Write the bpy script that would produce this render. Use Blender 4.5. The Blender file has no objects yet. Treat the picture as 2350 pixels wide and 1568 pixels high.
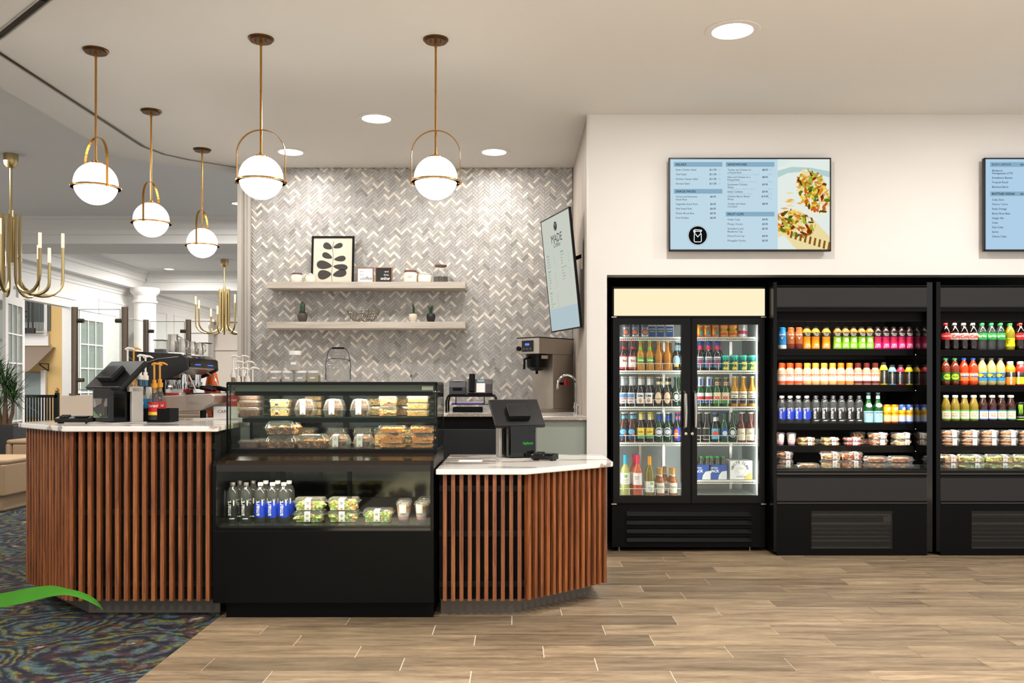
import bpy, math, random
from mathutils import Vector, Matrix, noise
R = random.Random(7)
PI = math.pi
sc = bpy.context.scene
COL = sc.collection
F, H = 2070.0, 1.29          # focal length in pixels of the 2350 wide frame, eye height in metres
def X(px, Y): return (px-1180.0)*Y/F
def Z(py, Y): return H-(py-890.0)*Y/F

# ---------------------------------------------------------------- camera
cd = bpy.data.cameras.new('camera'); cam = bpy.data.objects.new('camera', cd); COL.objects.link(cam)
cam.location = (0, 0, H); cam.rotation_euler = (PI/2, 0, 0)
cd.sensor_width = 36; cd.lens = 36*F/2350; cd.shift_x = -5/2350; cd.shift_y = 106/2350
cd.clip_start = .05; cd.clip_end = 200
sc.camera = cam
sc.view_settings.view_transform = 'Standard'; sc.view_settings.look = 'None'
sc.view_settings.gamma = 1; sc.view_settings.exposure = 0.42; sc.view_settings.use_curve_mapping = False
sc.cycles.use_denoising = True
sc.cycles.max_bounces = 8; sc.cycles.diffuse_bounces = 4; sc.cycles.glossy_bounces = 4
sc.cycles.transparent_max_bounces = 24; sc.cycles.transmission_bounces = 6
sc.cycles.caustics_reflective = False; sc.cycles.caustics_refractive = False
sc.cycles.sample_clamp_indirect = 4
# ---------------------------------------------------------------- world and lamps
w = bpy.data.worlds.new('world'); sc.world = w; w.use_nodes = True
w.node_tree.nodes['Background'].inputs[0].default_value = (1, .995, .985, 1)
w.node_tree.nodes['Background'].inputs[1].default_value = .74
def area(name, loc, rot, sx, sy, power, col=(1, .9, .78), spread=PI, shape='RECTANGLE'):
    l = bpy.data.lights.new(name, 'AREA'); l.shape = shape; l.size = sx; l.size_y = sy
    l.energy = power; l.color = col; l.spread = spread
    o = bpy.data.objects.new(name, l); COL.objects.link(o); o.location = loc; o.rotation_euler = rot
    return o
CEIL = 3.41
WARM = (1, .965, .93)
DOWN = [(1.296, 5.355), (-1.084, 7.1), (-2.01, 8.11), (-.18, 8.11)]      # seen downlights of the cafe ceiling
DOWNP = [37, 28, 10, 12]
for (x, y), p in zip(DOWN, DOWNP):
    area('downlight_lamp', (x, y, CEIL-.02), (0, 0, 0), .2, .2, p, WARM, PI, 'DISK')
for x in (-3.2, -.9, 1.4, 3.7):                                          # the same lamps go on behind the camera
    for y in (2.4, -.3):
        area('downlight_lamp', (x, y, CEIL-.02), (0, 0, 0), .2, .2, 52, WARM, 2.6, 'DISK')
for x in (3.7,):
    area('downlight_lamp', (x, 5.3, CEIL-.02), (0, 0, 0), .2, .2, 45, WARM, PI, 'DISK')
for x, y, p in ((-5.3, 9.0, 90), (-5.3, 15.5, 140), (-3.6, 11.0, 70), (-6.3, 17, 60), (-4.5, 21.0, 220), (-6, 5, 60)):
    area('lobby_fill', (x, y, 3.55), (0, 0, 0), .5, .5, p, (1, .95, .9), PI, 'DISK')  # fill discs added to brighten the lobby
area('atrium_fill', (-9.9, 13.6, 3.4), (math.radians(80), 0, 0), 2.0, 2.0, 150, (1, .97, .92))  # made-up fill, added to light the dark atrium facade

# ---------------------------------------------------------------- mesh helpers
class MB:
    def __init__(s): s.v = []; s.f = []; s.m = []; s.s = []
    def face(s, idx, mi=0, sm=False): s.f.append(tuple(idx)); s.m.append(mi); s.s.append(sm)
    def add(s, vs, fs, mi=0, sm=False):
        b = len(s.v); s.v += [tuple(p) for p in vs]
        for f in fs: s.face([b+i for i in f], mi, sm)
        return s
    def box(s, x0, x1, y0, y1, z0, z1, mi=0, M=None):
        p = [(x, y, z) for z in (z0, z1) for y in (y0, y1) for x in (x0, x1)]
        if M is not None: p = [M @ Vector(q) for q in p]
        return s.add(p, [(0, 2, 3, 1), (4, 5, 7, 6), (0, 1, 5, 4), (2, 6, 7, 3), (0, 4, 6, 2), (1, 3, 7, 5)], mi)
    def rbox(s, x0, x1, y0, y1, z0, z1, r=.01, mi=0, M=None, n=3):
        pts = []
        for cx, cy, a in ((x1-r, y1-r, 0), (x0+r, y1-r, 90), (x0+r, y0+r, 180), (x1-r, y0+r, 270)):
            for k in range(n+1):
                t = math.radians(a+90*k/n); pts.append((cx+r*math.cos(t), cy+r*math.sin(t)))
        return s.prism(pts, z0, z1, mi, M)
    def prism(s, poly, z0, z1, mi=0, M=None):
        n = len(poly)
        p = [(x, y, z0) for x, y in poly]+[(x, y, z1) for x, y in poly]
        if M is not None: p = [M @ Vector(q) for q in p]
        fs = [tuple(range(n-1, -1, -1)), tuple(range(n, 2*n))]+[(i, (i+1) % n, (i+1) % n+n, i+n) for i in range(n)]
        return s.add(p, fs, mi)
    def profx(s, poly, x0, x1, mi=0, M=None):         # polygon in (y, z) run along x
        n = len(poly)
        p = [(x0, y, z) for y, z in poly]+[(x1, y, z) for y, z in poly]
        if M is not None: p = [M @ Vector(q) for q in p]
        return s.add(p, [tuple(range(n-1, -1, -1)), tuple(range(n, 2*n))]+[(i, (i+1) % n, (i+1) % n+n, i+n) for i in range(n)], mi)
    def lathe(s, prof, n=16, c=(0, 0, 0), mi=0, M=None, a0=0, a1=2*PI, sm=True):
        full = abs(a1-a0-2*PI) < 1e-6; k = n if full else n+1
        vs = []
        for r, z in prof:
            for i in range(k):
                a = a0+(a1-a0)*i/n
                q = Vector((c[0]+r*math.sin(a), c[1]-r*math.cos(a), c[2]+z))
                vs.append(M @ q if M is not None else q)
        fs = []
        for j in range(len(prof)-1):
            for i in range(n):
                i2 = (i+1) % k
                fs.append((j*k+i, j*k+i2, (j+1)*k+i2, (j+1)*k+i))
        if full:
            if prof[0][0] > 1e-5: fs.append(tuple(range(k-1, -1, -1)))
            if prof[-1][0] > 1e-5: fs.append(tuple((len(prof)-1)*k+i for i in range(k)))
        return s.add(vs, fs, mi, sm)
    def cyl(s, c, r, z0, z1, n=16, mi=0, M=None): return s.lathe([(r, z0), (r, z1)], n, (c[0], c[1], 0), mi, M)
    def tube(s, pts, r, n=8, mi=0, closed=False, M=None):
        pts = [Vector(p) for p in pts]; vs = []; k = len(pts); up = None
        for i, p in enumerate(pts):
            a = pts[i-1] if (i > 0 or closed) else p
            b = pts[(i+1) % k] if (i < k-1 or closed) else p
            t = (b-a).normalized()
            if up is None: up = Vector((0, 0, 1)) if abs(t.z) < .9 else Vector((1, 0, 0))
            sd = t.cross(up).normalized(); up = sd.cross(t).normalized()
            rr = r[i] if isinstance(r, (list, tuple)) else r
            for j in range(n):
                a_ = 2*PI*j/n; q = p+(sd*math.cos(a_)+up*math.sin(a_))*rr
                vs.append(M @ q if M is not None else q)
        fs = []
        for i in range(k if closed else k-1):
            for j in range(n):
                fs.append((i*n+j, i*n+(j+1) % n, ((i+1) % k)*n+(j+1) % n, ((i+1) % k)*n+j))
        if not closed: fs += [tuple(range(n-1, -1, -1)), tuple((k-1)*n+j for j in range(n))]
        return s.add(vs, fs, mi, True)
    def quad(s, a, b, c, d, mi=0): return s.add([a, b, c, d], [(0, 1, 2, 3)], mi)
    def blob(s, c, r, n=8, mi=0, jit=.12, M=None):
        rx, ry, rz = r if isinstance(r, (tuple, list)) else (r, r, r); vs = []; m = max(4, n*2//3)
        for j in range(m+1):
            ph = PI*j/m
            for i in range(n):
                a = 2*PI*i/n; k = 1+R.uniform(-jit, jit)
                q = Vector((c[0]+rx*k*math.sin(ph)*math.cos(a), c[1]+ry*k*math.sin(ph)*math.sin(a), c[2]+rz*k*math.cos(ph)))
                vs.append(M @ q if M is not None else q)
        fs = [(j*n+i, (j+1)*n+i, (j+1)*n+(i+1) % n, j*n+(i+1) % n) for j in range(m) for i in range(n)]
        return s.add(vs, fs, mi, True)
    def build(s, name, mats, parent=None, bevel=0, ang=.6, loc=None):
        me = bpy.data.meshes.new(name); me.from_pydata(s.v, [], s.f)
        if not isinstance(mats, (list, tuple)): mats = [mats]
        for m in mats: me.materials.append(m)
        me.polygons.foreach_set('material_index', s.m); me.polygons.foreach_set('use_smooth', s.s)
        me.update()
        if any(s.s): me.set_sharp_from_angle(angle=ang)
        o = bpy.data.objects.new(name, me); COL.objects.link(o)
        if parent is not None: o.parent = parent
        if loc is not None: o.location = loc
        if bevel:
            b = o.modifiers.new('bevel', 'BEVEL'); b.width = bevel; b.segments = 2; b.limit_method = 'ANGLE'
        return o
KIDS = {}
def tag(o, label, cat, group=None, kind=None):
    o['label'] = label; o['category'] = cat
    if group: o['group'] = group
    if kind: o['kind'] = kind
    return o
def thing(name, label, cat, loc=(0, 0, 0), rz=0, group=None):
    o = bpy.data.objects.new(name, None); COL.objects.link(o); o.empty_display_size = .05
    o.location = loc; o.rotation_euler = (0, 0, rz)
    return tag(o, label, cat, group)
def struct(o): o['kind'] = 'structure'; return o
def stuff(o): o['kind'] = 'stuff'; return o
def dup(o, loc, rz=0, label=None, group=None):
    r = o.copy(); COL.objects.link(r); r.location = loc; r.rotation_euler = (0, 0, rz)
    if label: r['label'] = label
    if group: r['group'] = group
    for ch in KIDS.setdefault(o.name, list(o.children)):
        c = ch.copy(); COL.objects.link(c); c.parent = r
        for g in KIDS.setdefault(ch.name, list(ch.children)):
            d = g.copy(); COL.objects.link(d); d.parent = c
    return r
_tc = {}
def text_geo(s, size=1.0, align='CENTER', bold=0.0, shear=0.0):
    if 'M' in s: bold = 0.0          # the heavy M of the built-in face fills in
    k = (s, align, bold, shear)
    if k not in _tc:
        c = bpy.data.curves.new('t', 'FONT'); c.body = s; c.size = 1; c.align_x = align; c.offset = bold; c.shear = shear
        c.resolution_u = 2
        o = bpy.data.objects.new('t', c); COL.objects.link(o)
        dg = bpy.context.evaluated_depsgraph_get(); ev = o.evaluated_get(dg); me = ev.to_mesh()
        _tc[k] = ([tuple(v.co[:2]) for v in me.vertices], [tuple(p.vertices) for p in me.polygons])
        ev.to_mesh_clear(); bpy.data.objects.remove(o); bpy.data.curves.remove(c)
    v, f = _tc[k]
    return [(x*size, y*size) for x, y in v], f
def flat_text(mb, s, x, y, z, size, mi=0, align='LEFT', bold=0.012, fn=None, shear=0):
    v, f = text_geo(s, size, align, bold, shear)
    fn = fn or (lambda a, b: (x+a, y, z+b))
    mb.add([fn(a, b) for a, b in v], f, mi)
def wrap_text(mb, s, r, z, size, mi=0, bold=.02, rot=False, a0=0.0, shear=0):
    v, f = text_geo(s, size, 'CENTER', bold, shear)
    o = []
    for a, b in v:
        if rot: a, b = -b, a
        rr = r(z+b) if callable(r) else r
        t = a/rr+a0
        o.append((rr*math.sin(t), -rr*math.cos(t), z+b))
    mb.add(o, f, mi)

# ---------------------------------------------------------------- materials
def lin(h):
    if isinstance(h, str):
        h = h.lstrip('#'); c = [int(h[i:i+2], 16)/255 for i in (0, 2, 4)]
    else: c = h
    return tuple(((x/12.92) if x <= .04045 else ((x+.055)/1.055)**2.4) for x in c)+(1,)
_mc = {}
def N(nt, t, **kw):
    n = nt.nodes.new(t)
    for k, v in kw.items(): setattr(n, k, v)
    return n
def mat(name, col='#808080', rough=.5, metal=0, emit=None, es=1.0, spec=.5, coat=0, nz=0, nscale=30, bump=0, bscale=200, trans=0, alpha=1):
    if name in _mc: return _mc[name]
    m = bpy.data.materials.new(name); m.use_nodes = True; nt = m.node_tree; p = nt.nodes['Principled BSDF']
    c = lin(col)
    p.inputs['Base Color'].default_value = c; p.inputs['Roughness'].default_value = rough; p.inputs['Metallic'].default_value = metal
    p.inputs['Specular IOR Level'].default_value = spec; p.inputs['Coat Weight'].default_value = coat
    p.inputs['Transmission Weight'].default_value = trans; p.inputs['Alpha'].default_value = alpha
    if emit: p.inputs['Emission Color'].default_value = lin(emit); p.inputs['Emission Strength'].default_value = es
    if nz:
        tc = N(nt, 'ShaderNodeTexCoord'); no = N(nt, 'ShaderNodeTexNoise'); no.inputs['Scale'].default_value = nscale; no.inputs['Detail'].default_value = 4
        mx = N(nt, 'ShaderNodeMix', data_type='RGBA')
        nt.links.new(tc.outputs['Object'], no.inputs['Vector']); nt.links.new(no.outputs['Fac'], mx.inputs['Factor'])
        mx.inputs[6].default_value = tuple(x*(1-nz) for x in c[:3])+(1,); mx.inputs[7].default_value = tuple(min(1, x*(1+nz)) for x in c[:3])+(1,)
        nt.links.new(mx.outputs[2], p.inputs['Base Color'])
    if bump:
        tc = N(nt, 'ShaderNodeTexCoord'); no = N(nt, 'ShaderNodeTexNoise'); no.inputs['Scale'].default_value = bscale
        bp = N(nt, 'ShaderNodeBump'); bp.inputs['Strength'].default_value = bump; bp.inputs['Distance'].default_value = .002
        nt.links.new(tc.outputs['Object'], no.inputs['Vector']); nt.links.new(no.outputs['Fac'], bp.inputs['Height']); nt.links.new(bp.outputs['Normal'], p.inputs['Normal'])
    _mc[name] = m; return m
def ramp(nt, stops, interp='LINEAR'):
    r = N(nt, 'ShaderNodeValToRGB'); r.color_ramp.interpolation = interp; e = r.color_ramp.elements
    while len(e) < len(stops): e.new(.5)
    for i, (p, c) in enumerate(stops): e[i].position = p; e[i].color = lin(c)
    return r
def base(name, rough=.5, spec=.5):
    m = bpy.data.materials.new(name); m.use_nodes = True; nt = m.node_tree; p = nt.nodes['Principled BSDF']
    p.inputs['Roughness'].default_value = rough; p.inputs['Specular IOR Level'].default_value = spec
    _mc[name] = m; return m, nt, p
def clear(name, tint='#ffffff', ior=1.45, rough=.02, body=0.0, bcol='#ffffff'):
    """thin clear pane or plastic: passes light straight, reflects by angle; body = share of plain surface colour"""
    if name in _mc: return _mc[name]
    m = bpy.data.materials.new(name); m.use_nodes = True; nt = m.node_tree; nt.nodes.clear()
    out = N(nt, 'ShaderNodeOutputMaterial'); t = N(nt, 'ShaderNodeBsdfTransparent'); t.inputs[0].default_value = lin(tint)
    g = N(nt, 'ShaderNodeBsdfGlossy'); g.inputs['Roughness'].default_value = rough
    fr = N(nt, 'ShaderNodeFresnel'); ge = N(nt, 'ShaderNodeNewGeometry'); mr = N(nt, 'ShaderNodeMapRange')
    mr.inputs[3].default_value = ior; mr.inputs[4].default_value = 1/ior      # same reflection from both faces of the sheet
    nt.links.new(ge.outputs['Backfacing'], mr.inputs[0]); nt.links.new(mr.outputs[0], fr.inputs[0])
    mx = N(nt, 'ShaderNodeMixShader'); nt.links.new(fr.outputs[0], mx.inputs[0])
    src = t
    if body:
        d = N(nt, 'ShaderNodeBsdfDiffuse'); d.inputs[0].default_value = lin(bcol)
        m2 = N(nt, 'ShaderNodeMixShader'); m2.inputs[0].default_value = body
        nt.links.new(t.outputs[0], m2.inputs[1]); nt.links.new(d.outputs[0], m2.inputs[2]); src = m2
    nt.links.new(src.outputs[0], mx.inputs[1]); nt.links.new(g.outputs[0], mx.inputs[2]); nt.links.new(mx.outputs[0], out.inputs[0])
    _mc[name] = m; return m
def glow(name, col, s):
    if name in _mc: return _mc[name]
    m = bpy.data.materials.new(name); m.use_nodes = True; nt = m.node_tree; nt.nodes.clear()
    out = N(nt, 'ShaderNodeOutputMaterial'); e = N(nt, 'ShaderNodeEmission'); e.inputs[0].default_value = lin(col); e.inputs[1].default_value = s
    nt.links.new(e.outputs[0], out.inputs[0]); _mc[name] = m; return m
def grain(name, cols, axis='X', stretch=14, scale=2.2, rough=.5, var=.25, bump=.15, rand=True, fine=.35):
    """wood: noise stretched along an axis, shifted and toned per piece"""
    m, nt, p = base(name, rough)
    tc = N(nt, 'ShaderNodeTexCoord'); mp = N(nt, 'ShaderNodeMapping'); oi = N(nt, 'ShaderNodeObjectInfo')
    s = {'X': (1, stretch, stretch), 'Z': (stretch, stretch, 1), 'Y': (stretch, 1, stretch)}[axis]
    mp.inputs['Scale'].default_value = s
    nt.links.new(tc.outputs['Object'], mp.inputs['Vector'])
    cx = N(nt, 'ShaderNodeCombineXYZ'); ml = N(nt, 'ShaderNodeMath', operation='MULTIPLY'); ml.inputs[1].default_value = 57.0
    nt.links.new(oi.outputs['Random'], ml.inputs[0])
    for i in range(3): nt.links.new(ml.outputs[0], cx.inputs[i])
    nt.links.new(cx.outputs[0], mp.inputs['Location'])
    n1 = N(nt, 'ShaderNodeTexNoise'); n1.inputs['Scale'].default_value = scale; n1.inputs['Detail'].default_value = 6; n1.inputs['Roughness'].default_value = .62; n1.inputs['Distortion'].default_value = .6
    nt.links.new(mp.outputs[0], n1.inputs['Vector'])
    rp = ramp(nt, [(.28+.44*i/(len(cols)-1), c) for i, c in enumerate(cols)])
    n2 = N(nt, 'ShaderNodeTexNoise'); n2.inputs['Scale'].default_value = scale*9; n2.inputs['Detail'].default_value = 4; nt.links.new(mp.outputs[0], n2.inputs['Vector'])
    ma = N(nt, 'ShaderNodeMath', operation='MULTIPLY_ADD'); ma.inputs[1].default_value = fine; ma.inputs[2].default_value = -fine/2
    sm = N(nt, 'ShaderNodeMath', operation='ADD'); nt.links.new(n2.outputs['Fac'], ma.inputs[0]); nt.links.new(ma.outputs[0], sm.inputs[0]); nt.links.new(n1.outputs['Fac'], sm.inputs[1])
    nt.links.new(sm.outputs[0], rp.inputs[0])
    hs = N(nt, 'ShaderNodeHueSaturation'); mr = N(nt, 'ShaderNodeMapRange')
    mr.inputs[3].default_value = 1-var; mr.inputs[4].default_value = 1+var
    nt.links.new(oi.outputs['Random'], mr.inputs[0])
    if rand: nt.links.new(mr.outputs[0], hs.inputs['Value'])
    nt.links.new(rp.outputs[0], hs.inputs['Color']); nt.links.new(hs.outputs[0], p.inputs['Base Color'])
    bp = N(nt, 'ShaderNodeBump'); bp.inputs['Strength'].default_value = bump; bp.inputs['Distance'].default_value = .002
    nt.links.new(n1.outputs['Fac'], bp.inputs['Height']); nt.links.new(bp.outputs[0], p.inputs['Normal'])
    return m
def bits(name, cols, scale=60, rough=.4, seed=0):
    """food: small pieces of several colours"""
    if name in _mc: return _mc[name]
    m, nt, p = base(name, rough)
    tc = N(nt, 'ShaderNodeTexCoord'); no = N(nt, 'ShaderNodeTexNoise'); no.inputs['Scale'].default_value = scale*.7
    mx = N(nt, 'ShaderNodeMix', data_type='RGBA'); mx.inputs['Factor'].default_value = .03
    vo = N(nt, 'ShaderNodeTexVoronoi'); vo.inputs['Scale'].default_value = scale
    nt.links.new(tc.outputs['Object'], no.inputs['Vector']); nt.links.new(tc.outputs['Object'], mx.inputs[6]); nt.links.new(no.outputs['Color'], mx.inputs[7])
    nt.links.new(mx.outputs[2], vo.inputs['Vector'])
    sp = N(nt, 'ShaderNodeSeparateColor'); nt.links.new(vo.outputs['Color'], sp.inputs[0])
    rp = ramp(nt, [(i/len(cols), c) for i, c in enumerate(cols)], 'CONSTANT'); nt.links.new(sp.outputs[0], rp.inputs[0])
    nt.links.new(rp.outputs[0], p.inputs['Base Color'])
    bp = N(nt, 'ShaderNodeBump'); bp.inputs['Strength'].default_value = .6; bp.inputs['Distance'].default_value = .004
    nt.links.new(vo.outputs['Distance'], bp.inputs['Height']); nt.links.new(bp.outputs[0], p.inputs['Normal'])
    return m
WHITE = mat('white_paint', '#d9d6d2', .6, nz=.03, nscale=3)
CEILM = mat('ceiling_paint', '#dbd8d3', .8, nz=.02, nscale=2)
LOBBYM = mat('lobby_paint', '#d9d8d5', .7, nz=.02, nscale=2)
LCEIL = mat('lobby_ceiling_paint', '#d6d5d3', .8, nz=.02, nscale=2)
TRIMM = mat('trim_grey', '#b8b2aa', .5)
BLACK = mat('black_metal', '#080807', .45, spec=.1, bump=.05, bscale=400)
BLACKS = mat('black_satin', '#050505', .3, spec=.2)
BLACKG = mat('black_gloss', '#050505', .08, spec=.5)
BLACKM = mat('black_matte', '#060606', .75, spec=.2)
PLASTIC = mat('dark_plastic', '#0f0f10', .35, spec=.35)
GREY = mat('grey_speckled_panel', '#2a292a', .7, nz=.25, nscale=500, spec=.2)
STEEL = mat('brushed_steel', '#b9b4ad', .28, 1, nz=.06, nscale=60)
CHROME = mat('chrome', '#d8d8d8', .06, 1)
BRASS = mat('aged_brass', '#b0803e', .3, 1, nz=.12, nscale=40)
BRASSD = mat('dark_brass', '#6b4c2c', .35, 1, nz=.12, nscale=40)
GOLD = mat('satin_gold', '#a8956a', .35, 1)
BRONZE = mat('bronze_post', '#6e6257', .35, 1)
PAPER = mat('paper', '#e9e6e2', .7)
INK = mat('ink', '#1a1a1a', .7)
WHITEP = mat('white_plastic', '#e8e5df', .4)
GLASS = clear('window_glass', '#f4f8f6', 1.45)
GLASSG = clear('case_glass', '#f5f8f4', 1.22)
CLEARP = clear('clear_plastic', '#f4f4f2', 1.5, .08, .05)
CLEARB = clear('clear_bottle', '#e9ebe9', 1.45, .05, .045, '#c8ccd0')
JARP = clear('jar_plastic', '#eeeeec', 1.5, .06, .16, '#d8d4cc')
OPAL = glow('opal_globe', '#fff8ee', 6.0)
LED = glow('led_white', '#fffaf2', 9)
DISC = glow('downlight_disc', '#fff8ee', 8)
WOOD = grain('slat_wood', ['#42200d', '#6f3b1b', '#884e25', '#a06231'], 'Z', 22, 3, .5, .16)
PLANK = grain('floor_plank', ['#5c4c3b', '#75644e', '#89765e', '#9b876b'], 'X', 7, 2.2, .4, .27, .12, True, .45)
VINYL = grain('grey_wood_panel', ['#8d8278', '#a99d91', '#bdb1a4'], 'Z', 16, 2.2, .6, .05, .1)
SHELFM = grain('shelf_oak', ['#a99f92', '#bcb2a5', '#c9c0b4'], 'X', 18, 2.2, .6, .05, .1)

def quartz():
    m, nt, p = base('quartz', .12)
    tc = N(nt, 'ShaderNodeTexCoord'); mp = N(nt, 'ShaderNodeMapping'); mp.inputs['Rotation'].default_value = (0, 0, .5); mp.inputs['Scale'].default_value = (1.1, 3.4, 2)
    nt.links.new(tc.outputs['Object'], mp.inputs[0])
    n = N(nt, 'ShaderNodeTexNoise'); n.inputs['Scale'].default_value = 1.5; n.inputs['Detail'].default_value = 3; n.inputs['Distortion'].default_value = .5
    nt.links.new(mp.outputs[0], n.inputs['Vector'])
    v = ramp(nt, [(.0, '#000000'), (.535, '#000000'), (.55, '#ffffff'), (.66, '#ffffff'), (.675, '#000000')]); nt.links.new(n.outputs['Fac'], v.inputs[0])
    f = N(nt, 'ShaderNodeTexNoise'); f.inputs['Scale'].default_value = 260; f.inputs['Detail'].default_value = 2; nt.links.new(tc.outputs['Object'], f.inputs['Vector'])
    fr = ramp(nt, [(.35, '#4a3f36'), (.5, '#a3978a'), (.62, '#c9bfb2')]); nt.links.new(f.outputs['Fac'], fr.inputs[0])
    mx = N(nt, 'ShaderNodeMix', data_type='RGBA'); mx.inputs[6].default_value = lin('#e2ddd6')
    nt.links.new(v.outputs[0], mx.inputs['Factor']); nt.links.new(fr.outputs[0], mx.inputs[7]); nt.links.new(mx.outputs[2], p.inputs['Base Color'])
    return m
QUARTZ = quartz()
def carpet():
    m, nt, p = base('carpet', .95, .1)
    tc0 = N(nt, 'ShaderNodeTexCoord'); mpp = N(nt, 'ShaderNodeMapping'); mpp.inputs['Scale'].default_value = (1.45, 1.45, 1.45); nt.links.new(tc0.outputs['Object'], mpp.inputs[0])
    n = N(nt, 'ShaderNodeTexNoise'); n.inputs['Scale'].default_value = 1.3; n.inputs['Detail'].default_value = 2; nt.links.new(mpp.outputs[0], n.inputs['Vector'])
    mx = N(nt, 'ShaderNodeMix', data_type='RGBA'); mx.inputs['Factor'].default_value = .42
    nt.links.new(mpp.outputs[0], mx.inputs[6]); nt.links.new(n.outputs['Color'], mx.inputs[7])
    vo = N(nt, 'ShaderNodeTexVoronoi'); vo.inputs['Scale'].default_value = 1.5; nt.links.new(mx.outputs[2], vo.inputs['Vector'])
    st = N(nt, 'ShaderNodeMath', operation='MULTIPLY'); st.inputs[1].default_value = 80; nt.links.new(vo.outputs['Distance'], st.inputs[0])
    f = N(nt, 'ShaderNodeTexNoise'); f.inputs['Scale'].default_value = 9; f.inputs['Detail'].default_value = 8; f.inputs['Roughness'].default_value = .75; nt.links.new(mx.outputs[2], f.inputs['Vector'])
    fm = N(nt, 'ShaderNodeMath', operation='MULTIPLY'); fm.inputs[1].default_value = 13; nt.links.new(f.outputs['Fac'], fm.inputs[0])
    ad = N(nt, 'ShaderNodeMath', operation='ADD'); nt.links.new(st.outputs[0], ad.inputs[0]); nt.links.new(fm.outputs[0], ad.inputs[1])
    sn = N(nt, 'ShaderNodeMath', operation='SINE'); nt.links.new(ad.outputs[0], sn.inputs[0])
    ma = N(nt, 'ShaderNodeMapRange'); ma.inputs[1].default_value = -1; nt.links.new(sn.outputs[0], ma.inputs[0])
    # broad zones pick which pair of yarns shows
    z = N(nt, 'ShaderNodeTexNoise'); z.inputs['Scale'].default_value = 4.2; z.inputs['Detail'].default_value = 5; nt.links.new(mpp.outputs[0], z.inputs['Vector'])
    za = ramp(nt, [(.34, '#3a2524'), (.42, '#4a3a42'), (.47, '#4f6468'), (.5, '#3c5054'), (.54, '#6e6c34'), (.6, '#4e2f29'), (.66, '#57454a'), (.72, '#b9a592')])
    zz = N(nt, 'ShaderNodeMath', operation='ADD'); f2 = N(nt, 'ShaderNodeMath', operation='MULTIPLY_ADD'); f2.inputs[1].default_value = .3; f2.inputs[2].default_value = -.15
    nt.links.new(f.outputs['Fac'], f2.inputs[0]); nt.links.new(z.outputs['Fac'], zz.inputs[0]); nt.links.new(f2.outputs[0], zz.inputs[1]); nt.links.new(zz.outputs[0], za.inputs[0])
    rp = N(nt, 'ShaderNodeMix', data_type='RGBA'); rp.inputs[6].default_value = lin('#22242b')
    q = N(nt, 'ShaderNodeTexNoise'); q.inputs['Scale'].default_value = 14; q.inputs['Detail'].default_value = 6; q.inputs['Roughness'].default_value = .7; nt.links.new(mpp.outputs[0], q.inputs['Vector'])
    qa = N(nt, 'ShaderNodeMath', operation='MULTIPLY_ADD'); qa.inputs[1].default_value = 2.4; qa.inputs[2].default_value = -1.25; nt.links.new(q.outputs['Fac'], qa.inputs[0])
    qs = N(nt, 'ShaderNodeMath', operation='ADD', use_clamp=True); nt.links.new(qa.outputs[0], qs.inputs[0]); nt.links.new(ma.outputs[0], qs.inputs[1])
    nt.links.new(qs.outputs[0], rp.inputs['Factor']); nt.links.new(za.outputs[0], rp.inputs[7])
    nt.links.new(rp.outputs[2], p.inputs['Base Color'])
    g = N(nt, 'ShaderNodeTexNoise'); g.inputs['Scale'].default_value = 700; nt.links.new(mpp.outputs[0], g.inputs['Vector'])
    bp = N(nt, 'ShaderNodeBump'); bp.inputs['Strength'].default_value = .5; bp.inputs['Distance'].default_value = .004
    nt.links.new(g.outputs['Fac'], bp.inputs['Height']); nt.links.new(bp.outputs[0], p.inputs['Normal'])
    return m
CARPET = carpet()
# ================================================================ the setting
YW, YB, XS = 7.0, 8.7, .567       # wall with the coolers, tiled wall, alcove side wall
XC = -1.66                        # edge between plank tiles and carpet
# floor: sub-floor slab, carpet, plank tiles each an object
grout = mat('grout', '#dccfbc', .9)
floor = struct(MB().box(XC, 6.2, -2.5, YB+.3, -.08, -.002).build('floor', grout))
cf = struct(stuff(MB().box(-11.2, XC-.002, -2.5, 26, -.08, 0).build('carpet', CARPET, floor)))
cf['kind'] = 'stuff'
PW, PL, G = .198, .905, .0028
pm = MB().box(G, PL-G, G, PW-G, -.002, .0015).build('plank', PLANK, floor)
# joints of the rows, read off the photograph: (row's far edge in px below the horizon, a joint's px)
J = [(649.8, 626), (620, 494), (592.4, 830), (567, 694), (544.1, 618), (523.5, 807.6), (505, 1286), (486.7, 1420.5),
     (470, 1561.7), (454, 1468), (438, 1615.7), (424, 1526.7), (411, 1634.7), (399, 1422), (387, 1517), (377, 1566)]
first = True
rows = []
for k in range(-2, 17):
    yfar = 4.109+PW*k; yo = F*H/yfar
    if 0 <= k < len(J): xj = (J[k][1]-1180)*H/J[k][0]
    else: xj = R.uniform(0, PL)
    x = xj-PL*math.ceil((xj-XC)/PL)
    while x < 4.7:
        rows.append((x, yfar-PW)); x += PL
for x, y in rows:
    x0 = max(x, XC)
    if x+PL-x0 < .03: continue
    if x0 > x+1e-6 or False:
        o = MB().box(G, PL-(x0-x)-G, G, PW-G, -.002, .0015).build('plank', PLANK, floor)
    elif first: o = pm; first = False
    else: o = pm.copy(); COL.objects.link(o)
    o.location = (x0, y, 0)
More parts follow.
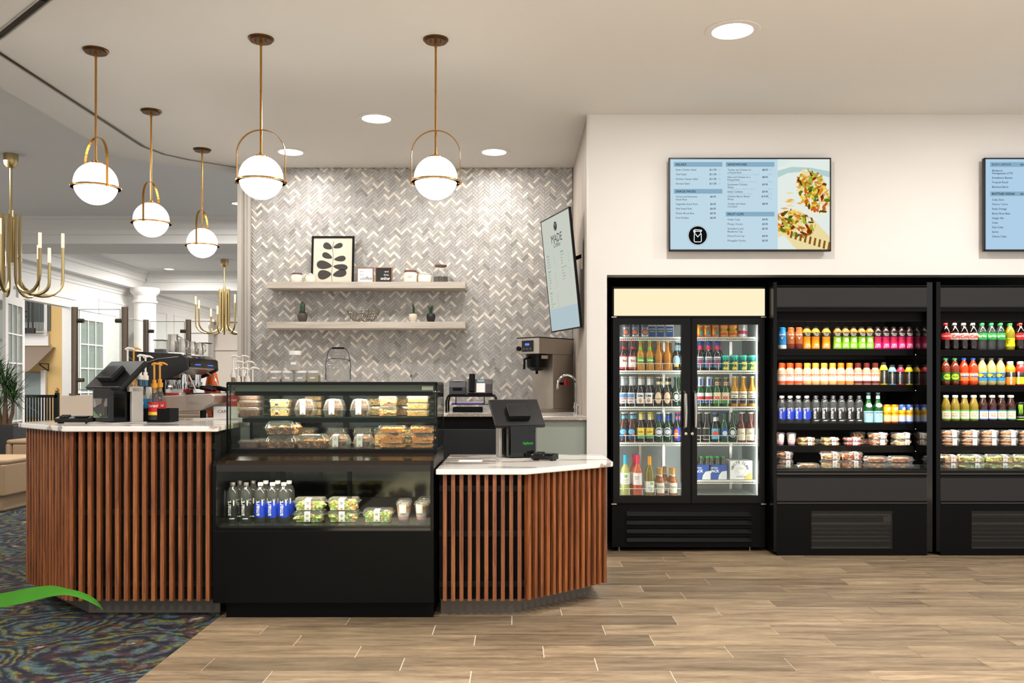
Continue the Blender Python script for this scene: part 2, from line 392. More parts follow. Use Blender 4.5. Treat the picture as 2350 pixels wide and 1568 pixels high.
# ceiling slab of the cafe with its edge towards the lobby
cpoly = [(-3.63, -2.5), (6.2, -2.5), (6.2, YB+.3), (-2.55, YB+.3), (-2.64, 9.07), (-3.63, 8.28)]
ceil = struct(MB().prism(cpoly, CEIL, CEIL+.25).build('ceiling', CEILM))
def track(pts, wd, name):
    mb = MB()
    for (a, b) in zip(pts, pts[1:]):
        a = Vector(a); b = Vector(b); d = (b-a).normalized(); n = Vector((-d.y, d.x))*wd/2
        e = d*wd*.2
        mb.prism([tuple(a-n-e), tuple(b-n+e), tuple(b+n+e), tuple(a+n-e)], CEIL-.004, CEIL+.001)
        for s in (-1, 1):
            q = n*s*1.5
            mb.prism([tuple(a+q-n*.2), tuple(b+q-n*.2), tuple(b+q+n*.2), tuple(a+q+n*.2)], CEIL-.008, CEIL, 1)
    return mb.build(name, [BLACKS, TRIMM], ceil)
track([(-3.25, -2.5), (-3.25, 7.9), (-3.17, 8.17), (-3.02, 8.36), (-2.62, 8.69)], .03, 'ceiling_track')
track([(-3.63, 5.87), (-3.09, 5.42), (-2.57, 4.93), (-1.2, 3.7), (1.2, 1.6)], .035, 'ceiling_track')
# walls
wb = struct(MB().box(-2.535, XS+.02, YB, YB+.2, 0, CEIL+.2).build('wall_back', mat('tile_grout', '#a9a49d', .8)))
# herringbone tiles: the 300 that face the eye in the middle of the wall are objects, the rest one part
def marble():
    m, nt, p = base('marble_tile', .42)
    tc = N(nt, 'ShaderNodeTexCoord'); oi = N(nt, 'ShaderNodeAttribute'); oi.attribute_name = 'tone'
    n = N(nt, 'ShaderNodeTexNoise'); n.inputs['Scale'].default_value = 14; n.inputs['Detail'].default_value = 5; n.inputs['Distortion'].default_value = 1.2
    nt.links.new(tc.outputs['Object'], n.inputs['Vector'])
    tn = ramp(nt, [(0, '#8b8680'), (.12, '#a19c96'), (.4, '#adaaa5'), (.7, '#b9b5b0'), (.8, '#d6cdc0'), (1, '#e8e1d6')])
    nt.links.new(oi.outputs['Fac'], tn.inputs[0])
    sh = N(nt, 'ShaderNodeMapRange'); sh.inputs[3].default_value = .82; sh.inputs[4].default_value = 1.12
    hs = N(nt, 'ShaderNodeHueSaturation'); nt.links.new(n.outputs['Fac'], sh.inputs[0]); nt.links.new(sh.outputs[0], hs.inputs['Value'])
    nt.links.new(tn.outputs[0], hs.inputs['Color']); nt.links.new(hs.outputs[0], p.inputs['Base Color'])
    return m
MARB = marble()
TW = .0252; TL = 3*TW; g = .0009
tiles = []
c45 = math.sqrt(.5)
nmax = 130
for i in range(-nmax, nmax):
    for j in range(-nmax, nmax):
        s = (i-j) % 6
        if s == 0: q = (i, j, i+3, j+1)
        elif s == 5: q = (i, j, i+1, j+3)
        else: continue
        cx, cy = (q[0]+q[2])/2*TW, (q[1]+q[3])/2*TW
        u, v = (cx-cy)*c45-.98, (cx+cy)*c45+2.15
        if -2.56 < u < XS+.03 and .95 < v < CEIL+.03: tiles.append((u, v, s == 0, q))
WT = []
def tonev(t):
    r = R.random()
    if r < .24 and all(abs(t[0]-a)+abs(t[1]-b) > .07 for a, b in WT[-400:]):
        WT.append(t[:2]); return R.uniform(.8, 1)
    return R.uniform(0, .1) if R.random() < .05 else R.uniform(.12, .68)
tiles.sort(key=lambda t: (round(t[1]/.1), t[0]))
TN = {t[3]: tonev(t) for t in tiles}
def tile_mesh(mb, u, v, horiz, X0=-2.533, X1=XS):
    a = PI/4 if horiz else PI*3/4
    dx, dz = math.cos(a), math.sin(a); hl, hw = TL/2-g, TW/2-g
    pts = [(u+dx*s*hl-dz*t*hw, v+dz*s*hl+dx*t*hw) for s, t in ((-1, -1), (1, -1), (1, 1), (-1, 1))]
    pts = [(min(max(x, X0), X1), min(z, CEIL)) for x, z in pts]
    y0 = YB-.006; n = len(mb.v)
    for x, z in pts: mb.v.append((x, YB, z))
    for x, z in pts: mb.v.append((x, y0, z))
    for f in ((4, 5, 6, 7), (0, 1, 5, 4), (1, 2, 6, 5), (2, 3, 7, 6), (3, 0, 4, 7)): mb.face([n+k for k in f])
def set_tone(o, vals, per):
    at = o.data.attributes.new('tone', 'FLOAT', 'FACE')
    at.data.foreach_set('value', [t for t in vals for _ in range(per)])
near = sorted(tiles, key=lambda t: (max(abs(t[0]+.95)/1.45, abs(t[1]-2.07)/.1)))[:298]
nset = set(t[3] for t in near)
rest = MB(); tv = []
for t in tiles:
    if t[3] in nset: continue
    tile_mesh(rest, *t[:3]); tv.append(TN[t[3]])
ro = rest.build('tile', MARB, wb); set_tone(ro, tv, 5); stuff(ro)
protos = {}
for t in near:
    tn = TN[t[3]]; k = (t[2], 0 if tn < .1 else (7 if tn > .92 else (8 if tn > .8 else 1+int((tn-.12)/.0934))))
    if k not in protos:
        mb = MB(); tile_mesh(mb, 0, 0, t[2], -9, 9)
        protos[k] = mb.build('tile', MARB, wb); set_tone(protos[k], [[.05, .16, .26, .35, .45, .54, .64, .97, .88][k[1]]], 5)
        o = protos[k]
    else:
        o = protos[k].copy(); COL.objects.link(o)
    o.location = (t[0], 0, t[1])
# left end post of the tiled wall
pe = MB(); pe.box(-2.635, -2.6, YB-.12, YB+.25, 0, CEIL+.2, 0); pe.box(-2.6, -2.535, YB-.05, YB+.25, 0, CEIL+.2, 0); pe.box(-2.641, -2.635, YB-.10, YB+.2, 0, CEIL, 1)
pe.box(-2.585, -2.575, YB-.06, YB, 0, CEIL, 0); pe.box(-2.557, -2.55, YB-.058, YB, 0, CEIL, 0)
struct(pe.build('trim_1', [TRIMM, BLACKS], bevel=.002))
# alcove side wall and cooler wall with its recess
struct(MB().box(XS, XS+.008, YW+.02, YB, 0, CEIL).build('wall_side', VINYL))
RX, RZ = .72, 2.166
struct(MB().box(XS+.008, RX, YW, YB+.2, 0, CEIL+.2).build('wall_pier', WHITE))
struct(MB().box(RX, 6.2, YW, YW+.18, RZ, CEIL+.2).build('wall_right', WHITE))
struct(MB().box(XS-.004, XS+.012, YW-.002, YW+.02, 0, CEIL).build('trim_2', mat('corner_metal', '#d9d6d0', .3, .6)))
rc = MB(); rc.box(RX, 6.2, YW+.95, YW+1.0, 0, 2.6); rc.box(RX, 6.2, YW+.18, YW+.95, 2.55, 2.6); rc.box(RX, RX+.004, YW+.02, YW+.95, 0, 2.55)
struct(rc.build('wall_recess', mat('recess_black', '#0b0a08', .7, spec=.2)))
for a, b, nm in (((2.45, YW+.5), (2.62, YW+.6), 'left'), ((2.95, YW+.5), (3.1, YW+.55), 'right')):
    wc = MB(); wc.tube([(a[0], a[1], 2.3), (a[0]+.01, a[1], 2.16), (a[0]+.06, a[1]-.1, 2.11), (b[0], b[1]-.1, 2.115)], .006, 6)
    tag(wc.build('power_cord', BLACKM), 'thin black power cord drooping above the first open cooler, %s one' % nm, 'cord')
# ---------------------------------------------------------------- lobby behind the cafe
LX, LZ = -7.7, 3.62
lc = MB(); lc.box(-11.5, 6.2, YB+.31, 30, LZ, LZ+.2); lc.box(-11.5, -3.63, -2.5, YB+.31, LZ, LZ+.2)
lc.prism([(-3.63, 8.28), (-2.64, 9.07), (-2.64, 9.2), (-3.63, 9.2)], LZ, LZ+.2)
struct(lc.build('ceiling_lobby', LCEIL))
bm = MB()
def crown_x(mb, x0, x1, y, z, s=-1, k=1.0):        # moulding along x, face towards -y
    p = [(0, 0), (0, -.17), (-.02, -.17), (-.03, -.12), (-.06, -.09), (-.09, -.03), (-.12, -.03), (-.13, 0)]
    mb.profx([(y+a*k, z+b*k) for a, b in p], x0, x1)
def crown_y(mb, y0, y1, x, z, k=1.0):              # along y, face towards +x
    p = [(0, 0), (0, -.17), (.02, -.17), (.03, -.12), (.06, -.09), (.09, -.03), (.12, -.03), (.13, 0)]
    M = Matrix(((0, 1, 0, 0), (1, 0, 0, 0), (0, 0, 1, 0), (0, 0, 0, 1)))
    mb.profx([(x+a*k, z+b*k) for a, b in p], y0, y1, 0, M)
b1 = MB().box(LX-.1, -1.5, 12.4, 13.35, 3.27, LZ); crown_x(b1, LX, -1.5, 12.4, LZ, k=1.35)
struct(b1.build('beam', LOBBYM))
b2 = MB().box(-7.55, -1.5, 18.2, 18.9, 3.25, LZ); crown_x(b2, -7.4, -1.5, 18.2, LZ, k=1.2)
struct(b2.build('beam', LOBBYM))
b3 = MB().box(LX-.1, -7.45, 13.35, 18.2, 3.25, LZ); crown_y(b3, 13.35, 18.2, -7.45, LZ, k=1.2)
struct(b3.build('beam', LOBBYM))
b4 = MB().box(LX-.1, -7.45, 18.9, 24.0, 3.25, LZ); crown_y(b4, 18.9, 24.0, -7.45, LZ)
struct(b4.build('beam', LOBBYM))
# left lobby wall with the doorway to the atrium
DY0, DY1, DZ = 14.1, 15.6, 2.68
lw = MB(); lw.box(LX-.12, LX, 4, DY0, 0, LZ); lw.box(LX-.12, LX, DY1, 26, 0, LZ); lw.box(LX-.12, LX, DY0, DY1, DZ, LZ)
crown_y(lw, 4, 26, LX, 3.25, .8)
struct(lw.build('wall_left', LOBBYM))
dt = MB(); dt.box(LX, LX+.03, DY1, DY1+.14, 0, DZ+.14); dt.box(LX, LX+.03, DY0-.14, DY0, 0, DZ+.14); dt.box(LX, LX+.03, DY0, DY1, DZ, DZ+.14); dt.box(LX, LX+.05, DY0-.2, DY1+.2, DZ+.14, DZ+.18)
struct(dt.build('trim_3', WHITE))
# panel moulding on the walls
pn = MB()
def panel_y(mb, y0, y1, z0, z1, x, t=.035, d=.012):
    for a, b, c, e in ((y0, y1, z0, z0+t), (y0, y1, z1-t, z1), (y0, y0+t, z0+t, z1-t), (y1-t, y1, z0+t, z1-t)): mb.box(x, x+d, a, b, c, e)
def panel_x(mb, x0, x1, z0, z1, y, t=.035, d=.012):
    for a, b, c, e in ((x0, x1, z0, z0+t), (x0, x1, z1-t, z1), (x0, x0+t, z0+t, z1-t), (x1-t, x1, z0+t, z1-t)): mb.box(a, b, y-d, y, c, e)
panel_y(pn, 16.7, 18.0, .9, 2.95, LX); panel_y(pn, 18.5, 20, .9, 2.95, LX); panel_y(pn, 20.4, 22.5, .9, 2.95, LX)
struct(pn.build('trim_4', WHITE))
wf = MB().box(LX, 0, 24.0, 24.2, 0, LZ); crown_x(wf, LX, 0, 24.0, LZ, k=1.1)
struct(wf.build('wall_far', LOBBYM))
pf = MB()
for a, b, c, e in ((-7.5, -6.6, 1.0, 2.5), (-9.4, -8.2, 1.0, 2.6)): panel_x(pf, a, b, c, e, 24.0)
pf.box(-7.7, 0, 23.97, 24.0, 2.22, 2.26)
struct(pf.build('trim_5', WHITE))
# beige bulkhead wall at the right side of the view
bw = MB().box(-6.6, -3.0, 19.6, 19.75, 0, 2.75); bw.box(-6.6, -3.0, 19.56, 19.6, 2.10, 2.13); bw.box(-6.65, -3, 19.5, 19.6, 2.72, 2.8)
struct(bw.build('wall_centre', mat('beige_paint', '#cdc3b8', .7)))
def column(x, y, r, z1, name='column'):
    t = MB(); t.lathe([(r*1.25, 0), (r*1.25, .12), (r*1.05, .2), (r, .25), (r*.94, z1-.3), (r*1.08, z1-.29), (r*1.08, z1-.25), (r*.96, z1-.24), (r*.96, z1-.16), (r*1.25, z1-.09), (r*1.28, z1-.06), (r*1.28, z1)], 28, (x, y, 0))
    return struct(t.build('column', WHITE))
column(X(333, 17.8), 17.8, .215, 3.25)
c2 = MB(); cx = X(468, 19.3); c2.box(cx-.22, cx+.16, 19.1, 19.45, 0, 2.75)
c2.box(cx-.26, cx+.2, 19.06, 19.49, 2.45, 2.5); c2.box(cx-.24, cx+.18, 19.08, 19.47, 2.5, 2.54); c2.box(cx-.26, cx+.2, 19.06, 19.49, 2.7, 2.75)
struct(c2.build('pillar', WHITE))
# ---------------------------------------------------------------- atrium seen through the doorway
YE = 17.6
ax = lambda px: X(px, YE); az = lambda py: Z(py, YE)
at = MB(); at.box(ax(-60), ax(215), YE, YE+.2, 0, 6.5)
atw = struct(at.build('wall_atrium', mat('atrium_yellow', '#cfae74', .8)))
ab = MB(); ab.box(ax(-60), ax(114), YE-.06, YE, az(789), az(766)); ab.box(ax(-60), ax(116), YE-.09, YE, az(794), az(789)); ab.box(ax(-60), ax(113), YE-.1, YE, az(771), az(767))
ab.box(ax(104), ax(111), YE-.05, YE, az(766), 5.5); ab.box(ax(-60), ax(104), YE-.04, YE, az(765), az(740))
ab.build('window_surround', WHITE, atw)
an = MB(); an.box(ax(-60), ax(100), YE-.03, YE, az(740), 5.0)
an.build('window_pane', mat('dim_window', '#5b6263', .1), atw)
curt = MB()
for i in range(22):
    x0 = ax(40)+i*.03; curt.box(x0, x0+.02, YE-.045, YE-.02, az(760), az(690))
curt.build('curtain', mat('pale_curtain', '#686d6d', .9), atw)
rl = thing('balcony_railing', 'black iron balcony railing across the upper atrium window', 'railing', (ax(55), YE-.35, az(765)))
m = MB(); zb, zt = 0, az(690)-az(765)
m.box(ax(-10)-ax(55), ax(102)-ax(55), -.03, .03, -.02, .08); m.build('rail', BLACKS, rl)
MB().box(ax(-10)-ax(55), ax(96)-ax(55), -.02, .02, zt, zt+.05).build('rail', BLACKS, rl)
def baluster(parent, x, z0, z1, scroll=False):
    q = MB().box(x-.011, x+.011, -.011, .011, z0, z1)
    if scroll:
        zc = (z0+z1)/2
        for s in (-1, 1):
            for t in (-1, 1):
                q.tube([(x+s*(.012+.05*math.sin(a)*(1-a/9)), 0, zc+t*(.02+.09*a/6+.03*math.cos(a)*(1-a/8))) for a in [k*.7 for k in range(9)]], .008, 5)
    return q.build('baluster', BLACKS, parent)
for k in range(7): baluster(rl, ax(38+9.8*k)-ax(55), .05, zt, k == 4)
aw = thing('awning', 'taupe fabric awning over the lower atrium window', 'awning', (ax(50), YE-.25, az(800)))
m = MB(); pts = [(ax(5), az(796)), (ax(127), az(797)), (ax(106), az(838)), (ax(97), az(852)), (ax(85), az(858)), (ax(60), az(858)), (ax(30), az(850)), (ax(5), az(830))]
m.v = [(a-ax(50), .2-.5*(az(796)-b)/.55, b-az(800)) for a, b in pts]+[(a-ax(50), .23-.5*(az(796)-b)/.55, b-az(800)) for a, b in pts]
n = len(pts); m.face(range(n)); m.face(range(2*n-1, n-1, -1))
for i in range(n): m.face((i, (i+1) % n, (i+1) % n+n, i+n))
m.build('fabric', mat('taupe_fabric', '#8b7a6c', .95, bump=.3), aw)
m = MB(); d = ax(50)
m.box(ax(106)-d, ax(128)-d, -.02, .0, az(837)-az(800), az(835)-az(800)); m.box(ax(126)-d, ax(128)-d, -.02, 0, az(853)-az(800), az(836)-az(800))
m.tube([(ax(107)-d, -.01, az(838)-az(800)), (ax(127)-d, -.01, az(852)-az(800))], .012, 6)
m.build('bracket', BLACKS, aw)
lwn = MB(); lwn.box(ax(30), ax(98), YE-.04, YE, az(960), az(855)); w2 = lwn.build('window_pane', mat('dim_window2', '#7f8a88', .15), atw)
lwt = MB(); lwt.box(ax(97), ax(108), YE-.06, YE, az(970), az(850)); lwt.build('window_surround', WHITE, atw)
struct(MB().box(ax(-60)-.5, LX-.25, 12.5, YE, -.05, 0.001).build('floor_atrium', mat('atrium_floor', '#8a8378', .6)))
r2 = thing('iron_railing', 'black iron railing with scrolled panels and brass finial in the doorway', 'railing', (X(92, 16), 16.0, 0))
zz0, zz1 = Z(960, 16), Z(909, 16)
m = MB(); m.box(X(30, 16)-X(92, 16), X(133, 16)-X(92, 16), -.03, .03, zz1-.03, zz1+.02); m.build('rail', BLACKS, r2); m = MB(); m.box(X(30, 16)-X(92, 16), X(133, 16)-X(92, 16), -.02, .02, .1, .14); m.build('rail', BLACKS, r2)
m = MB(); m.box(X(131, 16)-X(92, 16)-.03, X(131, 16)-X(92, 16)+.03, -.03, .03, 0, zz1+.06); m.build('post', BLACKS, r2)
m = MB(); m.blob((X(131, 16)-X(92, 16), 0, zz1+.1), .04, 10, jit=0); m.build('finial', BRASS, r2)
for k in range(12): baluster(r2, X(52+6.6*k, 16)-X(92, 16), .14, zz1-.03, k in (1, 3, 10))
# ---------------------------------------------------------------- glazed french door leaves
def french_leaf(name, label, loc, rz, w, h, cols=3, rws=5):
    t = thing(name, label, 'door', loc, rz)
    m = MB(); st, b = .13, .35
    m.box(0, st, -.022, .022, 0, h); m.box(w-st, w, -.022, .022, 0, h); m.box(st, w-st, -.022, .022, 0, b); m.box(st, w-st, -.022, .022, h-st, h)
    m.build('frame', WHITE, t, bevel=.004)
    gw = (w-2*st)/cols; gh = (h-st-b)/rws
    for i in range(1, cols): MB().box(st+gw*i-.012, st+gw*i+.012, -.018, .018, b, h-st).build('muntin', WHITE, t)
    for j in range(1, rws): MB().box(st, w-st, -.017, .017, b+gh*j-.012, b+gh*j+.012).build('muntin', WHITE, t)
    for i in range(cols):
        for j in range(rws):
            MB().box(st+gw*i+.012, st+gw*(i+1)-.012, -.003, .003, b+gh*j+.012, b+gh*(j+1)-.012).build('pane', clear('door_glass', '#e8efec', 1.45, .02, .25, '#b9c2bf'), t)
    return t
french_leaf('french_door', 'white glazed french door leaf standing open left of the doorway', (-7.42, 13.12, 0), math.atan2(.98, -.25), 1.0, 2.66)
french_leaf('french_door', 'white glazed french door leaf seen through the glass guard', (-7.655, 15.76, 0), math.radians(88), 1.05, 2.62, 3, 5)
# ================================================================ slatted bar counters
SLD = .034
def slatted(t, p0, p1, n, z0, z1, sw=.0215, skip0=0):
    """n slats from p0 to p1 (their outer faces), outward normal to the right of travel"""
    a, b = Vector(p0), Vector(p1); d = (b-a).normalized(); ang = math.atan2(d.y, d.x)
    proto = None
    for k in range(n):
        p = a+(b-a)*((k+.5)/n)
        if proto is None:
            proto = MB().box(-sw/2, sw/2, 0, SLD, z0, z1).build('slat', WOOD, t); o = proto
        else: o = proto.copy(); COL.objects.link(o)
        o.location = (p.x-t.location.x, p.y-t.location.y, 0); o.rotation_euler = (0, 0, ang)
def offset_poly(pts, d):            # open line offset to its left
    out = []
    for i, p in enumerate(pts):
        p = Vector(p)
        ds = []
        if i > 0: ds.append((p-Vector(pts[i-1])).normalized())
        if i < len(pts)-1: ds.append((Vector(pts[i+1])-p).normalized())
        ns = [Vector((-q.y, q.x)) for q in ds]
        n = sum(ns, Vector((0, 0))).normalized(); n = n/max(.3, n.dot(ns[0]))
        out.append(tuple(p+n*d))
    return out
def counter(label, line, back, z1, segs, cat='counter'):
    t = thing('bar_counter', label, cat, (line[0][0], line[0][1], 0))
    ox, oy = line[0]
    L = lambda pts: [(x-ox, y-oy) for x, y in pts]
    MB().prism(L(offset_poly(line, SLD+.012)+back), .1, z1).build('backing_panel', BLACKM, t)
    MB().prism(L(offset_poly(line, .14)+back), 0, .1).build('plinth', mat('metal_kick', '#6d655c', .4, .4), t)
    for z in (.17, .1+(z1-.1)*.5, z1-.1):
        o1 = offset_poly(line, SLD); o2 = offset_poly(line, SLD+.012)
        MB().prism(L(o1+o2[::-1]), z, z+.035).build('batten', mat('batten_black', '#0e0d0b', .6, spec=.2), t)
    for (p0, p1, n) in segs: slatted(t, p0, p1, n, .1, z1)
    return t
LC = [(-3.0, 5.535), (-2.495, 5.03), (-1.685, 5.03)]
counter('tall bar counter clad in upright walnut slats standing on the patterned carpet', LC, [(-1.70, 5.6), (-2.9, 5.88)], 1.044,
        [(LC[0], LC[1], 14), (LC[1], LC[2], 16)])
def round_corner(poly, idx, r, n=4):
    out = []
    for i, p in enumerate(poly):
        if i not in idx: out.append(p); continue
        p = Vector(p); a = Vector(poly[i-1]); b = Vector(poly[(i+1) % len(poly)])
        u = (a-p).normalized(); v = (b-p).normalized()
        q0, q2 = p+u*r, p+v*r
        for k in range(n+1):
            s = k/n; out.append(tuple(q0*(1-s)**2+p*2*s*(1-s)+q2*s*s))
    return out
tag(MB().prism(round_corner([(-3.04, 5.53), (-2.505, 4.995), (-1.64, 4.995), (-1.67, 5.215), (-1.70, 5.9), (-3.04, 5.9)], (1, 2), .03), 1.045, 1.076).build('countertop', QUARTZ, bevel=.006),
    'white veined quartz countertop on the tall slatted bar counter', 'countertop')
# granite clad ledges that carry the glass guard
lg = thing('bar_ledge', 'raised quartz ledge behind the tall counter carrying the glass guard', 'ledge', (-2.97, 5.9, 0))
MB().box(0, .53, 0, .1, 0, 1.24).build('upright', mat('tan_quartz', '#cbbba8', .2, nz=.04, nscale=300), lg, bevel=.004)
MB().box(0, .1, .1, 1.2, 0, 1.24).build('upright', mat('tan_quartz', '#cbbba8', .2, nz=.04, nscale=300), lg, bevel=.004)
MB().box(.1, .53, 1.1, 1.2, 0, 1.24).build('upright', mat('tan_quartz', '#cbbba8', .2, nz=.04, nscale=300), lg, bevel=.004)
rw = [(-2.94, 5.93), (-2.28, 5.8), (-1.99, 6.18), (-1.74, 6.18), (-1.74, 7.0), (-2.86, 7.0)]
rw = [(-2.43, 5.91), (-2.3, 5.91), (-1.97, 6.15), (-1.74, 6.15), (-1.74, 6.99), (-2.86, 6.99), (-2.86, 6.02), (-2.43, 6.02)]
wk = thing('work_counter', 'low cabinet behind the tall bar holding the espresso machine', 'counter', (-2.3, 6.5, 0))
MB().prism([(x+2.3, y-6.5) for x, y in [(-2.84, 6.05), (-2.05, 6.2), (-1.78, 6.2), (-1.78, 6.98), (-2.84, 6.98)]], 0, 1.05).build('cabinet_body', mat('sage_panel', '#8f968c', .5), wk)
tag(MB().prism(rw, 1.052, 1.085).build('countertop', QUARTZ, bevel=.005), 'quartz worktop under the espresso machine', 'countertop')
# glass guard
gg = thing('glass_guard', 'glass sneeze guard on bronze posts above the tall bar', 'guard', (-2.89, 5.93, 1.24))
P_ = [(0, 0), (.33, 0), (.02, 1.1), (.35, 1.1)]
for x, y in P_:
    m = MB(); m.cyl((x, y), .0215, 0, .58, 14); m.cyl((x, y), .035, 0, .012, 14); m.build('post', BRONZE, gg)
def clampb(x, y, z, dx, dy):
    m = MB(); m.tube([(x, y, z), (x+dx*.06, y+dy*.06, z)], .014, 8); m.build('clamp', BRONZE, gg)
for x, y, s in ((0, 0, 1), (.33, 0, -1), (.02, 1.1, 1), (.35, 1.1, -1)):
    clampb(x, y, .49, s, 0); clampb(x, y, .1, s, 0)

def sheet(p, q, z0, z1):
    MB().quad((p[0], p[1], z0), (q[0], q[1], z0), (q[0], q[1], z1), (p[0], p[1], z1)).build('pane', GLASS, gg)
    m = MB(); e = .002
    for z in (z0, z1): m.tube([(p[0], p[1], z), (q[0], q[1], z)], e, 4)
    for r_ in (p, q): m.tube([(r_[0], r_[1], z0), (r_[0], r_[1], z1)], e, 4)
    stuff(m.build('pane_edge', mat('glass_edge', '#3c4a44', .2), gg))
sheet((.03, 0), (.30, 0), .035, .565); sheet((.05, 1.1), (.32, 1.1), .035, .565); sheet((0, .035), (.02, 1.07), .035, .565)

RC = [(-.42, 5.03), (.058, 5.03), (.575, 5.51)]
counter('low slatted transaction counter with an angled side on the plank floor', RC, [(.52, 6.05), (-.42, 6.05)], .806,
        [((RC[0][0]+.01, 5.03), (RC[1][0]-.005, 5.03), 10), ((RC[1][0]+.012, RC[1][1]+.011), RC[2], 14)])
tag(MB().prism(round_corner([(-.435, 4.995), (.07, 4.995), (.605, 5.50), (.6, 6.11), (-.435, 6.11)], (1, 2), .02), .807, .838).build('countertop', QUARTZ, bevel=.006),
    'white veined quartz top of the low counter right of the display case', 'countertop')

# ================================================================ refrigerated display case
DX0, DX1, DF, DU, DB = -1.665, -.445, 4.98, 5.22, 5.69
dc = thing('display_case', 'black refrigerated display case with glass front between the two slatted counters', 'display case', ((DX0+DX1)/2, DF, 0))
W2 = (DX1-DX0)/2
MB().box(-W2, W2, 0, .71, .1, .5).build('base_panel', BLACK, dc, bevel=.003)
MB().box(-W2+.05, W2-.01, .08, .66, 0, .098).build('plinth', BLACK, dc)
for s in (-1, 1):
    x0, x1 = sorted((s*W2, s*(W2-.018)))
    MB().profx([(0, .5), (0, .855), (.02, .885), (.23, .915), (.71, .915), (.71, .5)], x0, x1).build('side_panel', BLACKS, dc)
MB().box(-W2+.018, W2-.018, .03, .70, .5, .524).build('deck', mat('deck_dark', '#26231f', .25), dc)
MB().box(-W2+.018, W2-.018, .0, .03, .5, .515).build('sill', BLACKG, dc)
MB().profx([(.004, .826), (.004, .862), (.03, .885), (.235, .912), (.71, .912), (.71, .87), (.1, .86), (.02, .826)], -W2+.018, W2-.018).build('hood', mat('hood_gloss', '#1c140c', .12), dc)
MB().box(-W2+.02, W2-.02, .004, .01, .515, .826).build('front_pane', GLASSG, dc)
MB().box(-W2+.02, W2-.02, .69, .70, .524, .87).build('back_panel', mat('smoked_mirror', '#55524a', .08, 1), dc)
m = MB()
for x in (-.4, .02): m.box(x-.012, x+.012, .67, .69, .524, .87)
m.box(-W2+.02, W2-.02, .67, .69, .524, .6); m.build('back_frame', BLACKM, dc)
MB().box(-W2+.02, W2-.02, .045, .05, .524, .565).build('front_lip', GLASS, dc)
# upper glass box
m = MB(); y0 = DU-DF
t_ = .007
z0, z1 = .912, 1.318
m.box(-W2, W2, y0-.004, y0+.012, z0, z0+.022); m.box(-W2, W2, y0-.002, y0+.01, z1-.012, z1)
for s in (-1, 1):
    a, b = sorted((s*W2, s*(W2-t_))); m.box(a, b, y0-.002, y0+.01, z0, z1)
    a, b = sorted((s*(W2-.016), s*(W2-.021))); m.box(a, b, y0+.01, y0+.016, z0, z1)
    a, b = sorted((s*W2, s*(W2-.02))); m.box(a, b, .70, .71, z0, z1); m.box(a, b, y0, .71, z1-.01, z1); m.box(a, b, y0, .71, z0, z0+.02)
m.box(-W2, W2, .69, .71, z1-.04, z1); m.box(-W2, W2, .69, .71, z0, z0+.03)
m.box(-.02, .02, .685, .70, z0, z1); m.box(-.42, -.40, .695, .71, z0, z1)
stuff(m.build('frame', BLACKS, dc)); 
MB().box(-W2+t_, W2-t_, y0, y0+.006, z0+.022, z1-.012).build('front_pane', GLASSG, dc)
for s in (-1, 1):
    a, b = sorted((s*(W2-.002), s*(W2-.008))); MB().box(a, b, y0+.012, .70, z0+.02, z1-.01).build('side_pane', GLASSG, dc)
for a, b in ((-W2+.02, -.02), (.02, W2-.02)):
    MB().box(a, b, .69, .695, z0+.03, z1-.04).build('sliding_door', clear('smoked_glass', '#8f978c', 1.9, .04), dc)
MB().box(-W2+.003, W2-.003, y0, .70, z1, z1+.006).build('top_panel', BLACKG, dc)
MB().box(-W2+.03, W2-.03, .30, .42, z1-.05, z1-.004).build('lamp_housing', mat('housing_green', '#5d655b', .35), dc)
MB().box(W2-.095, W2-.03, .296, .30, z1-.042, z1-.02).build('data_plate', WHITEP, dc)
MB().box(-W2+.05, W2-.05, .36, .39, z1-.056, z1-.051).build('lamp_tube', LED, dc)
MB().box(-W2+.03, W2-.03, .30, .306, z1-.075, z1-.05).build('lamp_shade', BLACKM, dc)
MB().box(-W2+.05, W2-.05, .04, .055, .832, .837).build('lamp_tube', LED, dc)
SH1 = 1.118
MB().box(-W2+.07, W2-.02, y0+.06, .66, SH1-.006, SH1).build('glass_shelf', clear('shelf_glass', '#b9d6c4', 1.5, .03, .06, '#4f8068'), dc)
for x in (-W2+.08, W2-.03): MB().box(x-.006, x+.006, y0+.06, .68, SH1-.03, SH1-.007).build('shelf_bracket', BLACKS, dc)
MB().box(-W2+.08, W2-.03, y0+.068, y0+.085, SH1-.032, SH1-.007).build('shelf_rail', BLACKS, dc)
area('case_light', ((DX0+DX1)/2, DF+.345, z1-.06), (0, 0, 0), 1.1, .03, 5, (1, .84, .62))
area('case_light', ((DX0+DX1)/2, DF+.34, SH1-.012), (0, 0, 0), 1.0, .02, 4, (1, .84, .62))  # fill added under the shelf to lighten the middle deck, no fitting
area('case_light', ((DX0+DX1)/2, DF+.06, .818), (math.radians(25), 0, 0), 1.1, .02, 4.5, (1, .85, .65))

